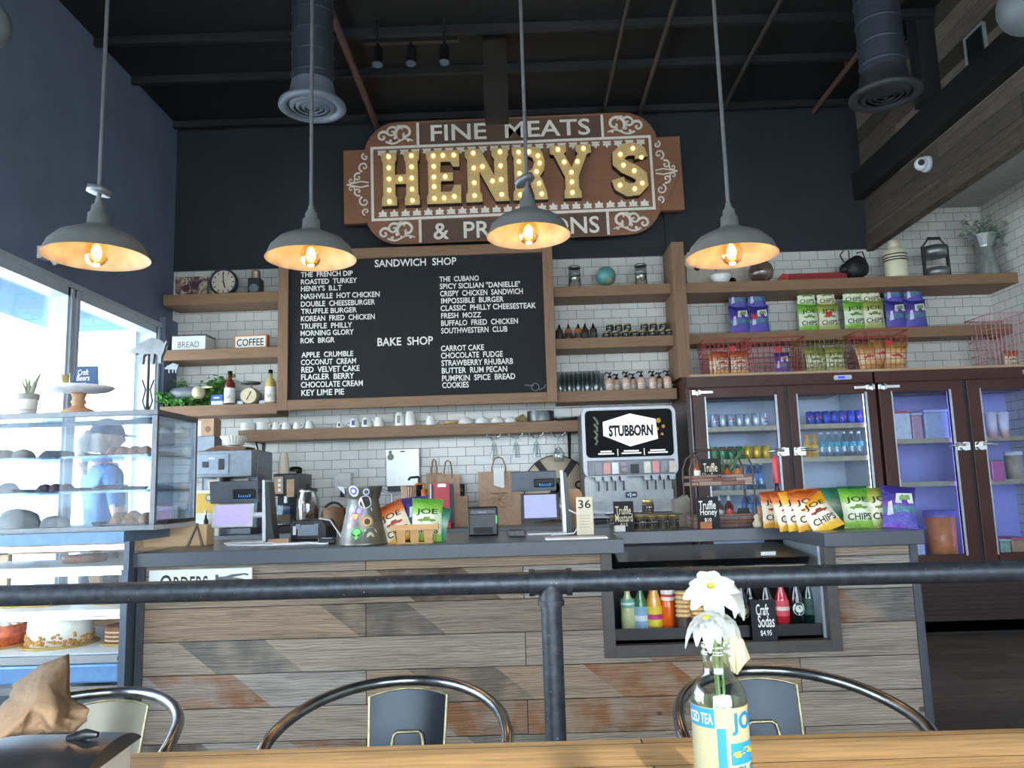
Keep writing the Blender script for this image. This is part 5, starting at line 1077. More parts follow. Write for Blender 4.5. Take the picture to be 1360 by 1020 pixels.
zc = r+.03; MB().sph((0, 0, zc), r, 28, 18).build('ball', nt.mat, t); MB().lathe([(.001, 0), (.05, 0), (.045, .012), (.012, .02), (.01, .032), (.001, .032)], n=20).tube([(r*1.06*math.cos(a), 0, zc+r*1.06*math.sin(a)) for a in [(-1.6+q*.22) for q in range(15)]], .004, 6).build('stand', mat('brass_stand', '#8f7a4a', .4, .7), t)
def hot(label, px, col, grp='hot sauce bottles on the jar shelf'):
    x, k = front(px, 440, 6.46); h = 22*k; r = 5*k; t = thing('squeeze_bottle', label, 'bottle', (x, 6.46, ZB_), 0, grp)
    MB().lathe([(.001, 0), (r, 0), (r, h*.6), (r*.5, h*.72), (.001, h*.72)], n=16).build('body', mat('hot_'+col, col, .25, coat=.3, var=.2), t); MB().lathe([(r*.55, h*.7), (r*.4, h*.8), (r*.1, h), (.001, h)], n=10).build('nozzle', M_BLKPL, t)
    MB().lathe([(r*1.03, h*.1), (r*1.03, h*.4)], n=16, cap=False).build('label', mat('lab_#3a3634', '#3a3634', .6), t)
for i, (px, col) in enumerate(((743, '#4a3a2c'), (755, '#a8683a'), (768, '#b0703c'), (777, '#3a302a'), (788, '#33302c'))): hot(['dark squeeze bottle, leftmost on the jar shelf', 'amber squeeze bottle second on the jar shelf', 'amber squeeze bottle third on the jar shelf', 'dark squeeze bottle fourth on the jar shelf', 'dark squeeze bottle nearest the small jars'][i], px, col)
g = 'small jars stacked on the niche shelf'; kk = ppm(840, 440, 6.46); r, h = 5.1*kk, 9.6*kk; j0 = None
for grp_, low, up in (('left', (805, 817.5, 830.5, 842), (810, 822, 833.5)), ('right', (853, 866, 878, 888), (856, 868, 881))):
    for row, xs in ((0, low), (1, up)):
        for i, px in enumerate(xs):
            lab = '%s jar in the %s row of the %s stack of small preserve jars' % (nth(i, len(xs)), ['lower', 'upper'][row], grp_); loc = Vector((sx(px, 440, 6.46), 6.46, ZB_+row*(h+.0005)))
            if j0 is None: j0 = jar('preserve_jar', lab, loc, r, h, '#4a463a', '#b9a978', ('#17181a', '#d8d6cc'), g)
            else: dup(j0, loc, .1*i-.1, lab)
g = 'upturned glasses on the niche shelf'; g0 = None
kk = ppm(770, 505, 6.45)
for i, (px, y) in enumerate([(744, 6.44), (756, 6.44), (768, 6.44), (780, 6.44), (792, 6.44), (750, 6.56), (762, 6.56), (774, 6.56), (786, 6.56), (798, 6.56)]):
    loc = Vector((sx(px, 510, y), y, ZC_)); lab = '%s pint glass in the %s row on the niche shelf' % (nth(i % 5, 5), ['front', 'back'][i//5])
    if g0 is None:
        g0 = thing('pint_glass', lab, 'glass', loc, 0, g); R_, H_ = 6*kk, 27*kk; MB().lathe([(R_*.72, .002), (R_*.78, .01), (R_, H_), (R_*.94, H_), (R_*.7, .014), (.001, .014)], n=18, cap=False).build('glass', glass('pint_glass_clear', '#eff4f4', .08, fres=.3), g0)
    else: dup(g0, loc, 0, lab)
g = 'pump bottles on the niche shelf'; g0 = None; kk = ppm(845, 510, 6.45)
for i, (px, y) in enumerate([(810, 6.44), (832, 6.44), (852, 6.44), (867, 6.44), (887, 6.44), (819, 6.55), (841, 6.55), (876, 6.55)]):
    loc = Vector((sx(px, 510, y), y, ZC_)); n_ = i if i < 5 else i-5; lab = '%s pump bottle in the %s row on the niche shelf' % (nth(n_, 5 if i < 5 else 3), ['front', 'back'][i > 4])
    if g0 is None:
        R_, H_ = 5.2*kk, 25*kk; g0 = thing('pump_bottle', lab, 'bottle', loc, 0, g)
        MB().lathe([(.001, 0), (R_, 0), (R_*1.02, H_*.5), (R_*.9, H_*.62), (R_*.4, H_*.7), (.001, H_*.7)], n=18).build('body', bands('pump_label', [(0, '#caa184'), (.2, '#ddc9ba'), (.5, '#e6dacf'), (.62, '#d3ab90')], .35, hi=H_*.7, noise=.01), g0)
        m = MB().lathe([(R_*.5, H_*.68), (R_*.55, H_*.8), (R_*.2, H_*.82), (R_*.2, H_*.95), (.001, H_*.95)], n=12); m.tube([(0, 0, H_*.93), (-R_*.8, -R_*.3, H_*.98), (-R_*1.3, -R_*.5, H_*.88)], R_*.2, 6); m.tube([(0, 0, H_*.9), (R_*.5, 0, H_*1.0)], R_*.22, 6); m.build('pump', M_BLKPL, g0)
        m = MB(); fn = lambda a, b: (R_*1.03*math.sin(a/R_), -R_*1.03*math.cos(a/R_), b)
        for z0, z1, ww in ((.36, .41, .6), (.25, .29, .5), (.15, .19, .55)): m.add([fn(-R_*ww, H_*z0), fn(0, H_*z0), fn(R_*ww, H_*z0), fn(R_*ww, H_*z1), fn(0, H_*z1), fn(-R_*ww, H_*z1)], [(0, 1, 4, 5), (1, 2, 3, 4)], False)
        m.build('lettering', mat('rose_print', '#8a5a4c', .6), g0)
    else: dup(g0, loc, .3 if i % 2 else 0, lab)
# ================================================================== MUG SHELF
kk = ppm(500, 560, 6.5)
def mug(label, px, w, h, y=6.47, up=False, hd=1, mark=None, grp='white mugs and cups on the mug shelf', name='mug'):
    t = thing(name, label, 'mug', (sx(px, 560, y), y, ZM), 0, grp); R_, H_ = w*kk/2, h*kk
    if up: p = [(R_*.9, 0), (R_, H_*.1), (R_, H_), (R_*.92, H_), (R_*.9, H_*.12), (.001, H_*.1)]
    else: p = [(R_, 0), (R_*1.0, H_*.3), (R_*.86, H_*.8), (R_*.7, H_*.93), (R_*.66, H_), (.001, H_)]
    MB().lathe(p, n=22, cap=up).build('cup', M_WHITE, t)
    if hd: MB().tube([(hd*R_*.86, -.01, H_*.8), (hd*R_*1.45, -.02, H_*.7), (hd*R_*1.5, -.02, H_*.4), (hd*R_*.95, -.01, H_*.22)], .005, 7).build('handle', M_WHITE, t)
    if mark: m = MB(); fn = lambda a, b: (R_*1.03*math.sin(a/R_), -R_*1.03*math.cos(a/R_), b); m.add([fn(-R_*.45, H_*.2), fn(0, H_*.2), fn(R_*.2, H_*.2), fn(R_*.2, H_*.75), fn(0, H_*.75), fn(-R_*.45, H_*.75)], [(0, 1, 4, 5), (1, 2, 3, 4)], False); m.build('printed_mark', mat('lab_'+mark, mark, .5), t)
    return t
def plates(px, w, n, col, lab):
    for q in range(n): solo(MB().lathe([(.001, 0), (w*kk*.36, 0), (w*kk*.5, .012), (w*kk*.49, .018), (w*kk*.3, .008), (.001, .008)], n=28), 'plate', col, '%s white plate in the %s' % (['bottom', 'second', 'third', 'fourth', 'topmost'][q if q < n-1 else 4], lab), 'plate', (sx(px, 565, 6.53), 6.53, ZM+.001+q*.0125), 0, 'white plates stacked on the mug shelf')
plates(330, 21, 5, M_WHITE, 'leftmost stack on the mug shelf'); plates(351, 21, 5, M_WHITE, 'second stack from the left on the mug shelf')
ml = [(367, 10, 8.5, 0, -1, None), (380, 10.5, 8, 0, -1, None), (395, 10.5, 8, 0, 1, None), (411, 10, 8.5, 0, 0, None), (452, 9, 6.5, 0, 1, '#3a3a3f'), (471, 12, 10, 0, -1, '#3a4a8a'), (487, 12.5, 10.5, 0, 1, '#4a4f6a'), (503, 12.5, 10.5, 0, 0, None), (531, 12, 15, 0, 0, '#8a8578'), (545, 13.5, 16, 0, 0, None), (572, 12.5, 10.5, 0, 1, None)]
for i, (px, w, h, up, hd, mk) in enumerate(ml): mug(['upturned white espresso cup, leftmost after the plates', 'upturned white espresso cup, second after the plates', 'upturned white espresso cup, third after the plates', 'upturned handleless white cup, fourth after the plates', 'small white mug with a black mark on the mug shelf', 'white mug with a blue mark on the mug shelf', 'white mug with a slate mark right of the blue-marked mug', 'plain white mug right of the slate-marked mug', 'tall white mug with a grey print on the mug shelf', 'tall plain white mug, tallest on the mug shelf', 'white upturned mug just right of the tall mugs'][i], px, w*1.08, h*1.2, 6.475, up, hd, mk)
for i, px in enumerate((618, 640, 660, 678)): R_ = [9.5, 9.5, 9, 8][i]*kk; solo(MB().lathe([(R_, 0), (R_*.98, R_*.4), (R_*.78, R_*.78), (R_*.42, R_*.95), (R_*.4, R_*1.02), (.001, R_*1.02)], n=26, cap=False), 'bowl', M_WHITE, nth(i, 4)+' upturned cream bowl on the right half of the mug shelf', 'bowl', (sx(px, 556, 6.5), 6.5, ZM), 0, 'upturned cream bowls on the mug shelf')
solo(MB().lathe([(.001, 0), (.05, 0), (.075, .03), (.072, .03), (.048, .005), (.001, .005)], n=24), 'wooden_dish', wood('dish_wood', '#b48d5c', '#c9a474'), 'shallow tan wooden dish between the mugs and the bowls', 'dish', (sx(598, 561, 6.5), 6.52, ZM))
solo(MB().prism([(-.07, 0), (.05, 0), (.055, .03), (.01, .085), (-.015, .07), (-.07, .04)], 0, .05), 'folded_cloth', mat('khaki_cloth', '#8f7f54', .9, var=.2), 'khaki folded cloth between the bowls and the steel pan', 'cloth', (sx(693, 553, 6.56), 6.58, ZM), bevel=.006)
r = 18*kk; solo(MB().lathe([(.001, .002), (r*.97, .002), (r, .01), (r, 14.5*kk), (r*1.02, 15*kk), (r*.95, 15*kk), (r*.94, .02), (.001, .02)], n=32), 'steel_pan', M_STEEL, 'round stainless pan on the right half of the mug shelf', 'pan', (sx(718, 549, 6.54), 6.545, ZM-.001))
r = 18*kk; solo(MB().lathe([(.001, 0), (r*.6, 0), (r, 4.5*kk), (r*.98, 5*kk), (r*.58, .008), (.001, .008)], n=32), 'steel_dish', M_STEEL, 'shallow steel dish at the right end of the mug shelf', 'dish', (sx(752, 555, 6.55), 6.52, ZM-.001))
# hanging stemware
hz = ZM-.0935
for i, px in enumerate((656, 685, 712, 741)):
    x = sx(px, 580, 6.5); k2 = ppm(px, 590, 6.5); t = thing('glass_hanger', nth(i, 4)+' chrome stemware hanger under the mug shelf', 'hook', (x, 6.5, hz), 0, 'chrome stemware hangers')
    for s_ in (-1, 1): MB().tube([(s_*9*k2, -.06, .0), (s_*9*k2, -.06, -.012), (s_*3*k2, -.05, -5.5*k2), (s_*2*k2, .1, -5.5*k2), (s_*8*k2, .11, 0)], .003, 6).build('wire', M_CHROME, t)
    t = thing('wine_glass' if i == 3 else 'champagne_flute', ['leftmost flute hanging upside down under the mug shelf', 'second flute hanging under the mug shelf', 'third flute hanging under the mug shelf', 'round wine glass hanging upside down, rightmost under the mug shelf'][i], 'glass', (x, 6.48, hz-5.2*k2), 0, None if i == 3 else 'hanging champagne flutes')
    if i < 3: p = [(5.5*k2, 0), (5.3*k2, -.004), (.6*k2, -.012), (.6*k2, -5*k2), (3*k2, -8*k2), (4.5*k2, -16*k2), (5.8*k2, -27*k2)]
    else: p = [(6.5*k2, 0), (6.3*k2, -.004), (.6*k2, -.012), (.6*k2, -14*k2), (4*k2, -16*k2), (7.5*k2, -22*k2), (7.4*k2, -28*k2), (6*k2, -34*k2)]
    m = MB().lathe(p, n=20, cap=False); m.build('glass', glass('stem_glass', '#eef4f4', .1, fres=.45), t)
# ================================================================== BACK COUNTER
ZB0 = .92; YBF = 5.75
t = thing('back_counter', 'dark back counter along the tiled wall under the mug shelf', 'counter', (0, YBF, 0))
MB().box(XL+.1, .03, 0, 1.25, W-YBF-.002, ZB0-.04).build('cabinet', mat('dark_cabinet', '#33363a', .5), t); MB().box(XL+.06, 0, ZB0-.04, 1.27, W-YBF-.002, ZB0).build('top', mat('back_counter_top', '#6d7176', .35), t, bevel=.003)
def bc(px, y, py=690): return Vector((at(px, py, y).x, y, ZB0))
def zb(px, py, y): return at(px, py, y).z-ZB0
# soda machine
YS = 5.85; x0, x1 = at(777, 690, YS).x, at(903, 690, YS).x; k = ppm(840, 620, YS); Wd = x1-x0; top = zb(840, 541, YS)
def hz_(py): return zb(840, py, YS)
t = thing('soda_machine', 'eight-valve soda fountain with a STUBBORN SODA sign panel', 'soda machine', ((x0+x1)/2, YS, ZB0)); w = Wd/2
MB().box(-w+.02, .06, .03, w-.02, .6, top-.01).build('body', M_STEEL, t, bevel=.01)
MB().box(-w, -.03, 0, w, .06, hz_(692)-.0).box(-w, .06, 0, w, .55, .03).build('drip_tray', mat('drip_tray_black', '#1d1f22', .4), t, bevel=.004)
MB().box(-w+.012, .045, hz_(681), w-.03, .06, hz_(633)).build('backsplash', mat('fountain_steel', '#8b8e8e', .42, .9, .08), t)
MB().box(-w+.01, -.01, hz_(683), w-.02, .045, hz_(680)).build('splash_lip', M_CHROME, t)
pz0, pz1 = hz_(632), top
sil = mat('silver_bezel', '#8f9196', .4, .7, .04)
# bezel with rounded corners round the sign panel
def rr(x0, z0, x1, z1, r, n=6):
    P = []
    for cx_, cz_, a0 in ((x1-r, z0+r, -PI/2), (x1-r, z1-r, 0), (x0+r, z1-r, PI/2), (x0+r, z0+r, PI)):
        P += [(cx_+r*math.cos(a0+PI/2*i/n), cz_+r*math.sin(a0+PI/2*i/n)) for i in range(n+1)]
    return P
sz0, sz1 = hz_(607), top-.012
MB().prism(rr(-w, pz0, w, top, .05), -.06, .06, [rr(-w+.025, sz0, w-.025, sz1-.01, .035)]).build('bezel', sil, t)
MB().box(-w+.02, -.045, sz0-.005, w-.02, .05, sz1-.003).build('sign_panel', mat('fountain_black_panel', '#0d0e10', .6, spec=.15), t)
xw = lambda px: (px-840)*k*1.0
m = MB(); hexa = [(806, 578), (841, 593), (878, 584), (876, 558), (842, 550), (806, 560)]; m.prism([(xw(a), hz_(b)) for a, b in hexa], -.05, -.0455)
m.build('sign_hexagon', mat('lit_white_sign', '#ffffff', .4, emit=.5, var=0), t)
m = MB(); m.text('STUBBORN', xw(813), xw(872), hz_(580), hz_(564.5), -.0512, off=.055); m.text('SODA', xw(833), xw(854), hz_(587), hz_(584), -.0512); m.build('sign_lettering', M_KTXT, t)
m = MB()
for a, b in ((798, 819), (829, 855), (864, 890)):
    m.box(xw(a+3), -.0465, hz_(600), xw(b-3), -.0455, hz_(598)); m.box(xw(a), -.0465, hz_(603), xw(b), -.0455, hz_(601))
for a in (824, 859): m.box(xw(a)-.003, -.0465, hz_(605), xw(a)+.003, -.0455, hz_(596))
m.build('panel_print', mat('panel_white_print', '#e8e8e8', .5, emit=.25), t)
m = MB(); 
for q in range(4): m.tube([(xw(795+q*1.5), -.047, hz_(590-q*9)), (xw(798), -.05, hz_(585-q*9)), (xw(794), -.047, hz_(580-q*9))], .008, 6)
m.build('botanical_print', mat('sage_print', '#7d8a72', .6), t)
m = MB()
for a, b, r_ in ((880, 560, .018), (886, 568, .013), (878, 571, .012), (884, 578, .01)): m.disc((xw(a), hz_(b)), r_, -.0468)
m.build('flower_print', mat('yellow_print', '#c99a2a', .6, var=.4), t)
MB().box(-w+.03, -.075, pz0+.008, w-.03, -.06, hz_(611)).build('valve_panel', mat('valve_panel_grey', '#6f7276', .45, .6), t, bevel=.004)
cols = ['#2b2d33', '#c8542a', '#d7dbe0', '#5d3446', '#c9cdb0', '#d02a3a', '#262a33', '#b99a82']
for i, px in enumerate((797, 808, 819, 830, 861, 872, 883, 894)):
    MB().box(xw(px)-4.2*k, -.083, pz0+.018, xw(px)+4.2*k, -.0752, hz_(614)).build('valve_button', mat('valve_'+cols[i], cols[i], .3, coat=.4), t)
    v = MB().prism([(xw(px)-4.5*k, pz0), (xw(px)+4.5*k, pz0), (xw(px)+3.2*k, pz0-6*k), (xw(px)-3.2*k, pz0-6*k)], -.05, .0).build('valve', mat('valve_body_grey', '#8f9292', .35, .4), t)
    MB().box(xw(px)-.006, -.045, hz_(651), xw(px)+.006, -.035, pz0-5*k).build('lever', M_BLKPL, v)
MB().box(xw(839), -.082, pz0+.02, xw(850), -.0752, hz_(617)).build('water_button', M_DARK, t, bevel=.003)
MB().prism(rr(xw(833), hz_(661), xw(849), hz_(653), .012), .036, .0445).build('badge', mat('navy_badge', '#22405e', .4), t)
m = MB()
for a, b in ((837, 657), (840, 658.5), (840, 655.5)): m.disc((xw(a), hz_(b)), .007, .0345, 12)
m.box(xw(842.5), .0345, hz_(658.5), xw(847), .0358, hz_(656)); m.build('badge_mark', mat('badge_white', '#dfe6ec', .5), t)
MB().box(xw(788), .038, hz_(674), xw(806), .0445, hz_(665)).build('notice', mat('pale_notice', '#aeb3b5', .5), t)
# kraft bags, red menu, dispensers against the wall
def kraftbag(label, px0, px1, py1, y, d=.09, handle=True, rz=0, fold=False):
    x0, x1 = at(px0, 680, y).x, at(px1, 680, y).x; w = (x1-x0)/2; h = zb((px0+px1)/2, py1, y); t = thing('paper_bag', label, 'bag', ((x0+x1)/2, y, ZB0), rz)
    rd = random.Random(px0); m = MB()
    def f(sy):
        def g(u, v):
            dd = d/2*(1-.75*v*v) if not fold else d/2*(1-.3*v); return ((u-.5)*2*w*(1-.02*math.sin(PI*v)), sy*dd+.006*math.sin(5*u+3*v+px0), v*h)
        return g
    m.grid(f(-1), 6, 8, False); m.grid(f(1), 6, 8, False, True)
    a, b = f(-1), f(1)
    for u in (0, 1): m.add([a(u, q/8) for q in range(9)]+[b(u, q/8) for q in range(9)], [(q, q+1, q+10, q+9) if u == 0 else (q+1, q, q+9, q+10) for q in range(8)], False)
    m.add([a(0, 0), a(1, 0), b(1, 0), b(0, 0)], [(3, 2, 1, 0)]); m.build('bag', M_KRAFT, t)
    if handle:
        m = MB()
        for sy in (-.012, .012): m.tube([(-.3*w, sy, h*.94), (-.33*w, sy, h+.03), (-.2*w, sy, h+.10), (0, sy, h+.115), (.2*w, sy, h+.10), (.33*w, sy, h+.03), (.3*w, sy, h*.94)], .006, 6)
        m.build('handle', mat('kraft_cord', '#a57f58', .8), t)
    return t
t = kraftbag('large printed kraft bag with a receipt clipped on, beside the right-hand till', 636, 692, 626, 6.2, .14)
k2 = ppm(665, 640, 6.1); MB().box(-7*k2, -.045, .29, 7*k2, -.04, .445).build('receipt', mat('paper_white', '#e8e8e4', .7, var=.03), t)
m = MB()
for q in range(7): a = q*PI/7*2; m.tube([(.0, -.068, .2), (.05*math.cos(a), -.068, .2+.04*math.sin(a)), (.07*math.cos(a+.4), -.068, .2+.055*math.sin(a+.4))], .0025, 4)
m.box(-.07, -.071, .245, .07, -.066, .252).box(-.05, -.071, .135, .05, -.066, .14); m.build('printed_emblem', mat('brown_print', '#8a6444', .7), t)
kraftbag('kraft bag with twisted handles behind the red menu', 580, 612, 630, 6.45, .1)
kraftbag('taller kraft bag at the wall, left of the handled bag', 567, 588, 628, 6.58, .08)
kraftbag('small plain folded kraft bag right of the red menu', 604, 622, 659, 6.1, .12, False, 0, True)
t = thing('menu_stand', 'red clipboard menu on a dark stand between the chip basket and the kraft bags', 'menu', bc(589, 5.95)); k2 = ppm(589, 680, 5.95)
zt_ = zb(589, 643, 5.95); MB().box(-17*k2, 0, .0, 14*k2, .02, zt_).build('board', mat('slate_board', '#3b4250', .5), t); MB().box(-17.5*k2, -.003, .0, -15.5*k2, .023, zt_+.002).build('edge', mat('white_edge', '#d7d9da', .5), t)
MB().box(-12*k2, -.012, .05, 9*k2, -.001, zt_+.012).build('red_cover', mat('red_cover', '#c2303a', .4, var=.08), t); MB().box(-6*k2, -.02, zt_-.02, 4*k2, -.0125, zt_-.0).build('clip', M_CHROME, t)
MB().box(-10*k2, -.12, 0, 12*k2, .05, .05).build('foot', mat('red_cover', '#c2303a'), t, bevel=.005)
def sbot(label, px, y, h, r, col, cap, pump=False):
    t = thing('dark_bottle', label, 'bottle', bc(px, y)); MB().lathe([(.001, 0), (r, 0), (r, h*.6), (r*.45, h*.72), (r*.42, h*.84), (.001, h*.84)], n=18).build('body', mat('sb_'+col, col, .3, coat=.4), t)
    m = MB().lathe([(r*.5, h*.82), (r*.5, h), (.001, h)], n=12)
    if pump: m.cyl((0, 0, h), (0, 0, h*1.16), r*.15).tube([(0, 0, h*1.15), (-r*1.2, -.01, h*1.14), (-r*1.5, -.01, h*1.08)], r*.18, 6)
    m.build('cap', mat('cap_'+cap, cap, .5), t); return t
sbot('small dark bottle on the back counter beside the plain kraft bag', 615, 6.4, zb(615, 643, 6.4), .04, '#2a2622', '#1d1d1d')
sbot('black pump bottle behind the chip basket', 557, 6.2, zb(557, 642, 6.2), .055, '#26282c', '#191a1c', True); sbot('brown pump bottle behind the chip basket, right of the black one', 564, 6.05, zb(564, 650, 6.05), .05, '#3a2c24', '#c9702a', True)
xx = bc(543, 6.1); R_ = 10*ppm(543, 650, 6.1); t = thing('cup_stack', 'stack of ribbed tan paper cups behind the chip basket', 'cups', xx)
h = zb(543, 646, 6.1); MB().lathe([(.001, 0), (R_*.55, 0), (R_*.75, h*.6), (R_, h), (R_*.95, h), (.001, h*.9)], n=24).build('stack', mat('tan_paper', '#b89478', .8), t)
m = MB()
for q in range(18): a = q*PI/9; m.tube([(R_*.76*math.cos(a), R_*.76*math.sin(a), h*.62), (R_*1.01*math.cos(a), R_*1.01*math.sin(a), h)], .004, 4)
m.build('ribs', mat('pale_tan_paper', '#d0b49a', .8), t)
# steel towel dispenser and soap dispenser on the wall
a, b = at(513, 653, W-.1), at(557, 595, W-.1); t = thing('towel_dispenser', 'shiny steel paper-towel dispenser on the tiled wall under the mug shelf', 'dispenser', ((a.x+b.x)/2, W-.001, a.z)); w = (b.x-a.x)/2; h = b.z-a.z
MB().box(-w, -.1, .04, w, 0, h).build('cover', mat('polished_steel', '#a5a6a1', .34, .9, .03), t, bevel=.006); MB().box(-w+.01, -.095, 0, w-.01, 0, .0395).build('mouth', M_DARK, t)
MB().box(-.02, -.103, h-.03, .02, -.1005, h-.02).build('lock', M_KTXT, t); m = MB(); m.disc((-w+.04, h-.07), .028, -.102); m.disc((-w+.038, h-.03), .014, -.102); m.build('sticker', mat('sticker_teal', '#5d6f62', .5, var=.5), t)
a, b = at(444, 660, W-.1), at(466, 627, W-.1); t = thing('soap_dispenser', 'white soap dispenser on the tiled wall above the pitcher', 'dispenser', ((a.x+b.x)/2, W-.001, a.z)); w = (b.x-a.x)/2; h = b.z-a.z
MB().box(-w, -.1, 0, w, 0, h).build('case', mat('soap_white', '#cfd0cb', .35), t, bevel=.012); MB().box(-.02, -.105, .0, .02, -.1, .05).build('button', M_BLKPL, t, bevel=.003)
# round serving board with dark straps leaning on the wall
Yr = 6.6; c = at(739, 649, Yr); r = .275; t = thing('round_board', 'large round pale board with a black X brace, leaning behind the right-hand till', 'board', (c.x, Yr, ZB0+r))
MB().lathe([(.001, -.012), (r, -.012), (r, .012), (.001, .012)], n=44, axis=(0, 1, 0)).build('board', wood('pale_round_board', '#c9b394', '#d8c6aa'), t)
m = MB().lathe([(r*.985, -.016), (r*1.012, -.016), (r*1.012, .016), (r*.985, .016)], n=44, axis=(0, 1, 0), cap=False)
m.cbox((0, -.0165, 0), (.055, .008, r*1.96), Matrix.Rotation(.62, 3, 'Y')).cbox((0, -.0165, 0), (.055, .008, r*1.96), Matrix.Rotation(-.62, 3, 'Y')); m.build('black_brace', M_BLACK, t)
m = MB().tube([(.19+.028*math.cos(q*PI/8), -.03, .02+.028*math.sin(q*PI/8)) for q in range(16)], .007, 6, True).cyl((.162, -.0125, .02), (.162, -.035, .02), .008); m.build('ring_handle', M_BLACK, t)
# brown round box behind the pitcher
xx = bc(444, 5.95); R_ = 15*ppm(444, 690, 5.95); h = zb(444, 671, 5.95); t = thing('round_basket', 'brown round lidded basket behind the pitcher', 'basket', xx); MB().lathe([(.001, 0), (R_, 0), (R_, h*.9), (.001, h*.95)], n=28).build('body', wood('cork_brown', '#7a5a44', '#8f6c50'), t)
MB().tube([(R_*1.02*math.cos(PI*q/12), -.02, h*.55+h*.55*math.sin(PI*q/12)) for q in range(13)], .01, 6).build('handle', M_BLACK, t)
# glass jar of tea by the coffee machine
xx = bc(409, 5.98); R_ = 15*ppm(409, 670, 5.98); h = zb(409, 646, 5.98); t = thing('glass_jar', 'round glass jar of dark snacks beside the coffee machine', 'jar', xx)
MB().lathe([(.001, .002), (R_*.8, .002), (R_, h*.2), (R_, h*.7), (R_*.8, h*.86), (R_*.8, h*.9)], n=24, cap=False).build('glass', glass('jar_glass', '#e8ecea', .12), t); MB().lathe([(.001, .006), (R_*.76, .006), (R_*.93, h*.2), (R_*.9, h*.5), (R_*.5, h*.66), (.001, h*.62)], n=22).build('contents', mat('dark_snack', '#6a5240', .6, var=.6, scale=60), t)
MB().lathe([(R_*.85, h*.88), (R_*.87, h*.94), (.02, h*.97), (.02, h*1.04), (.001, h*1.05)], n=22).build('lid', M_STEEL, t)
for i, px in enumerate((393, 403, 412)):
    solo(MB().lathe([(.001, 0), (.022, 0), (.03, .03), (.027, .03), (.001, .02)], n=14), 'small_cup', M_WHITE, nth(i, 3)+' small white cup in front of the snack jar', 'cup', bc(px, 5.84), 0, 'small white cups by the snack jar')
# black coffee machine with upturned cups on top
Yc = 5.95; a, b = at(362, 690, Yc), at(393, 690, Yc); h = zb(378, 629, Yc); t = thing('coffee_machine', 'black coffee machine with brown menu labels on the back counter', 'coffee machine', ((a.x+b.x)/2, Yc, ZB0)); w = (b.x-a.x)/2
MB().box(-w, .12, 0, w, .45, h).box(-w, 0, h*.62, w, .12, h).box(-w, 0, 0, w, .12, h*.12).build('body', M_BLKPL, t, bevel=.008)
MB().box(-w+.01, -.006, h*.66, -.01, -.001, h*.95).build('front_label', mat('tan_label', '#a98a68', .6), t); MB().box(w*.2, -.006, h*.6, w*.85, -.001, h*.9).build('side_label', mat('tan_label', '#a98a68'), t)
m = MB(); [m.box(-w*.55, -.0075, h*(.70+.08*q), -w*.3, -.0062, h*(.75+.08*q)) for q in range(3)]; m.build('buttons', mat('white_label', '#d9dbdd', .5), t)
MB().cyl((0, .05, h*.62), (0, .05, h*.5), .02).build('spout', M_STEEL, t); MB().box(-w*.6, .0, h*.14, w*.5, .1, h*.46).build('water_tank', glass('tank', '#c9d6dc', .15), t)
xx = at(377, 625, Yc+.15); k2 = ppm(377, 615, Yc+.15)
for q in range(4): solo(MB().lathe([(7.3*k2, 0), (7.4*k2, .004), (5*k2, 21*k2), (4.7*k2, 22*k2), (.001, 22*k2)], n=20), 'paper_cup', mat('cream_paper_cup', '#d8cbb8', .7, var=.04), '%s upturned cream paper cup in the nested stack on the coffee machine' % ['bottom', 'second', 'third', 'topmost'][q], 'cup', (xx.x, Yc+.15, ZB0+h+.0005+q*2*k2), 0, 'nested paper cups on the coffee machine')
xx = at(354, 626, Yc+.12); solo(MB().lathe([(.001, 0), (.06, 0), (.06, .02), (.001, .028)], n=20), 'cup_lid', mat('white_lid', '#d8dbd8', .4), 'low white plastic cup lid at the left on top of the coffee machine', 'dish', (a.x+.03, Yc+.3, ZB0+h), 0)  # a loose cup lid, resting on the machine
MB().lathe([(.001, h), (.05, h), (.055, h+.05), (.03, h+.065), (.001, h+.065)], (-w+.06, .39, 0), 20).build('hopper', M_BLKPL, t)
# espresso brewer at the left
Ye = 5.85; a, b = at(257, 690, Ye), at(333, 690, Ye); h = zb(300, 598, Ye); t = thing('coffee_brewer', 'grey steel coffee brewer left of the till, paper filters on top', 'coffee machine', ((a.x+b.x)/2, Ye, ZB0)); w = (b.x-a.x)/2
MB().box(-w, .14, .03, w, .5, h).box(-w, 0, h*.68, w, .14, h).box(-w, 0, 0, w, .5, .05).build('body', mat('brewer_grey', '#7d858c', .4, .4), t, bevel=.008)
MB().box(-w+.02, -.008, h*.72, w*.2, 0, h*.96).build('control_panel', mat('brewer_panel', '#8c97a3', .4, .2), t, bevel=.003)
m = MB().box(-w*.72, -.011, h*.8, -w*.5, -.008, h*.87).box(-w*.15, -.011, h*.77, w*.05, -.008, h*.9); m.build('display', M_BLKPL, t); MB().box(-w*.5, -.011, h*.9, -w*.3, -.0085, h*.915).build('maker_mark', M_WTXT, t)
MB().box(-w+.06, .1, h*.36, w-.06, .139, h*.66).build('splash_panel', mat('brewer_panel_tan', '#8f8a78', .3, .6), t); MB().cyl((-.02, .07, h*.68), (-.02, .07, h*.55), .05, .03).build('filter_basket', M_BLKPL, t)
MB().lathe([(.001, .05), (.06, .05), (.07, .16), (.04, .22), (.001, .22)], (.03, .07, 0), 20).build('carafe', mat('carafe_dark', '#3a2f2a', .1, coat=.6), t)
zt_ = ZB0+h
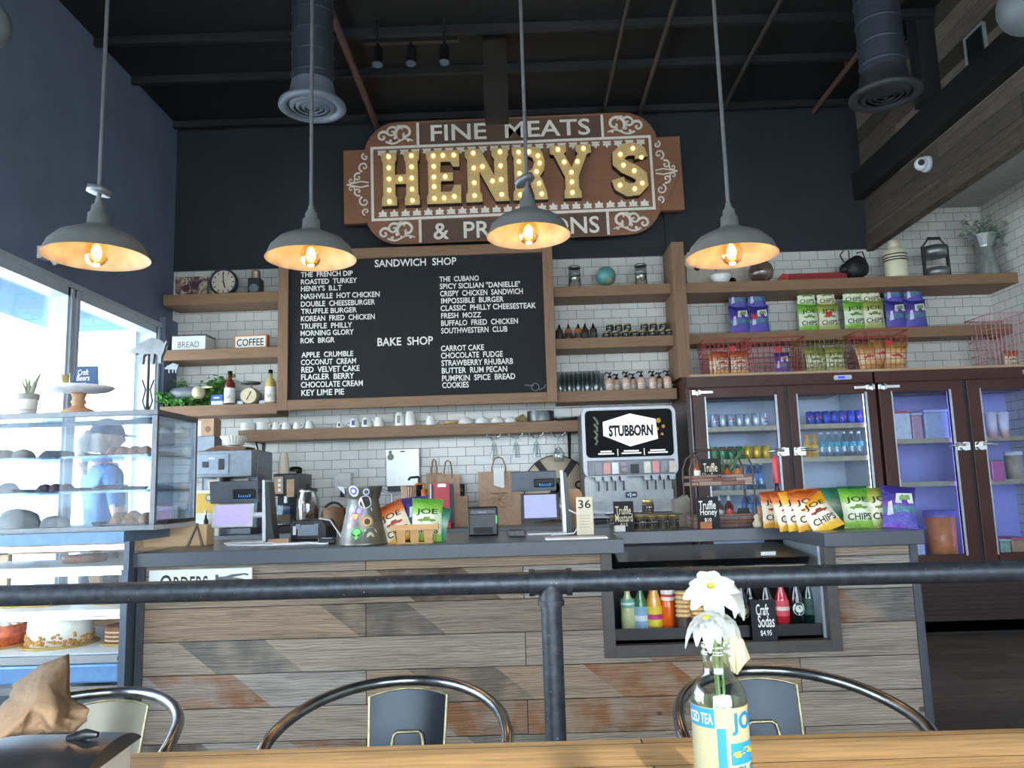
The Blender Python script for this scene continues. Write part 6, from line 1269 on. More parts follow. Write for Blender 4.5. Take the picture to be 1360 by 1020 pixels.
solo(MB().prism([(-.18, 0), (.14, 0), (.16, .025), (.1, .035), (.02, .03), (-.06, .045), (-.16, .012)], -.1, .1), 'folded_cloth', mat('brown_cloth', '#7a5a44', .9, var=.3), 'brown folded cloths on top of the coffee brewer', 'cloth', (at(307, 595, 6.0).x, 6.0, zt_), bevel=.006)
xx = at(312, 585, 6.0); t = thing('filter_stack', 'fluted white paper coffee filters on top of the brown cloths', 'filters', (xx.x, 6.0, zt_+.044)); R_ = 18*ppm(312, 580, 6.0)
m = MB(); n = 48; rs = []
for f in (0, .5, 1): rs.append([Vector(((R_*(.55+.45*f)+(.006*(k_ % 2)*f+.002))*math.cos(2*PI*k_/n), (R_*(.55+.45*f)+(.006*(k_ % 2)*f))*math.sin(2*PI*k_/n), f*.07)) for k_ in range(n)])
m.loft(rs, True, smooth=False); m.build('filters', mat('filter_paper', '#dcd8cf', .85, var=.03), t)
a, b = at(262, 579, 5.9), at(285, 556, 5.9); kx = ppm(273, 570, 6.1); zt2 = at(273, 579, 6.1).z
t = thing('carton', 'brown and white carton balanced above the coffee brewer beside the glass display', 'box', (at(272, 575, 6.1).x, 6.1, zt_)); hh = zt2-zt_
solo(MB().box(-13*kx, 0, 0, 13*kx, .16, hh-.001), 'grey_box', mat('brewer_grey', '#7d858c'), 'plain grey box on the coffee brewer, under the brown and white carton', 'box', t.location, bevel=.003); MB().box(-12*kx, 0, hh, 12*kx, .15, hh+23*kx).build('box', M_KRAFT, t, bevel=.003); MB().box(-12.3*kx, -.002, hh, -5*kx, .152, hh+20*kx).build('white_side', mat('paper_white', '#e8e8e4'), t); m = MB().disc((4*kx, hh+9*kx), 4*kx, -.002); m.build('emblem', mat('brown_print', '#8a6444'), t)
# yellow carton and white cloth near the display's corner
xx = bc(275, 5.78); kx = ppm(275, 670, 5.78); t = thing('yellow_carton', 'yellow and white carton with a round emblem behind the left-hand till', 'box', xx); zt2 = zb(275, 651, 5.78)
MB().box(-15*kx, 0, 0, 16*kx, .04, zt2).build('box', bands('yellow_carton_print', [(0, '#dfe0da'), (.5, '#d9b04a'), (.93, '#e3e2d4')], .5, hi=zt2), t, bevel=.003); m = MB().disc((2*kx, zt2-10*kx), 5*kx, -.002); m.m = 1; m.disc((2*kx, zt2-10*kx), 3*kx, -.003); m.build('emblem', [mat('emblem_blue', '#5f7f8f', .5), mat('emblem_pale', '#d9d4a0', .5)], t)
sbot('slim black and white bottle in front of the yellow carton', 273, 5.77-.02, .19, .02, '#22252b', '#dfe3e6')
# ================================================================== FRIDGES
M_MAH = wood('mahogany_laminate', '#3d221b', '#4b2a22', 'Z', .6, .4); M_FRD = mat('fridge_dark', '#1c1b1d', .45); M_FIN = mat('fridge_liner', '#c3cad6', .35, .1, .04)
FZ0, FZ1 = .02, 2.035
def FX(px): return at(px, 520, FR).x
pos = [(FX(913), FX(1163), (FX(936), FX(1030)), (FX(1058), FX(1150))), (FX(1166), FX(1166)+(FX(1163)-FX(913)), (FX(1184), FX(1262)), (FX(1302), FX(1302)+.49))]
led = mat('fridge_led', '#cdd6ff', .4, emit=3, var=0)
for fi, (x0, x1, d1, d2) in enumerate(pos):
    t = thing('drinks_fridge', ['left two-door mahogany drinks fridge with cans and water bottles', 'right two-door mahogany fridge with food tubs, lit violet inside'][fi], 'fridge', (0, FR, 0)); D = W-FR-.004
    m = MB().box(x0, .06, FZ0, x0+.03, D, FZ1).box(x1-.03, .06, FZ0, x1, D, FZ1).box(x0+.03, .06, FZ1-.1, x1-.03, D, FZ1).box(x0+.03, .06, FZ0, x1-.03, D, .50).box(x0+.03, D-.03, .5, x1-.03, D, FZ1-.1)
    m.build('cabinet', M_MAH, t)
    MB().box(x0, .03, 1.945, x1, .06, FZ1).build('fascia', M_MAH, t, bevel=.004)
    li = (mat('fridge_liner', '#c3cad6'), mat('fridge_liner_violet', '#a9a8e6', .35, .1, .04))[fi]
    MB().box(x0+.03, D-.036, .5, x1-.03, D-.03, FZ1-.1).box(x0+.03, .06, .5, x0+.036, D-.03, FZ1-.1).box(x1-.036, .06, .5, x1-.03, D-.03, FZ1-.1).box(x0+.03, .06, .5, x1-.03, D-.03, .506).box(x0+.03, .06, FZ1-.106, x1-.03, D-.03, FZ1-.1).build('liner', li, t)
    MB().box(x0+.2, .25, FZ1-.16, x1-.2, .5, FZ1-.107).build('fan_unit', M_DARK, t)
    m = MB()
    for k in range(7): m.box(x0+.02, .04, .13+k*.034, x1-.02, .055, .146+k*.034)
    m.box(x0+.02, .055, .1, x1-.02, .06, .38); m.build('louvre', mat('louvre_brown', '#3a2a27', .5), t); MB().box(x0+.01, .06, FZ0-.02, x1-.01, .1, .1).build('kick', M_BLACK, t)
    MB().prism(rr(x1-.31, 1.975, x1-.17, 2.01, .012), .012, .03).build('thermometer', mat('thermometer_case', '#c9cbd2', .3), t); MB().box(x1-.28, .010, 1.983, x1-.225, .0115, 2.002).build('readout', mat('blue_readout', '#2a2fd0', .4, emit=.9), t)
    m = MB(); dd = ((d1[0]-.10, d1[1]+.07, d1), (d2[0]-.07, d2[1]+.09, d2)); gz0, gz1 = .60, 1.86
    for di, (a, b, g) in enumerate(dd):
        a = max(a, x0+.002); b = min(b, x1-.002)
        if di == 0: mid = (d1[1]+d2[0])/2; b = mid-.014
        else: a = mid+.014
        d = MB().box(a, 0, .42, g[0], .05, 1.94).box(g[1], 0, .42, b, .05, 1.94).box(g[0], 0, gz1, g[1], .05, 1.94).box(g[0], 0, .42, g[1], .05, gz0).build('door', M_MAH, t, bevel=.004)
        MB().box(g[0]-.001, .02, gz0, g[1]+.001, .025, gz1).build('pane', M_PANE, d); MB().box(g[1]-.012, -.003, gz0-.01, g[1]+.006, .0, gz1+.01).box(g[0]-.006, -.003, gz0-.01, g[0]+.004, 0, gz1+.01).build('gasket_edge', mat('pale_gasket', '#b9bcc4', .3, .5), d)
        hxp = (a+.035) if di == 0 else (b-.035); sg = 1 if di == 0 else -1
        h = MB().box(hxp-.04, -.014, 1.885, hxp+.03, 0, 1.925).cyl((hxp, -.02, 1.875), (hxp, -.02, 1.935), .012).box(min(hxp, hxp+sg*.13), -.012, 1.893, max(hxp, hxp+sg*.13), 0, 1.918); h.build('hinge', M_CHROME, d, bevel=.003)
        hx_ = b-.05 if di == 0 else a+.05; sg = -1 if di == 0 else 1; zl = 1.42
        h = MB().box(hx_-.045, -.02, zl-.03, hx_+.045, 0, zl+.03).cyl((hx_, -.036, zl), (hx_, 0, zl), .034).tube([(hx_, -.034, zl+.01), (hx_+sg*.05, -.045, zl+.014), (hx_+sg*.12, -.035, zl+.004)], [.011, .012, .007], 8); h.build('latch', M_CHROME, d)
    MB().box(mid-.013, .01, .42, mid+.013, .05, 1.94).build('centre_post', M_FRD, t)
    for lx in (d1[0]-.02, d1[1]+.03, d2[1]+.02):
        if lx < x1-.04: MB().box(lx-.012, .07, .6, lx+.012, .085, 1.88).build('led_strip', (led, mat('fridge_led_violet', '#8f8cff', .4, emit=3, var=0))[fi], t)
    for z in ((1.62, 1.36, 1.12, .88), (1.48, 1.14))[fi]:
        MB().box(x0+.04, .1, z-.012, x1-.04, D-.05, z).box(x0+.04, .09, z-.022, x1-.04, .1, z+.016).build('shelf', mat('tan_shelf_edge', '#a89a84', .4, .3), t)
solo(MB().box(FX(920), 0, 0, XR-.01, W-FR-.06, .022), 'fridge_top_board', wood('pine_ledge', '#a5866a', '#c0a184'), 'long pine board lying across the tops of both fridges', 'board', (0, FR+.05, FZ1))
def fz(z): return z+.0005
def can(label, px, y, z, col, grp, first=[None], logo=None):
    x = at(px, 560, y).x; t = thing('soda_can', label, 'can', (x, y, z), 0, grp); r, h = .031, .12
    MB().lathe([(.001, .0), (r*.75, 0), (r, .01), (r, h*.9), (r*.82, h*.98), (r*.8, h), (.001, h*.985)], n=18).build('can', mat('can_'+col, col, .3, .5, .06), t)
    if logo:
        m = MB(); fn = lambda a, b, e=1.02: (r*e*math.sin(a/r), -r*e*math.cos(a/r), b); R_ = .022; zc = h*.52; n = 16; mm = []
        for i, (cl, lo, hi_) in enumerate((('#f0f0f2', -1, 1), ('#d02a3a', .12, 1), ('#2a4aa8', -1, -.25))):
            mm.append(mat('logo_'+cl, cl, .35)); m.m = i; P = []
            for q in range(n): a = 2*PI*q/n; s_ = min(max(math.sin(a), lo), hi_); P.append(fn(R_*math.cos(a)*(1 if abs(s_) <= abs(math.sin(a))+1e-6 else 1), zc+R_*s_, 1.02+.02*i))
            m.add(P, [tuple(range(n))], False)
        m.build('round_mark', mm, t)
    return t
g = 'silver soda cans behind the first fridge door'; c0 = can('leftmost silver soda can on the top shelf behind the first fridge door', 949, 6.2, fz(1.62), '#c3cbd6', g, logo=1)
for i, px in enumerate((960, 971, 982, 993, 1004, 1014), 1): dup(c0, (at(px, 560, 6.2).x, 6.2, fz(1.62)), (.0, 1.2, .1, 2.0, .9, 1.4, .2)[i], nth(i, 7)+' silver soda can on the top shelf behind the first fridge door')
g = 'gold cans behind the first fridge door'; c1 = can('leftmost gold can on the second shelf behind the first fridge door', 990, 6.2, fz(1.36), '#d9b02f', g)
for i, px in enumerate((1002, 1014), 1): dup(c1, (at(px, 560, 6.2).x, 6.2, fz(1.36)), 0, nth(i, 3)+' gold can on the second shelf behind the first fridge door')
g = 'green cans behind the first fridge door'; c2 = can('leftmost green can on the second shelf behind the aloe', 946, 6.2, fz(1.36), '#4f8f62', g)
for i, px in enumerate((957, 968, 979), 1): dup(c2, (at(px, 560, 6.2).x, 6.2, fz(1.36)), 0, nth(i, 4)+' green can on the second shelf behind the aloe')
g = 'pale cans low behind the first fridge door'; c3 = can('leftmost pale can on the low shelf behind the tray stand', 955, 6.2, fz(1.12), '#c9d2d6', g)
for i, px in enumerate((967, 979), 1): dup(c3, (at(px, 640, 6.2).x, 6.2, fz(1.12)), 0, nth(i, 3)+' pale can on the low shelf behind the tray stand')
g = 'blue soda cans behind the second fridge door'; c4 = can('leftmost blue soda can behind the second fridge door', 1076, 6.2, fz(1.62), '#1f3fb8', g, logo=1)
for i, px in enumerate((1087, 1098, 1109, 1120, 1131, 1142), 1): dup(c4, (at(px, 570, 6.2).x, 6.2, fz(1.62)), (0, .1, 1.3, 1.6, .2, 1.2, .1)[i], nth(i, 7)+' blue soda can behind the second fridge door')
def waterbottle(label, px, y, z, grp, h=.21, tint='#e4f0f4', lab='#4fa8c0'):
    t = thing('water_bottle', label, 'bottle', (at(px, 610, y).x, y, z), 0, grp); r = .031
    MB().lathe([(.001, .001), (r, .003), (r, h*.3), (r*.92, h*.42), (r, h*.55), (r*.9, h*.72), (r*.4, h*.88), (r*.4, h*.94)], n=18, cap=False).build('bottle', glass('water_'+tint, tint, .06, fres=.3), t); MB().lathe([(r*.45, h*.93), (r*.45, h), (.001, h)], n=12).build('cap', mat('cap_#dfe8ea', '#dfe8ea', .4), t); MB().lathe([(r*1.01, h*.46), (r*1.01, h*.62)], n=18, cap=False).build('label', mat('lab_'+lab, lab, .5), t); return t
g = 'water bottles behind the second fridge door'; w0 = waterbottle('leftmost water bottle behind the second fridge door', 1093, 6.2, fz(1.36), g)
for i, px in enumerate((1103, 1113, 1123, 1133, 1143), 1): dup(w0, (at(px, 610, 6.2).x, 6.2, fz(1.36)), 0, nth(i, 6)+' water bottle behind the second fridge door')
g = 'juice bottles behind the second fridge door'
for i, px in enumerate((1073, 1083)): bottle('juice_bottle', ['left orange juice bottle behind the second fridge door', 'right orange juice bottle behind the second fridge door'][i], at(px, 610, 6.2).x, h=.2, r=.03, liq='#e8a53a', lab=('#f0c060', '#d98a2a'), cap='#e07a2a', y=6.2, z=fz(1.36), neck=.6, grp=g)
g = 'blue-white bottles low behind the first fridge door'; w1 = waterbottle('leftmost slim blue and white bottle behind the first fridge door', 994, 6.2, fz(1.12), g, .225, '#c4dcf0', '#5f86c8')
for i, px in enumerate((1003, 1012), 1): dup(w1, (at(px, 650, 6.2).x, 6.2, fz(1.12)), 0, nth(i, 3)+' slim blue and white bottle behind the first fridge door')
w2 = waterbottle('leftmost blue bottle on the lowest shelf behind the first fridge door', 986, 6.2, fz(.88), 'blue bottles on the lowest shelf', .225, '#c0dcf0', '#5f9ac8')
for i, px in enumerate((996, 1006), 1): dup(w2, (at(px, 690, 6.2).x, 6.2, fz(.88)), 0, nth(i, 3)+' blue bottle on the lowest shelf behind the first fridge door')
# tubs in the right fridge
def tub(label, px, py, y, w, d, h, z, col, lid, cat='tub', round_=False, clear=False):
    x = at(px, py, y).x; k_ = ppm(px, py, y); w = w*k_/2; t = thing('food_tub', label, cat, (x, y, z)); bm_ = mat('tub_'+col, col, .35, var=.15)
    if round_: MB().lathe([(.001, 0), (w*.92, 0), (w, h*.9), (.001, h*.9)], n=28).build('tub', bm_, t); MB().lathe([(w*1.03, h*.88), (w*1.03, h), (.001, h)], n=28).build('lid', mat('tublid_'+lid, lid, .4), t)
    else: MB().box(-w, 0, 0, w, d, h*.92).build('tub', bm_, t, bevel=.01); MB().box(-w-.004, -.004, h*.92, w+.004, d+.004, h).build('lid', mat('tublid_'+lid, lid, .4), t, bevel=.003)
    return t
tub('white tub with a red lid on the upper shelf of the right fridge', 1200, 580, 6.15, 24, .25, .24, fz(1.48), '#cfd2dc', '#c0506a')
tub('pink and clear tub on the upper shelf of the right fridge', 1221, 590, 6.16, 14, .2, .22, fz(1.48), '#b98aa8', '#b9c0d8')
tub('pale grey-blue clear box on the upper shelf of the right fridge', 1246, 580, 6.15, 32, .25, .24, fz(1.48), '#9aa6c4', '#aab4d8')
tub('white container with a blue lid at the bottom of the right fridge', 1209, 705, 6.13, 36, .2, .31, fz(.5065), '#c9c6e0', '#3a3aa8')
tub('big round orange tub at the bottom of the right fridge', 1250, 710, 6.24, 38, .2, .42, fz(.5065), '#d9814a', '#7a6ab8', round_=True)
for i, px in enumerate((1317, 1333)):
    x = at(px, 565, 6.14).x; t = thing('drink_cup', ['left clear cup of iced drink behind the rightmost fridge door', 'right clear cup of iced drink behind the rightmost fridge door'][i], 'cup', (x, 6.14, fz(1.48))); MB().lathe([(.001, 0), (.03, 0), (.043, .19), (.001, .19)], n=20).build('cup', bands('iced_cup', [(0, '#c98a78'), (.35, '#dcb8b8'), (.6, '#e3dcec')], .3, hi=.19, noise=.05), t); MB().lathe([(.046, .188), (.046, .2), (.001, .215)], n=20).build('lid', mat('clear_lid', '#d6d8ea', .3), t)
tub('pink tub with a teal lid on the middle shelf of the rightmost fridge', 1326, 625, 6.13, 17, .2, .18, fz(1.14), '#c05a9a', '#5a9aa8'); tub('round tan tub with a white lid behind the rightmost fridge door', 1347, 620, 6.2, 22, .2, .23, fz(1.14), '#a89a8a', '#d9dbe6', round_=True)
tub('clear tub with a green rim at the bottom of the rightmost fridge', 1336, 725, 6.13, 14, .2, .19, fz(.5065), '#8fa89a', '#b9c9c4'); tub('tan tub with a pink lid at the bottom of the rightmost fridge', 1354, 722, 6.13, 20, .2, .2, fz(.5065), '#b08a6a', '#d0508a')
# ================================================================== BASKETS OF CHIPS ON TOP OF THE FRIDGES
ZFT = FZ1+.0225; YBk = 6.24
M_RW = mat('red_wire', '#a8383a', .4, .3); M_PW = mat('pink_wire', '#c98a92', .4, .3)
def wbasket(label, px0, px1, py0, z, mt, y=YBk, d=.2, rows=7, cols=10, flare=.03, front_low=0):
    a, b = at(px0, 470, y).x, at(px1, 470, y).x; w = (b-a)/2; h = at((px0+px1)/2, py0, y).z-z; t = thing('wire_basket', label, 'basket', ((a+b)/2, y, z)); m = MB(); r = .0028
    def P(u, v): e = flare*v; xx = [(-w-e, -.02-e), (w+e, -.02-e), (w+e, d+e*.2), (-w-e, d+e*.2)]; i = int(u) % 4; f = u-int(u); p, q = xx[i], xx[(i+1) % 4]; return (p[0]+(q[0]-p[0])*f, p[1]+(q[1]-p[1])*f, .003+v*h)
    for v in range(rows+1): m.tube([P(i, v/rows) for i in range(4)], r*(1.8 if v == rows else 1), 4, True)
    for s_, n in ((0, cols), (1, cols//2), (2, cols), (3, cols//2)):
        for q in range(n): m.tube([P(s_+q/n, 0), P(s_+q/n, 1)], r, 4)
    for q in range(1, cols): x = -w+2*w*q/cols; m.tube([(x, -.02, .003), (x, d, .003)], r, 4)
    m.build('wire', mt, t); return t
wbasket('red wire basket of orange chip bags, leftmost on the fridges', 939, 992, 452, ZFT, M_RW); wbasket('red wire basket with one small purple bag, second on the fridges', 997, 1062, 450, ZFT, M_RW, cols=9)
wbasket('red wire basket of olive chip bags, third on the fridges', 1066, 1120, 452, ZFT, mat('olive_wire', '#7d6a3a', .4, .3)); wbasket('red wire basket heaped with tan bags, fourth on the fridges', 1141, 1199, 441, ZFT, M_RW, cols=9)
wbasket('pink wire basket cut by the right edge, on the fridges', 1320, 1372, 417, ZFT, M_PW, d=.3, flare=.03)
def by(px, y, z): return Vector((at(px, 450, y).x, y, z))
def sbag(k, lab, px, y, z, s, rx=0, ry=0, rz=0, grp='chip bags above the fridges'): return bag(k, lab, by(px, y, z), s, rx, ry, rz, grp)
zb_ = ZFT+.006
sbag('or', 'left orange chip bag standing in the leftmost red basket', 956, 6.25, zb_, 1.0, -.06, 0, .25); sbag('or', 'right orange chip bag standing in the leftmost red basket', 980, 6.25, zb_, 1.0, -.04); sbag('ye', 'yellow chip bag turned sideways at the left of the leftmost basket', 945, 6.32, zb_, .95, 0, 0, .9)
sbag('pu', 'small purple chip bag alone in the second basket', 1036, 6.25, zb_, .85); sbag('ol', 'left olive chip bag in the third basket', 1080, 6.25, zb_, 1.05, -.04, 0, .1); sbag('ol', 'right olive chip bag in the third basket', 1107, 6.25, zb_, 1.05, -.04); sbag('gr', 'green chip bag between the two olive bags in the third basket', 1093, 6.31, zb_, 1.05)
sbag('ta', 'left tan chip bag heaped in the fourth basket', 1152, 6.25, zb_, 1.15, -.04, -.15, .1); sbag('ta', 'right tan chip bag heaped in the fourth basket', 1184, 6.27, zb_, 1.2, 0, .18); sbag('ta', 'middle tan chip bag sticking up from the fourth basket', 1168, 6.33, zb_+.03, 1.2, -.05, .05)
for i, px in enumerate((1340, 1362)): sbag('pu' if i else 'or', ['dark red bag low in the pink basket at the right edge', 'purple bag low in the pink basket at the right edge'][i], px, 6.42, zb_, .8, 0, .2*i)
# bunched multipacks hung in front of the narrow middle shelf, standing on it
YP = 6.5
def pack(lab, kind, cols, z=zr2, y=YP, s=1.2, r2=True):
    """cols: (px, kind) a bag on the shelf, and another stacked above"""
    nm = 0
    for px, k in cols:
        nm += 1; sbag(k, '%s bag in the lower row of the %s bunch' % (nth(nm-1, len(cols)), lab), px, y, z+.0005, s, -.03, 0, .04*(nm % 2))
        if r2: sbag(k, '%s bag in the upper row of the %s bunch' % (nth(nm-1, len(cols)), lab), px-1, y+.01, z+.20, s*.9, -.06, .05*(nm % 2)-.03, -.05)
pack('left purple', 'pu', ((984, 'pu'), (1010, 'pu'))); pack('pale green', 'og', ((1076, 'gr'), (1103, 'ol'))); pack('green and tan', 'ol', ((1138, 'gr'), (1163, 'ol')), s=1.3); pack('right purple', 'pu', ((1193, 'pu'), (1220, 'pu')), s=1.25)
m_red = mat('red_heart', '#c02a30', .5)
for i, (px, py) in enumerate(((1002, 420), (1101, 417), (973, 463), (1033, 463), (1181, 455))):
    y = YP-.045 if i < 2 else YBk-.065; c = at(px, py, y); solo(MB().prism([(-.03, .012), (-.02, -.012), (0, -.03), (.02, -.012), (.03, .012), (.018, .024), (0, .012), (-.018, .024)], 0, .004), 'price_tag', m_red, 'red price tag on the %s' % ['left purple bag bunch', 'pale green bag bunch', 'leftmost orange-bag basket', 'single purple bag basket', 'heaped tan-bag basket'][i], 'tag', c)
# ================================================================== TOP SHELF ABOVE THE FRIDGES
YT = 6.37; zT = zrt
def ts(px, y=YT): return Vector((at(px, 365, y).x, y, zT))
kx = ppm(950, 350, 6.6); t = thing('painting', 'cow-patterned canvas with diamond letter tiles behind the rightmost pendant', 'picture', ts(950, 6.62)); MB().box(-38*kx, 0, 0, 42*kx, .025, 52*kx).build('canvas', mat('canvas_cream', '#b9b0a0', .8, var=.1), t)
m = MB(); rd = random.Random(6)
for q in range(12): m.disc((rd.uniform(-30, 36)*kx, rd.uniform(4, 40)*kx), rd.uniform(2, 5)*kx, -.0015, 9)
m.build('dark_patches', mat('dark_patch', '#3a352f', .8, var=.3), t)
R = Matrix.Translation((-33*kx, -.012, 42*kx)) @ Matrix.Rotation(.6, 4, 'Y'); m = MB(R).box(-9*kx, -.004, -9*kx, 9*kx, .011, 9*kx); d = m.build('letter_tile', mat('ivory_tile', '#cfc8b8', .6), t); m = MB(R).text('H', -5*kx, 5*kx, -5*kx, 5*kx, -.0055, off=.03); m.build('lettering', M_KTXT, d)
k2 = ppm(957, 368, 6.42); solo(MB().lathe([(.001, 0), (8*k2, 0), (15*k2, 12*k2), (14.5*k2, 12.5*k2), (7*k2, .008), (.001, .008)], n=30), 'white_bowl', M_WHITE, 'white bowl on the top shelf under the rightmost pendant', 'bowl', ts(957, 6.4))
solo(MB().tube([(-.05, 0, .07), (0, 0, .03), (.03, 0, .006)], .006, 6), 'wooden_spoon', mat('pale_wood', '#c0a888', .7), 'pale wooden stick leaning left of the white bowl', 'spoon', ts(936, 6.42)+Vector((0, -.03, 0)))
k2 = ppm(1011, 358, YT); t = thing('glass_cloche', 'round smoky glass jar on the top shelf right of the white bowl', 'jar', ts(1011)); MB().lathe([(8*k2, .0), (14*k2, 6*k2), (16.5*k2, 14*k2), (14*k2, 23*k2), (8*k2, 28*k2)], n=28, cap=False).build('glass', glass('smoky_glass', '#c5bab0', .06, fres=.25), t); MB().lathe([(.001, 0), (8*k2, 0), (8*k2, .012), (.001, .012)], n=24).build('base', M_DARK, t); MB().lathe([(8*k2, 27.5*k2), (8.5*k2, 30*k2), (.001, 31*k2)], n=24).build('lid', M_DARK, t)
k2 = ppm(1080, 365, YT); t = thing('red_tray', 'long red weathered wooden box on the top shelf', 'box', ts(1080)); MB().box(-32*k2, 0, 0, 45*k2, .12, 11*k2).build('box', wood('red_paint_wood', '#9a2f2c', '#7d2624'), t, bevel=.004); MB().prism([(-46*k2, 5*k2), (-40*k2, 0), (-32*k2, 0), (-32*k2, 11*k2), (-40*k2, 12*k2)], .01, .05).build('scoop_end', mat('red_enamel', '#b53a34', .35), t, bevel=.004)
k2 = ppm(1138, 350, YT); t = thing('black_kettle', 'black iron kettle with wire feet and handle on the top shelf', 'kettle', ts(1138)); MB().lathe([(.001, -14*k2), (12*k2, -13*k2), (15*k2, -6*k2), (15*k2, 7*k2), (9*k2, 11*k2), (.001, 12*k2)], (0, 0, 16*k2), 26, axis=(.35, -.9, .15)).build('body', M_BLACK, t)
MB().lathe([(.001, 0), (5*k2, 0), (6*k2, 7*k2), (.001, 8*k2)], (-13*k2, 0, 14*k2), 16, axis=(-1, -.3, .2)).build('spout', M_BLACK, t)
MB().tube([(-16*k2, 0, 24*k2), (-20*k2, 0, 34*k2), (-15*k2, 0, 40*k2)], .006, 6).tube([(14*k2, 0, 24*k2), (10*k2, 0, 38*k2), (2*k2, 0, 36*k2)], .006, 6).tube([(-8*k2, 0, 26*k2), (-8*k2, 0, 40*k2)], .005, 6).tube([(-10*k2, 0, 0), (-6*k2, 0, 6*k2)], .008, 6).tube([(10*k2, 0, 0), (6*k2, 0, 6*k2)], .008, 6).build('wire_handle', M_BLACK, t)
k2 = ppm(1191, 340, YT); t = thing('milk_jug', 'cream ceramic milk jug with black stripes on the top shelf', 'jug', ts(1191)); MB().lathe([(.001, 0), (14.5*k2, 0), (15*k2, 2*k2), (14.3*k2, 18*k2), (15*k2, 34*k2), (13*k2, 38*k2), (7.5*k2, 41*k2), (7*k2, 44*k2), (7.6*k2, 51*k2), (.001, 51*k2)], n=34).build('body', mat('cream_glaze', '#d2ccae', .35, var=.06), t)
m = MB()
for z in (22, 25.5, 29.5): m.lathe([(14.75*k2, z*k2), (15.15*k2, (z+.9)*k2), (15.1*k2, (z+1.6)*k2)], n=34, cap=False)
m.build('stripes', M_KTXT, t)
k2 = ppm(1245, 335, YT); t = thing('tiered_stand', 'galvanised two-tier bucket stand with a top handle on the top shelf', 'stand', ts(1245)); MB().lathe([(.001, 0), (14*k2, 0), (15*k2, 11*k2), (14.6*k2, 11*k2), (.001, 2*k2)], n=30).build('lower_bucket', M_GALV, t); MB().lathe([(.001, 27*k2), (14*k2, 27*k2), (15*k2, 41*k2), (14.6*k2, 41*k2), (.001, 29*k2)], n=30).build('upper_bucket', M_GALV, t)
m = MB()
for s_ in (-1, 1): m.box(s_*16*k2-.01, -.012, 0, s_*16*k2+.01, .012, 42*k2)
m.tube([(-16*k2, 0, 42*k2), (-7*k2, 0, 53*k2), (7*k2, 0, 53*k2), (16*k2, 0, 42*k2)], .007, 6); m.build('straps', mat('dark_strap', '#3d3f40', .5, .5), t); MB().cyl((-8*k2, 0, 53*k2), (8*k2, 0, 53*k2), .013).build('grip', M_BLACK, t)
k2 = ppm(1312, 330, 6.42); t = thing('galvanised_vase', 'tall fluted galvanised vase of eucalyptus at the right end of the top shelf', 'vase', ts(1312, 6.42)); MB().lathe([(.001, 0), (15*k2, 0), (14.5*k2, 4*k2), (9*k2, 40*k2), (9.5*k2, 42*k2), (16*k2, 57*k2), (15*k2, 57*k2), (8*k2, 42*k2), (.001, 36*k2)], n=14, smooth=False).build('vase', mat('galv_vase', '#a3a8a6', .4, .75, .2), t)
leafy('eucalyptus', 'grey-green eucalyptus sprigs in the tall galvanised vase', ts(1310, 6.42)+Vector((0, 0, 40*k2)), 150, 30*k2, 20*k2, 42*k2, 9*k2, mat('eucalyptus', '#7d8f80', .6, var=.35), 8, stems=12)
# ================================================================== SHOP SIGN
YG = 6.5; s = ppm(680, 238, YG); c = at(680, 238, YG); t = thing('shop_sign', "big brown shop sign with lit marquee letters HENRY'S above the menu board", 'sign', (c.x, YG, c.z)); t.rotation_euler = (0, math.radians(-.55), 0)
M_SGN = wood('sign_brown', '#84573f', '#93664a', 'X', .5, .6); M_SGD = wood('sign_dark_brown', '#5c463a', '#6b5244', 'X', .5, .6); M_SW = mat('sign_white_paint', '#f0e8da', .6, var=.06)
def q(p): return [(a*s, b*s) for a, b in p]
def arc(cx_, cz_, r, a0, a1, n=8): return [(cx_+r*math.cos(a0+(a1-a0)*i/n), cz_+r*math.sin(a0+(a1-a0)*i/n)) for i in range(n+1)]
MB().prism(q([(-224, -52), (-196, -52)]+arc(-186, -62, 14, 2.4, .9, 5)+[(226, -52), (226, 50), (-224, 50)]), 0, .05).build('back_panel', M_SGN, t, bevel=.004)
MB().prism(q([(-150, -84), (150, -84)]+arc(150, -38, 46, -PI/2, -.15, 6)+[(204, -40), (222, 0), (204, 44)]+arc(150, 40, 46, .15, PI/2, 6)+arc(-150, 40, 46, PI/2, PI-.15, 6)+[(-204, 44), (-222, 0), (-204, -40)]+arc(-150, -38, 46, PI+.15, 1.5*PI, 6)), -.02, -.001).build('front_panel', M_SGN, t, bevel=.003)
MB().box(-122*s, -.0235, 52*s, 122*s, -.0205, 83*s).build('top_band', M_SGD, t); MB().box(-122*s, -.0235, -83*s, 122*s, -.0205, -53*s).build('bottom_band', M_SGD, t)
MB().box(-183*s, -.0235, -49*s, 183*s, -.0205, 49*s).build('centre_panel', M_SGN, t)
m = MB()
for a, b, c_, d in ((-187, 48, 187, 51.5), (-187, -51.5, 187, -48), (-187, -48, -183.5, 48), (183.5, -48, 187, 48), (-125, 52, -121.5, 83), (121.5, 52, 125, 83), (-125, -83, -121.5, -52), (121.5, -83, 125, -52)): m.box(a*s, -.029, b*s, c_*s, -.0242, d*s)
m.build('border', M_SW, t)
m = MB()
for k in range(24):
    x = (-172+k*15)*s
    for sg in (1, -1):
        z = sg*46*s; m.add([(x-6*s, -.0255, z), (x+6*s, -.0255, z), (x+4.5*s, -.0255, z-sg*3*s), (x, -.0255, z-sg*10*s), (x-4.5*s, -.0255, z-sg*3*s)], [(0, 1, 2, 3, 4) if sg < 0 else (4, 3, 2, 1, 0)], False)
        for dx in (-4, 4): m.disc((x+dx*s, z-sg*5*s), 1.6*s, -.0262, 8)
m.build('lace_trim', M_SW, t)
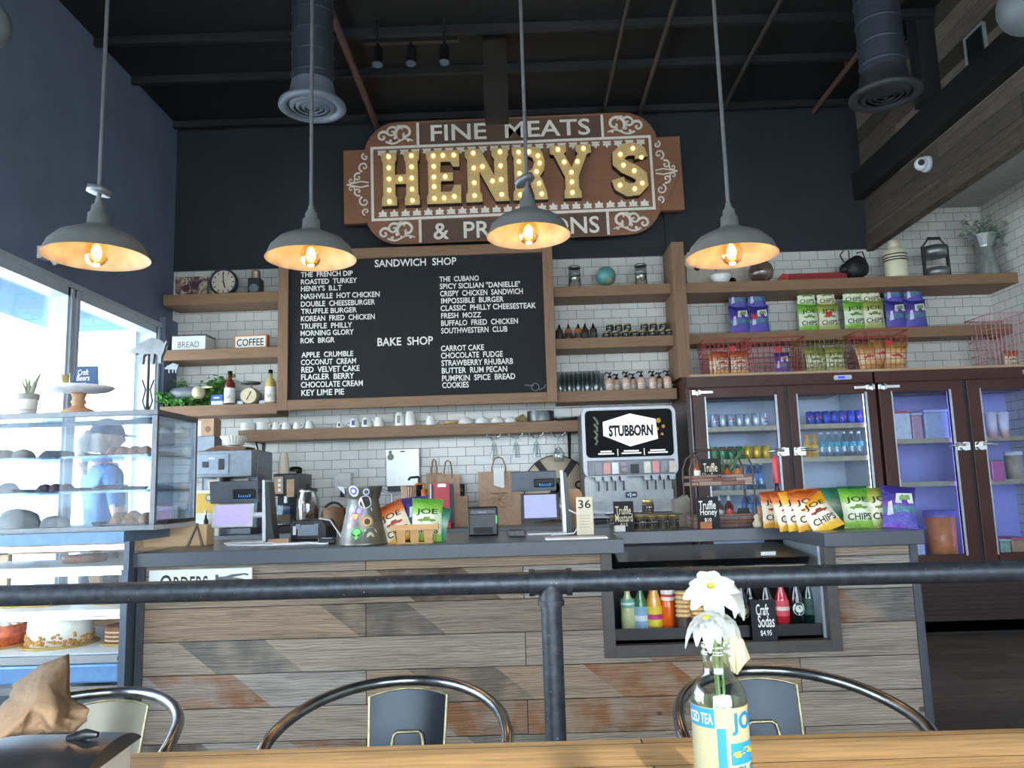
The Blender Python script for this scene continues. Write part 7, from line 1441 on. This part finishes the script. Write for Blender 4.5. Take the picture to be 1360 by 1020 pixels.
def spiral(m, cx_, cz_, r0, turns, a0, d=1, w=1.3, n=22, y=-.028):
    P = []; 
    for i in range(n+1): f = i/n; a = a0+d*turns*2*PI*f; r = r0*(1-f)**.8; P.append((cx_*s+r*s*math.cos(a), y, cz_*s+r*s*math.sin(a)))
    m.tube(P, [w*s*(1.25-.5*i/n) for i in range(n+1)], 5)
for sx_0 in (-1, 1):
    for sz_0 in (-1, 1):
        m = MB(Matrix.Translation((sx_0*150*s, 0, sz_0*67*s)) @ Matrix.Diagonal((sx_0, 1, sz_0 if sz_0 > 0 else 1, 1)))
        spiral(m, -9, 2, 13, 1.1, -.6, 1, 2); spiral(m, 8, 4, 8, 1.2, 2.4, -1, 1.5); spiral(m, 20, -2, 8, 1.1, 2.6, -1, 1.7); spiral(m, -1, 9, 5, 1, 3.5, -1, 1.2)
        m.tube([((-20+i*4)*s, -.028, (-9+3.2*math.sin(i*.7))*s) for i in range(10)], [.9*s+.25*s*i/3 for i in range(10)], 5)
        for k in range(5): m.disc(((-14+6*k)*s, (-8+(k % 2)*4)*s), 2.2*s, -.0285, 8)
        m.build('corner_scroll', M_SW, t)
    m = MB(Matrix.Diagonal((sx_0, 1, 1, 1)))
    for sg in (-1, 1):
        spiral(m, 196, sg*24, 7, 1.2, sg*-1.2, sg, 1.1); spiral(m, 194, sg*38, 5, 1.1, sg*1.2, -sg, 1); spiral(m, 204, sg*10, 6, 1.1, sg*2, -sg, 1.1); spiral(m, 213, sg*6, 4.5, 1.1, sg*2.8, sg, .9)
        m.tube([(190*s, -.028, sg*2*s), (200*s, -.028, sg*4*s), (219*s, -.028, 0)], 1.0*s, 5)
    m.build('side_flourish', M_SW, t)
m = MB(); m.text('FINE  MEATS', -106*s, 107*s, 56*s, 79*s, -.0275, .003, off=.012); m.text('&  PROVISIONS', -106*s, 112*s, -80*s, -57*s, -.0275, .003, off=.012); m.build('lettering', M_SW, t)
# marquee letters
nt = NT('gold_glitter'); n1 = nt.n('TexNoise', Scale=160.0, Detail=2.0); nt.l(nt.coord(), n1.inputs[0]); nt.set(Base__Color=nt.ramp(n1.outputs[0], [(.35, '#a88a4e'), (.5, '#dcb878'), (.65, '#fff0c0')]), Roughness=.4, Metallic=.25); M_GLIT = nt.mat
LT = {'H': [(0, 0), (.40, 0), (.40, .14), (.36, .2), (.36, .40), (.64, .40), (.64, .2), (.60, .14), (.60, 0), (1, 0), (1, .14), (.96, .2), (.96, .8), (1, .86), (1, 1), (.6, 1), (.6, .86), (.64, .8), (.64, .58), (.36, .58), (.36, .8), (.4, .86), (.4, 1), (0, 1), (0, .86), (.04, .8), (.04, .2), (0, .14)],
 'E': [(0, 0), (1, 0), (1, .34), (.8, .34), (.72, .22), (.42, .22), (.42, .42), (.78, .42), (.78, .58), (.42, .58), (.42, .78), (.7, .78), (.78, .68), (.97, .68), (.97, 1), (0, 1), (0, .86), (.05, .8), (.05, .2), (0, .14)],
 'N': [(0, 0), (.38, 0), (.38, .14), (.33, .2), (.33, .56), (.68, 0), (1, 0), (.97, .1), (.97, .8), (1, .86), (1, 1), (.62, 1), (.62, .86), (.67, .8), (.67, .48), (.36, 1), (0, 1), (0, .86), (.05, .8), (.05, .2), (0, .14)],
 'R': [(0, 0), (.4, 0), (.4, .14), (.36, .2), (.36, .38), (.46, .38), (.6, .1), (.62, 0), (1, 0), (.97, .14), (.86, .36), (.8, .44), (.92, .55), (.95, .7), (.9, .87), (.78, .97), (.6, 1), (0, 1), (0, .86), (.05, .8), (.05, .2), (0, .14)],
 'Y': [(.3, 0), (.72, 0), (.72, .12), (.67, .18), (.67, .4), (.9, .82), (1, .84), (1, 1), (.62, 1), (.62, .88), (.68, .84), (.51, .58), (.34, .84), (.4, .88), (.4, 1), (0, 1), (0, .84), (.09, .82), (.34, .4), (.34, .18), (.3, .12)]}
ctr = [(.80, .60), (.86, .70)]
C_ = [(.84, .70), (.80, .82), (.62, .88), (.38, .86), (.20, .76), (.20, .64), (.36, .54), (.6, .46), (.80, .36), (.82, .22), (.66, .12), (.42, .11), (.2, .2), (.15, .33)]
Lp, Rp = [], []
for i, p in enumerate(C_):
    a, b = C_[max(i-1, 0)], C_[min(i+1, len(C_)-1)]; d = Vector((b[0]-a[0], (b[1]-a[1])*1.5)).normalized(); n_ = (-d.y, d.x); w_ = .185
    Lp.append((p[0]+n_[0]*w_, p[1]+n_[1]*w_*.68)); Rp.append((p[0]-n_[0]*w_, p[1]-n_[1]*w_*.68))
LT['S'] = Lp+Rp[::-1]
BU = {'H': [(.2, .08), (.2, .29), (.2, .5), (.2, .71), (.2, .92), (.8, .08), (.8, .29), (.8, .5), (.8, .71), (.8, .92), (.5, .49)], 'E': [(.22, .1), (.5, .1), (.8, .12), (.22, .32), (.22, .5), (.22, .7), (.22, .9), (.5, .9), (.82, .9), (.55, .5)],
 'N': [(.2, .12), (.2, .36), (.2, .64), (.2, .92), (.4, .66), (.62, .38), (.82, .12), (.82, .4), (.82, .66), (.82, .92)], 'R': [(.2, .1), (.2, .3), (.2, .5), (.2, .72), (.2, .9), (.5, .9), (.76, .82), (.8, .68), (.7, .52), (.76, .3), (.82, .1)],
 'Y': [(.5, .1), (.5, .3), (.5, .48), (.34, .68), (.2, .92), (.66, .68), (.82, .92)], 'S': [C_[0], C_[2], (.26, .78), (.33, .57), (.62, .46), C_[9], (.6, .12), C_[12]]}
bulb_me = None; M_BULB = mat('marquee_bulb', '#ffd27a', .3, emit=1.8, var=.02)
for L, x0, x1 in (('H', -171, -121), ('E', -112, -67), ('N', -61, -4), ('R', 1, 46), ('Y', 51, 105), ('S', 131, 178)):
    z0, z1 = -35.5, 37.5; X = lambda a: (x0+(x1-x0)*a)*s; Z = lambda b: (z0+(z1-z0)*b)*s
    hole = [[(X(a), Z(b)) for a, b in ((.36, .55), (.36, .82), (.5, .82), (.6, .78), (.63, .7), (.6, .6), (.52, .55))]] if L == 'R' else []
    m = MB(); m.m = 0; m.prism([(X(a), Z(b)) for a, b in LT[L]], -.10, -.024, hole)
    for i in range(len(m.f)):
        n_ = (Vector(m.v[m.f[i][1]])-Vector(m.v[m.f[i][0]])).cross(Vector(m.v[m.f[i][2]])-Vector(m.v[m.f[i][0]]))
        if abs(n_.y) < .5*n_.length: m.mi[i] = 1
    lo = m.build('marquee_letter', [M_GLIT, mat('letter_side', '#2b1d16', .6)], t)
    for a, b in BU[L]:
        if bulb_me is None: bo = MB().sph((0, 0, 0), 2.7*s, 10, 8).build('bulb', M_BULB, lo); bulb_me = bo.data
        else: bo = bpy.data.objects.new('bulb', bulb_me); COL.objects.link(bo); bo.parent = lo
        bo.location = (X(a), -.108, Z(b))
MB().box(-.9, .05, -.08, -.8, W-.02-YG, .08).box(.8, .05, -.08, .9, W-.02-YG, .08).build('wall_bracket', M_BLACK, t)
# ================================================================== PENDANTS
M_SHO = mat('lamp_shade_grey', '#6c6e6d', .45, .1, .08); M_SHI = mat('enamel_inside', '#938877', .6, var=.22, scale=14); M_FIL = mat('glowing_filament', '#ffc873', .3, emit=45, var=0)
M_GLOBE = glass('amber_bulb_glass', '#ffe3b0', .08)
for i, (rx, ry, bx0, d, wpx, lab) in enumerate(((128, 341, 129, 3.0, 130, 'leftmost lit grey pendant lamp, by the windows'), (413, 343, 412, 3.3, 117, 'lit grey pendant lamp in front of the left edge of the menu board'), (702, 313, 700, 3.3, 110, 'lit grey pendant lamp in front of the shop sign'), (972, 340, 968, 3.2, 119, 'rightmost lit grey pendant lamp, beside the wooden post'))):
    c = at(rx, ry, d); R = wpx*ppm(rx, ry, d)/2; t = thing('pendant_lamp', lab, 'lamp', c); t.rotation_euler = (0, (math.radians(3.5), .0, 0, math.radians(-3))[i], 0) if 0 else (0, 0, 0)
    q_ = R/.17
    o = [(1, 0), (.985, .02), (.9, .2), (.72, .36), (.48, .46), (.3, .52), (.2, .60), (.19, .78), (.14, .80), (.13, .92), (.07, .98), (.06, 1.06)]
    MB().lathe([(R*1.015, -.003)]+[(R*a, .17*q_*b*1.16) for a, b in o], n=44, cap=False).build('shade', M_SHO, t)
    MB().lathe([(R*1.012, -.0035), (R*.985, .0)]+[(R*a*.97, .17*q_*b*1.14-.004) for a, b in o[1:6]]+[(.002, .10*q_)], n=44, cap=False).build('reflector', M_SHI, t)
    MB().cyl((0, 0, .17*q_*1.15), (0, 0, ZC-c.z), .0085, n=10).lathe([(.06, ZC-c.z-.03), (.065, ZC-c.z)], n=20).build('rod', mat('lamp_rod', '#6a6c6e', .45, .4), t)
    b = MB().lathe([(.018, .095), (.02, .07), (.036, .05), (.047, .02), (.046, -.004), (.034, -.027), (.015, -.038), (.001, -.04)], n=24, cap=False).build('bulb', M_GLOBE, t)
    MB().sph((0, 0, .02), .019, 14, 10, (1, 1, 1.25)).build('filament', M_FIL, b); MB().cyl((0, 0, .09), (0, 0, .115), .02).build('socket', M_DARK, t)
    if i in (0, 2):
        MB(Matrix.Translation((-.012 if i else 0, 0, .17*q_*1.42)) @ Matrix.Rotation(-.45 if i else .2, 4, 'Y')).lathe([(.012, -.016), (.046, -.016), (.046, .008), (.012, .012)], n=24).build('swivel_collar', mat('swivel_grey', '#75797d', .4, .4), t)
    L = bpy.data.lights.new('pendant_glow', 'POINT'); L.energy = 2.6; L.color = (1, .66, .36); L.shadow_soft_size = .03
    lo = bpy.data.objects.new('pendant_glow', L); COL.objects.link(lo); lo.parent = t; lo.location = (0, 0, -.055)
# ================================================================== TABLE, RAIL, CHAIRS
t = thing('dining_table', 'honey-coloured wooden plank table top across the foreground', 'table', (.2, 0, 0))
e0, e1 = atZ(0, 1004.5, ZT), atZ(1360, 968, ZT)
M_TBL = planks('table_planks', [(0, '#e6b47a'), (.5, '#f3ca92'), (1, '#dda86c')], 'XYZ', 2.6, .11, .0015, None, .38, knots=False)
MB().prism([(-1.9, .35), (1.9, .35), (1.9, e1.y), (-1.9, e0.y)], -ZT, -ZT+.04).build('tabletop', M_TBL, t)
for o in kids(t):
    for v in o.data.vertices: a, b, c = v.co; v.co = (a, c, -b)
for x in (-1.3, 1.35): MB().box(x-.04, .85, .04, x+.04, .93, ZT-.04).box(x-.3, .55, ZT-.06, x+.3, 1.25, ZT-.04).box(x-.3, .6, 0, x+.3, 1.2, .04).build('pedestal', M_BLACK, t)
nt = NT('black_iron_pipe'); n1 = nt.n('TexNoise', Scale=40.0, Detail=3.0); n2 = nt.n('TexNoise', Scale=130.0, Detail=1.0); v_ = nt.coord(); nt.l(v_, n1.inputs[0]); nt.l(v_, n2.inputs[0])
nt.set(Base__Color=nt.mix(nt.ramp(n2.outputs[0], [(.76, (0, 0, 0, 1)), (.79, (1, 1, 1, 1))]), nt.ramp(n1.outputs[0], [(.3, '#34383d'), (.7, '#4d5157')]), hx('#c9c9c4')), Roughness=.4, Metallic=.5); M_PIPE = nt.mat; YRL = 2.3
a, b = at(-60, 793, YRL), at(1420, 756, YRL); c = at(731, 774, YRL)
t = thing('pipe_railing', 'black iron pipe railing with a tee fitting and post behind the chairs', 'railing', (c.x, YRL, 0)); O = Vector((c.x, YRL, 0)); r = .0305
MB().cyl(a-O, b-O, r, n=24).build('rail', M_PIPE, t)
mid = (a-O).lerp(b-O, (c.x-a.x)/(b.x-a.x)); u = (b-a).normalized()
m = MB().cyl(mid-u*.05, mid+u*.05, r*1.14, n=24)
for sg in (-1, 1): m.cyl(mid+u*sg*.046, mid+u*sg*.062, r*1.28, n=24)
m.cyl(mid, mid-Vector((0, 0, .062)), r*1.12, n=24).cyl(mid-Vector((0, 0, .05)), mid-Vector((0, 0, .066)), r*1.27, n=24).build('tee_fitting', M_PIPE, t)
MB().cyl(mid-Vector((0, 0, .05)), (mid.x, 0, .01), r*.99, n=24).build('post', M_PIPE, t); MB().cyl((mid.x, 0, 0), (mid.x, 0, .012), .075, n=24).build('floor_flange', M_PIPE, t)
for p in (a-O, b-O): MB().cyl(p, (p.x, p.y, .0), r, n=16).build('end_post', M_PIPE, t)
# metal armchairs
M_GUN = mat('gunmetal', '#8b8e90', .24, .95, .3, 30); M_GUNB = mat('dark_gunmetal_sheet', '#34383d', .3, .8, .15, 10); M_WORN = mat('worn_brass_edge', '#a8a07c', .35, .7, .3, 60)
xc, yc = at(528, 950, 1.75).x, 1.7
HP = [(363, 1025, 1.55), (364, 1000, 1.58), (372, 975, 1.64), (395, 945, 1.74), (430, 924, 1.83), (478, 909, 1.90), (530, 904, 1.93), (583, 908, 1.90), (628, 922, 1.83), (664, 946, 1.74), (685, 972, 1.64), (691, 997, 1.58), (692, 1022, 1.55)]
P = [at(*p)-Vector((xc, yc, 0)) for p in HP]
P = [Vector((-.272, -.20, .45))]+[Vector(((p.x-P[-1-i].x)/2, p.y, (p.z+P[-1-i].z)/2)) for i, p in enumerate(P)]+[Vector((.272, -.20, .45))]
def cat_(P, n=4):
    Q = []
    for i in range(len(P)-1):
        p0, p1, p2, p3 = P[max(i-1, 0)], P[i], P[i+1], P[min(i+2, len(P)-1)]
        for k in range(n): f = k/n; Q.append(.5*((2*p1)+(p2-p0)*f+(2*p0-5*p1+4*p2-p3)*f*f+(3*p1-p0-3*p2+p3)*f**3))
    return Q+[P[-1]]
t = thing('metal_armchair', 'gunmetal armchair with a curved tube back, in the middle behind the table', 'chair', (xc, yc, 0), 0, 'metal armchairs behind the table')
MB().tube(cat_(P), .0125, 10).build('hoop', M_GUN, t)
zt = P[7].z; yb = P[7].y
def spl(u, v): w = .092-.012*(1-v); x = (u-.5)*2*w; return (x, yb-.005-.09*(1-v)+.02*(2*u-1)**2*-1+.01, .455+(zt-.018-.455)*v-.012*(2*u-1)**2*v)
m = MB().grid(spl, 12, 12); m.add([Vector(spl(i/12, j/12))+Vector((0, .003, 0)) for j in range(13) for i in range(13)], [(j*13+i, (j+1)*13+i, (j+1)*13+i+1, j*13+i+1) for j in range(12) for i in range(12)], True)
sp = m.build('backrest', M_GUNB, t)
off = Vector((0, -.004, 0)); m = MB()
for u in (0.0, 1.0): m.tube([Vector(spl(u, j/12))+off for j in range(13)], .0035, 6)
m.tube([Vector(spl(i/12, 1))+off for i in range(13)], .003, 6)
m.build('rolled_edge', M_WORN, sp)
m = MB(); lo = .455+.0; uu = lambda x, v: Vector(spl(.5+x, v))+off*1.5
m.tube([uu(-.21, .30), uu(-.21, .60), uu(-.19, .66), uu(-.14, .68), uu(.14, .68), uu(.19, .66), uu(.21, .60), uu(.21, .30), uu(.15, .27), uu(-.15, .27)], .0042, 6, True); m.build('pressed_outline', M_WORN, sp)
m = MB().lathe([(.001, 0), (.2, 0), (.208, .006), (.2, .018), (.17, .012), (.001, .012)], (0, -.02, .44), 30)
m.v = [(x*(1 if abs(x) < .1 else 1.0), y*.98, z) for x, y, z in m.v]; m.build('seat', M_GUNB, t)
for sx_0 in (-1, 1):
    for y0, y1 in ((-.15, -.22), (.13, .22)): MB().tube([(sx_0*.15, y0, .445), (sx_0*.19, (y0+y1)/2, .25), (sx_0*.215, y1, .0)], [.02, .018, .014], 8).build('leg', M_GUN, t)
MB().tube([(-.155, .14, .43), (-.07, yb-.02, .5), (-.06, yb-.08, .52)], .008, 6).tube([(.155, .14, .43), (.07, yb-.02, .5), (.06, yb-.08, .52)], .008, 6).build('back_stay', M_GUN, t)
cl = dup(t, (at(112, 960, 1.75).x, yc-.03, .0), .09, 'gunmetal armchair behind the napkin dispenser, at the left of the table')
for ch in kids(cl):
    if ch.name.startswith('backrest'): ch.data = ch.data.copy(); ch.data.materials[0] = mat('cream_metal', '#7d7868', .35, .5, .15, 12)  # this chair's backrest gets a lighter cream tone than the others
dup(t, (at(1036, 930, 1.75).x, yc, 0), 0, 'gunmetal armchair behind the flower bottle, at the right of the table')
# ================================================================== BOTTLE VASE WITH FLOWERS
YV = 1.07; c = at(957, 970, YV); t = thing('bottle_vase', 'clear glass tea bottle with a blue and cream label holding daisies on the table', 'vase', (c.x, YV, ZT))
k = ppm(957, 950, YV); R = 36.5*k; zz3 = lambda y: at(957, y, YV).z-ZT
zs, zn, ztop = zz3(925), zz3(893), zz3(853)
pr = [(.001, .002), (R*.85, .001), (R, .01), (R, zs-.004), (R*.96, zs+.008), (R*.72, zn-.008), (R*.5, zn), (R*.48, ztop-.018), (R*.56, ztop-.016), (R*.56, ztop-.011), (R*.49, ztop-.009), (R*.54, ztop-.007), (R*.54, ztop-.001), (R*.48, ztop)]
MB().lathe(pr, n=40, cap=False).build('glass', glass('bottle_clear_glass', '#eaf2f0', .12, rough=.03), t)
MB().lathe([(.001, .006), (R*.94, .006), (R*.94, .07), (.001, .07)], n=30, cap=False).build('water', glass('water_clear', '#d9e6e2', .06), t)
zl1, zl0 = zz3(931), .012; rl = R*1.012
m = MB(); fn = lambda a, b, e=1.0: (rl*e*math.sin(a/rl), -rl*e*math.cos(a/rl), b)
MB().lathe([(rl, zl0), (rl, zl1)], n=48, cap=False).build('label', mat('cream_label', '#a8a17c', .55, var=.04), t)
M_LB = mat('label_blue', '#1f82b8', .5, var=.06)
def patch(m, x0, x1, z0, z1, e=1.012, n=10):
    for i in range(n): a, b = x0+(x1-x0)*i/n, x0+(x1-x0)*(i+1)/n; m.add([fn(a, z0, e), fn(b, z0, e), fn(b, z1, e), fn(a, z1, e)], [(0, 1, 2, 3)], True)
m = MB(); xa = lambda px: rl*math.asin(max(-.97, min(.97, (px-957)/36.9)))
patch(m, -rl*1.75, xa(942), zz3(957), zl1-.001); patch(m, xa(944), xa(955), .012, zz3(957)+.0005); patch(m, xa(960), rl*1.2, zz3(1004), zz3(976), 1.008); m.build('label_blue_panels', M_LB, t)
m = MB(); f2 = lambda a, b: fn(a, b, 1.03)
m.text('JOE', xa(963), xa(963)+.046, zz3(966), zz3(937), 0, fn=f2, off=.03); m.text('CLASSIC', xa(964), xa(964)+.07, zz3(1022), zz3(1006), 0, fn=f2, off=.01); m.build('label_lettering', mat('label_deep_blue', '#1470a8', .5, var=.04), t)
m = MB(); m.text('ICED TEA', -rl*1.5, xa(940), zz3(952), zz3(938), 0, fn=f2, off=.01)
m.text('LEMON', xa(946), xa(954), zz3(1015), zz3(985), 0, fn=f2) if 0 else None
m.build('label_white_lettering', mat('cream_print', '#ece6c8', .5), t)
m = MB(); x0 = xa(962); [m.add([fn(x0+(a+.5)*.042, zz3(993)+b*.020, 1.035) for a, b in CAR], [tuple(range(len(CAR)))], False)]; patch(m, x0+.003, x0+.011, zz3(994), zz3(991), 1.036, 3); m.build('label_truck', mat('truck_yellow', '#c9a52f', .5, var=.3, scale=120), t)
m = MB()
for i in range(12): patch(m, -rl*1.7, xa(940), zz3(966+i*5), zz3(965+i*5), 1.012, 6)
m.build('label_small_print', mat('fine_print', '#a8a48c', .6), t)
M_PET = mat('white_petal', '#c2c0b8', .6, var=.03, scale=40); M_STM = mat('flower_stem', '#7f9a5c', .55, var=.15); M_EYE = mat('yellow_green_centre', '#b9b53a', .6, var=.3)
def flower(label, px, py, d, n, L, nrm, droop, foot, seed, centre=True):
    """daisy: stem from the bottle, a ring of long drooping petals round nrm"""
    rd = random.Random(seed); c = at(px, py, d); t = thing('daisy', label, 'flower', (foot[0], foot[1], ZT+.012), 0, None); O = Vector(t.location); C_ = c-O
    nz = Vector(nrm).normalized(); a = nz.orthogonal().normalized(); b = nz.cross(a)
    neck = Vector((0, 0, 0))+Vector((Vcx-foot[0]+ (foot[0]-Vcx)*-.3, (YV-foot[1])*.6, ztop-.012))
    MB().tube(cat_([Vector((0, 0, 0)), neck*.5+Vector((0, 0, 0)), neck, C_-nz*.02, C_], 4), .0019, 6).build('stem', M_STM, t)
    m = MB()
    for i in range(n):
        an = 2*PI*i/n+rd.uniform(-.15, .15); dr = a*math.cos(an)+b*math.sin(an); ll = L*rd.uniform(.85, 1.1); side = nz.cross(dr).normalized(); w = .0098*rd.uniform(.85, 1.15); rows = []
        for j in range(7):
            f = j/6; p = C_+dr*ll*(f-.25*f*f*droop)+nz*(.004*math.sin(PI*f))+Vector((0, 0, -1))*droop*ll*.55*f*f; ww = w*(math.sin(PI*min(1, .12+f*.86))**.6); rows.append([p-side*ww, p-nz*.0012, p+side*ww])
        for j in range(6):
            for q_ in range(2): m.add([rows[j][q_], rows[j][q_+1], rows[j+1][q_+1], rows[j+1][q_]], [(0, 1, 2, 3)], True)
    m.build('petals', M_PET, t)
    MB().sph(C_-nz*.002, .0062, 12, 8, (1, 1, .8)).build('centre', M_EYE, t); return t
Vcx = t.location.x
flower('white daisy with its green centre turned up, topmost in the bottle', 944, 778, 1.06, 10, .043, (-.25, -.75, -.35), .55, (Vcx-.006, YV-.005), 3)
flower('white daisy at the upper right, seen from the side behind the topmost one', 968, 782, 1.10, 10, .036, (.75, .35, .45), .75, (Vcx+.008, YV+.006), 5)
flower('white daisy drooping low on the left of the bottle', 938, 820, 1.05, 10, .042, (-.3, -.25, .9), 1.15, (Vcx-.01, YV+.004), 8)
flower('white daisy below the upper right one, leaning right', 958, 818, 1.08, 10, .038, (.35, -.2, .85), 1.0, (Vcx+.003, YV-.008), 11)
tb = thing('wilted_bud', 'cream wilted flower hanging behind the bottle neck', 'flower', (Vcx+.012, YV+.012, ZT+.012)); e = at(975, 862, 1.10)-Vector(tb.location)
MB().tube(cat_([Vector((0, 0, 0)), Vector((-.002, -.002, ztop-.02)), Vector((.002, .006, e.z+.03)), e+Vector((0, 0, .025))], 4), .0018, 6).build('stem', M_STM, tb)
m = MB(); rd = random.Random(2)
for i in range(9):
    a = 2*PI*i/9; dx, dy = .008*math.cos(a), .008*math.sin(a); m.tube([e+Vector((0, 0, .025)), e+Vector((dx, dy, .01)), e+Vector((dx*1.3+rd.gauss(0, .002), dy*1.2, -.012)), e+Vector((dx*.5, dy*.5, -.026-rd.uniform(0, .006)))], [.002, .006, .006, .0015], 6)
m.build('petals', mat('wilted_cream', '#d9cda6', .7, var=.15), tb)
# ================================================================== NAPKIN DISPENSER
c = at(70, 1000, .86); t = thing('napkin_dispenser', 'black-topped napkin dispenser with white sides on the table, left corner', 'napkin dispenser', (-.648, 1.075, ZT), math.radians(3))
w, d, h = .088, .07, .888-ZT-.022
MB().box(-w, -d, .006, w, d, h).build('case', mat('dispenser_white', '#c9cbc9', .35, .2, .04), t, bevel=.004); MB().box(-w-.004, -d-.004, 0, w+.004, d+.004, .0059).build('foot', M_BLKPL, t)
def roof(u, v): a = (v-.5)*2; return ((u-.5)*2*(w+.008), a*(d+.012), h+.022-.020*abs(a)**2.4-.004*(2*u-1)**2)
m = MB().grid(roof, 10, 14); m.add([roof(u, v)[:2]+(h-.004,) for u, v in ((0, 0), (1, 0), (1, 1), (0, 1))], [(3, 2, 1, 0)])
for vv in (0, 1): P_ = [roof(i/10, vv) for i in range(11)]; m.add(P_+[(p[0], p[1], h-.004) for p in P_], [((i, 11+i, 12+i, i+1) if vv == 0 else (i+1, 12+i, 11+i, i)) for i in range(10)], False)
for uu_ in (0, 1): P_ = [roof(uu_, i/14) for i in range(15)]; m.add(P_+[(p[0], p[1], h-.004) for p in P_], [((i+1, 16+i, 15+i, i) if uu_ == 0 else (i, 15+i, 16+i, i+1)) for i in range(14)], False)
m.build('cover', mat('dispenser_black', '#23262a', .3, var=.05), t)
m = MB(); m.M = Matrix.Translation((w+.0005, 0, h*.42)) @ Matrix.Rotation(PI/2, 4, 'Z'); m.disc((0, 0), .03, -.0018, 28); m.build('oval_window', mat('dark_oval', '#15171a', .2), t)
MB().tube([(.035, .0, h+.022), (.06, -.004, h+.028), (.075, -.004, h+.026)], [.006, .007, .004], 8).build('slot_lip', mat('dispenser_black', '#23262a'), t)
# kraft napkin pulled up out of it
N = {'A': (92, 868, 1.105), 'B': (94, 925, 1.125), 'C': (119, 941, 1.085), 'D': (115, 958, 1.075), 'E': (98, 974, 1.065), 'F': (60, 976, 1.045), 'G': (28, 977, 1.025), 'H': (0, 980, 1.005), 'I': (-25, 975, 1.025), 'J': (-18, 950, 1.065), 'K': (14, 926, 1.085), 'L': (18, 908, 1.095), 'M': (55, 882, 1.095),
     'N': (66, 912, 1.050), 'O': (76, 945, 1.025), 'P': (47, 935, 1.025), 'Q': (30, 955, 1.010), 'R': (70, 962, 1.015), 'S': (85, 955, 1.045), 'T': (92, 945, 1.075)}
T = ['AMN', 'MLP', 'MPN', 'LKP', 'KQP', 'KJQ', 'JIQ', 'IHQ', 'HGQ', 'GFP', 'GPQ', 'FRP', 'PRO', 'PON', 'RFE', 'RES', 'RSO', 'OST', 'ONT', 'NAB', 'NBT', 'TBC', 'TCD', 'TDS', 'SDE']
ks = list(N); O = at(60, 976, 1.065); O.z = ZT+h+.016
bm = bmesh.new(); vs = [bm.verts.new(at(*N[q_])-O) for q_ in ks]
for f in T: bm.faces.new([vs[ks.index(ch)] for ch in f])
bmesh.ops.subdivide_edges(bm, edges=bm.edges, cuts=3, use_grid_fill=True, smooth=.35); rd = random.Random(5)
for v in bm.verts: v.co += Vector((rd.gauss(0, .0006), .002*math.sin(v.co.x*90+v.co.z*60)+rd.gauss(0, .0006), 0))
bmesh.ops.recalc_face_normals(bm, faces=bm.faces); me = bpy.data.meshes.new('napkin'); bm.to_mesh(me); bm.free()
for p in me.polygons: p.use_smooth = True
me.materials.append(mat('kraft_napkin', '#8a7056', .9, var=.12, bump=.5, scale=45)); o = bpy.data.objects.new('napkin', me); COL.objects.link(o); o.location = O
sd = o.modifiers.new('thickness', 'SOLIDIFY'); sd.thickness = .0008; tag(o, 'crumpled brown kraft napkin sticking out of the dispenser', 'napkin')
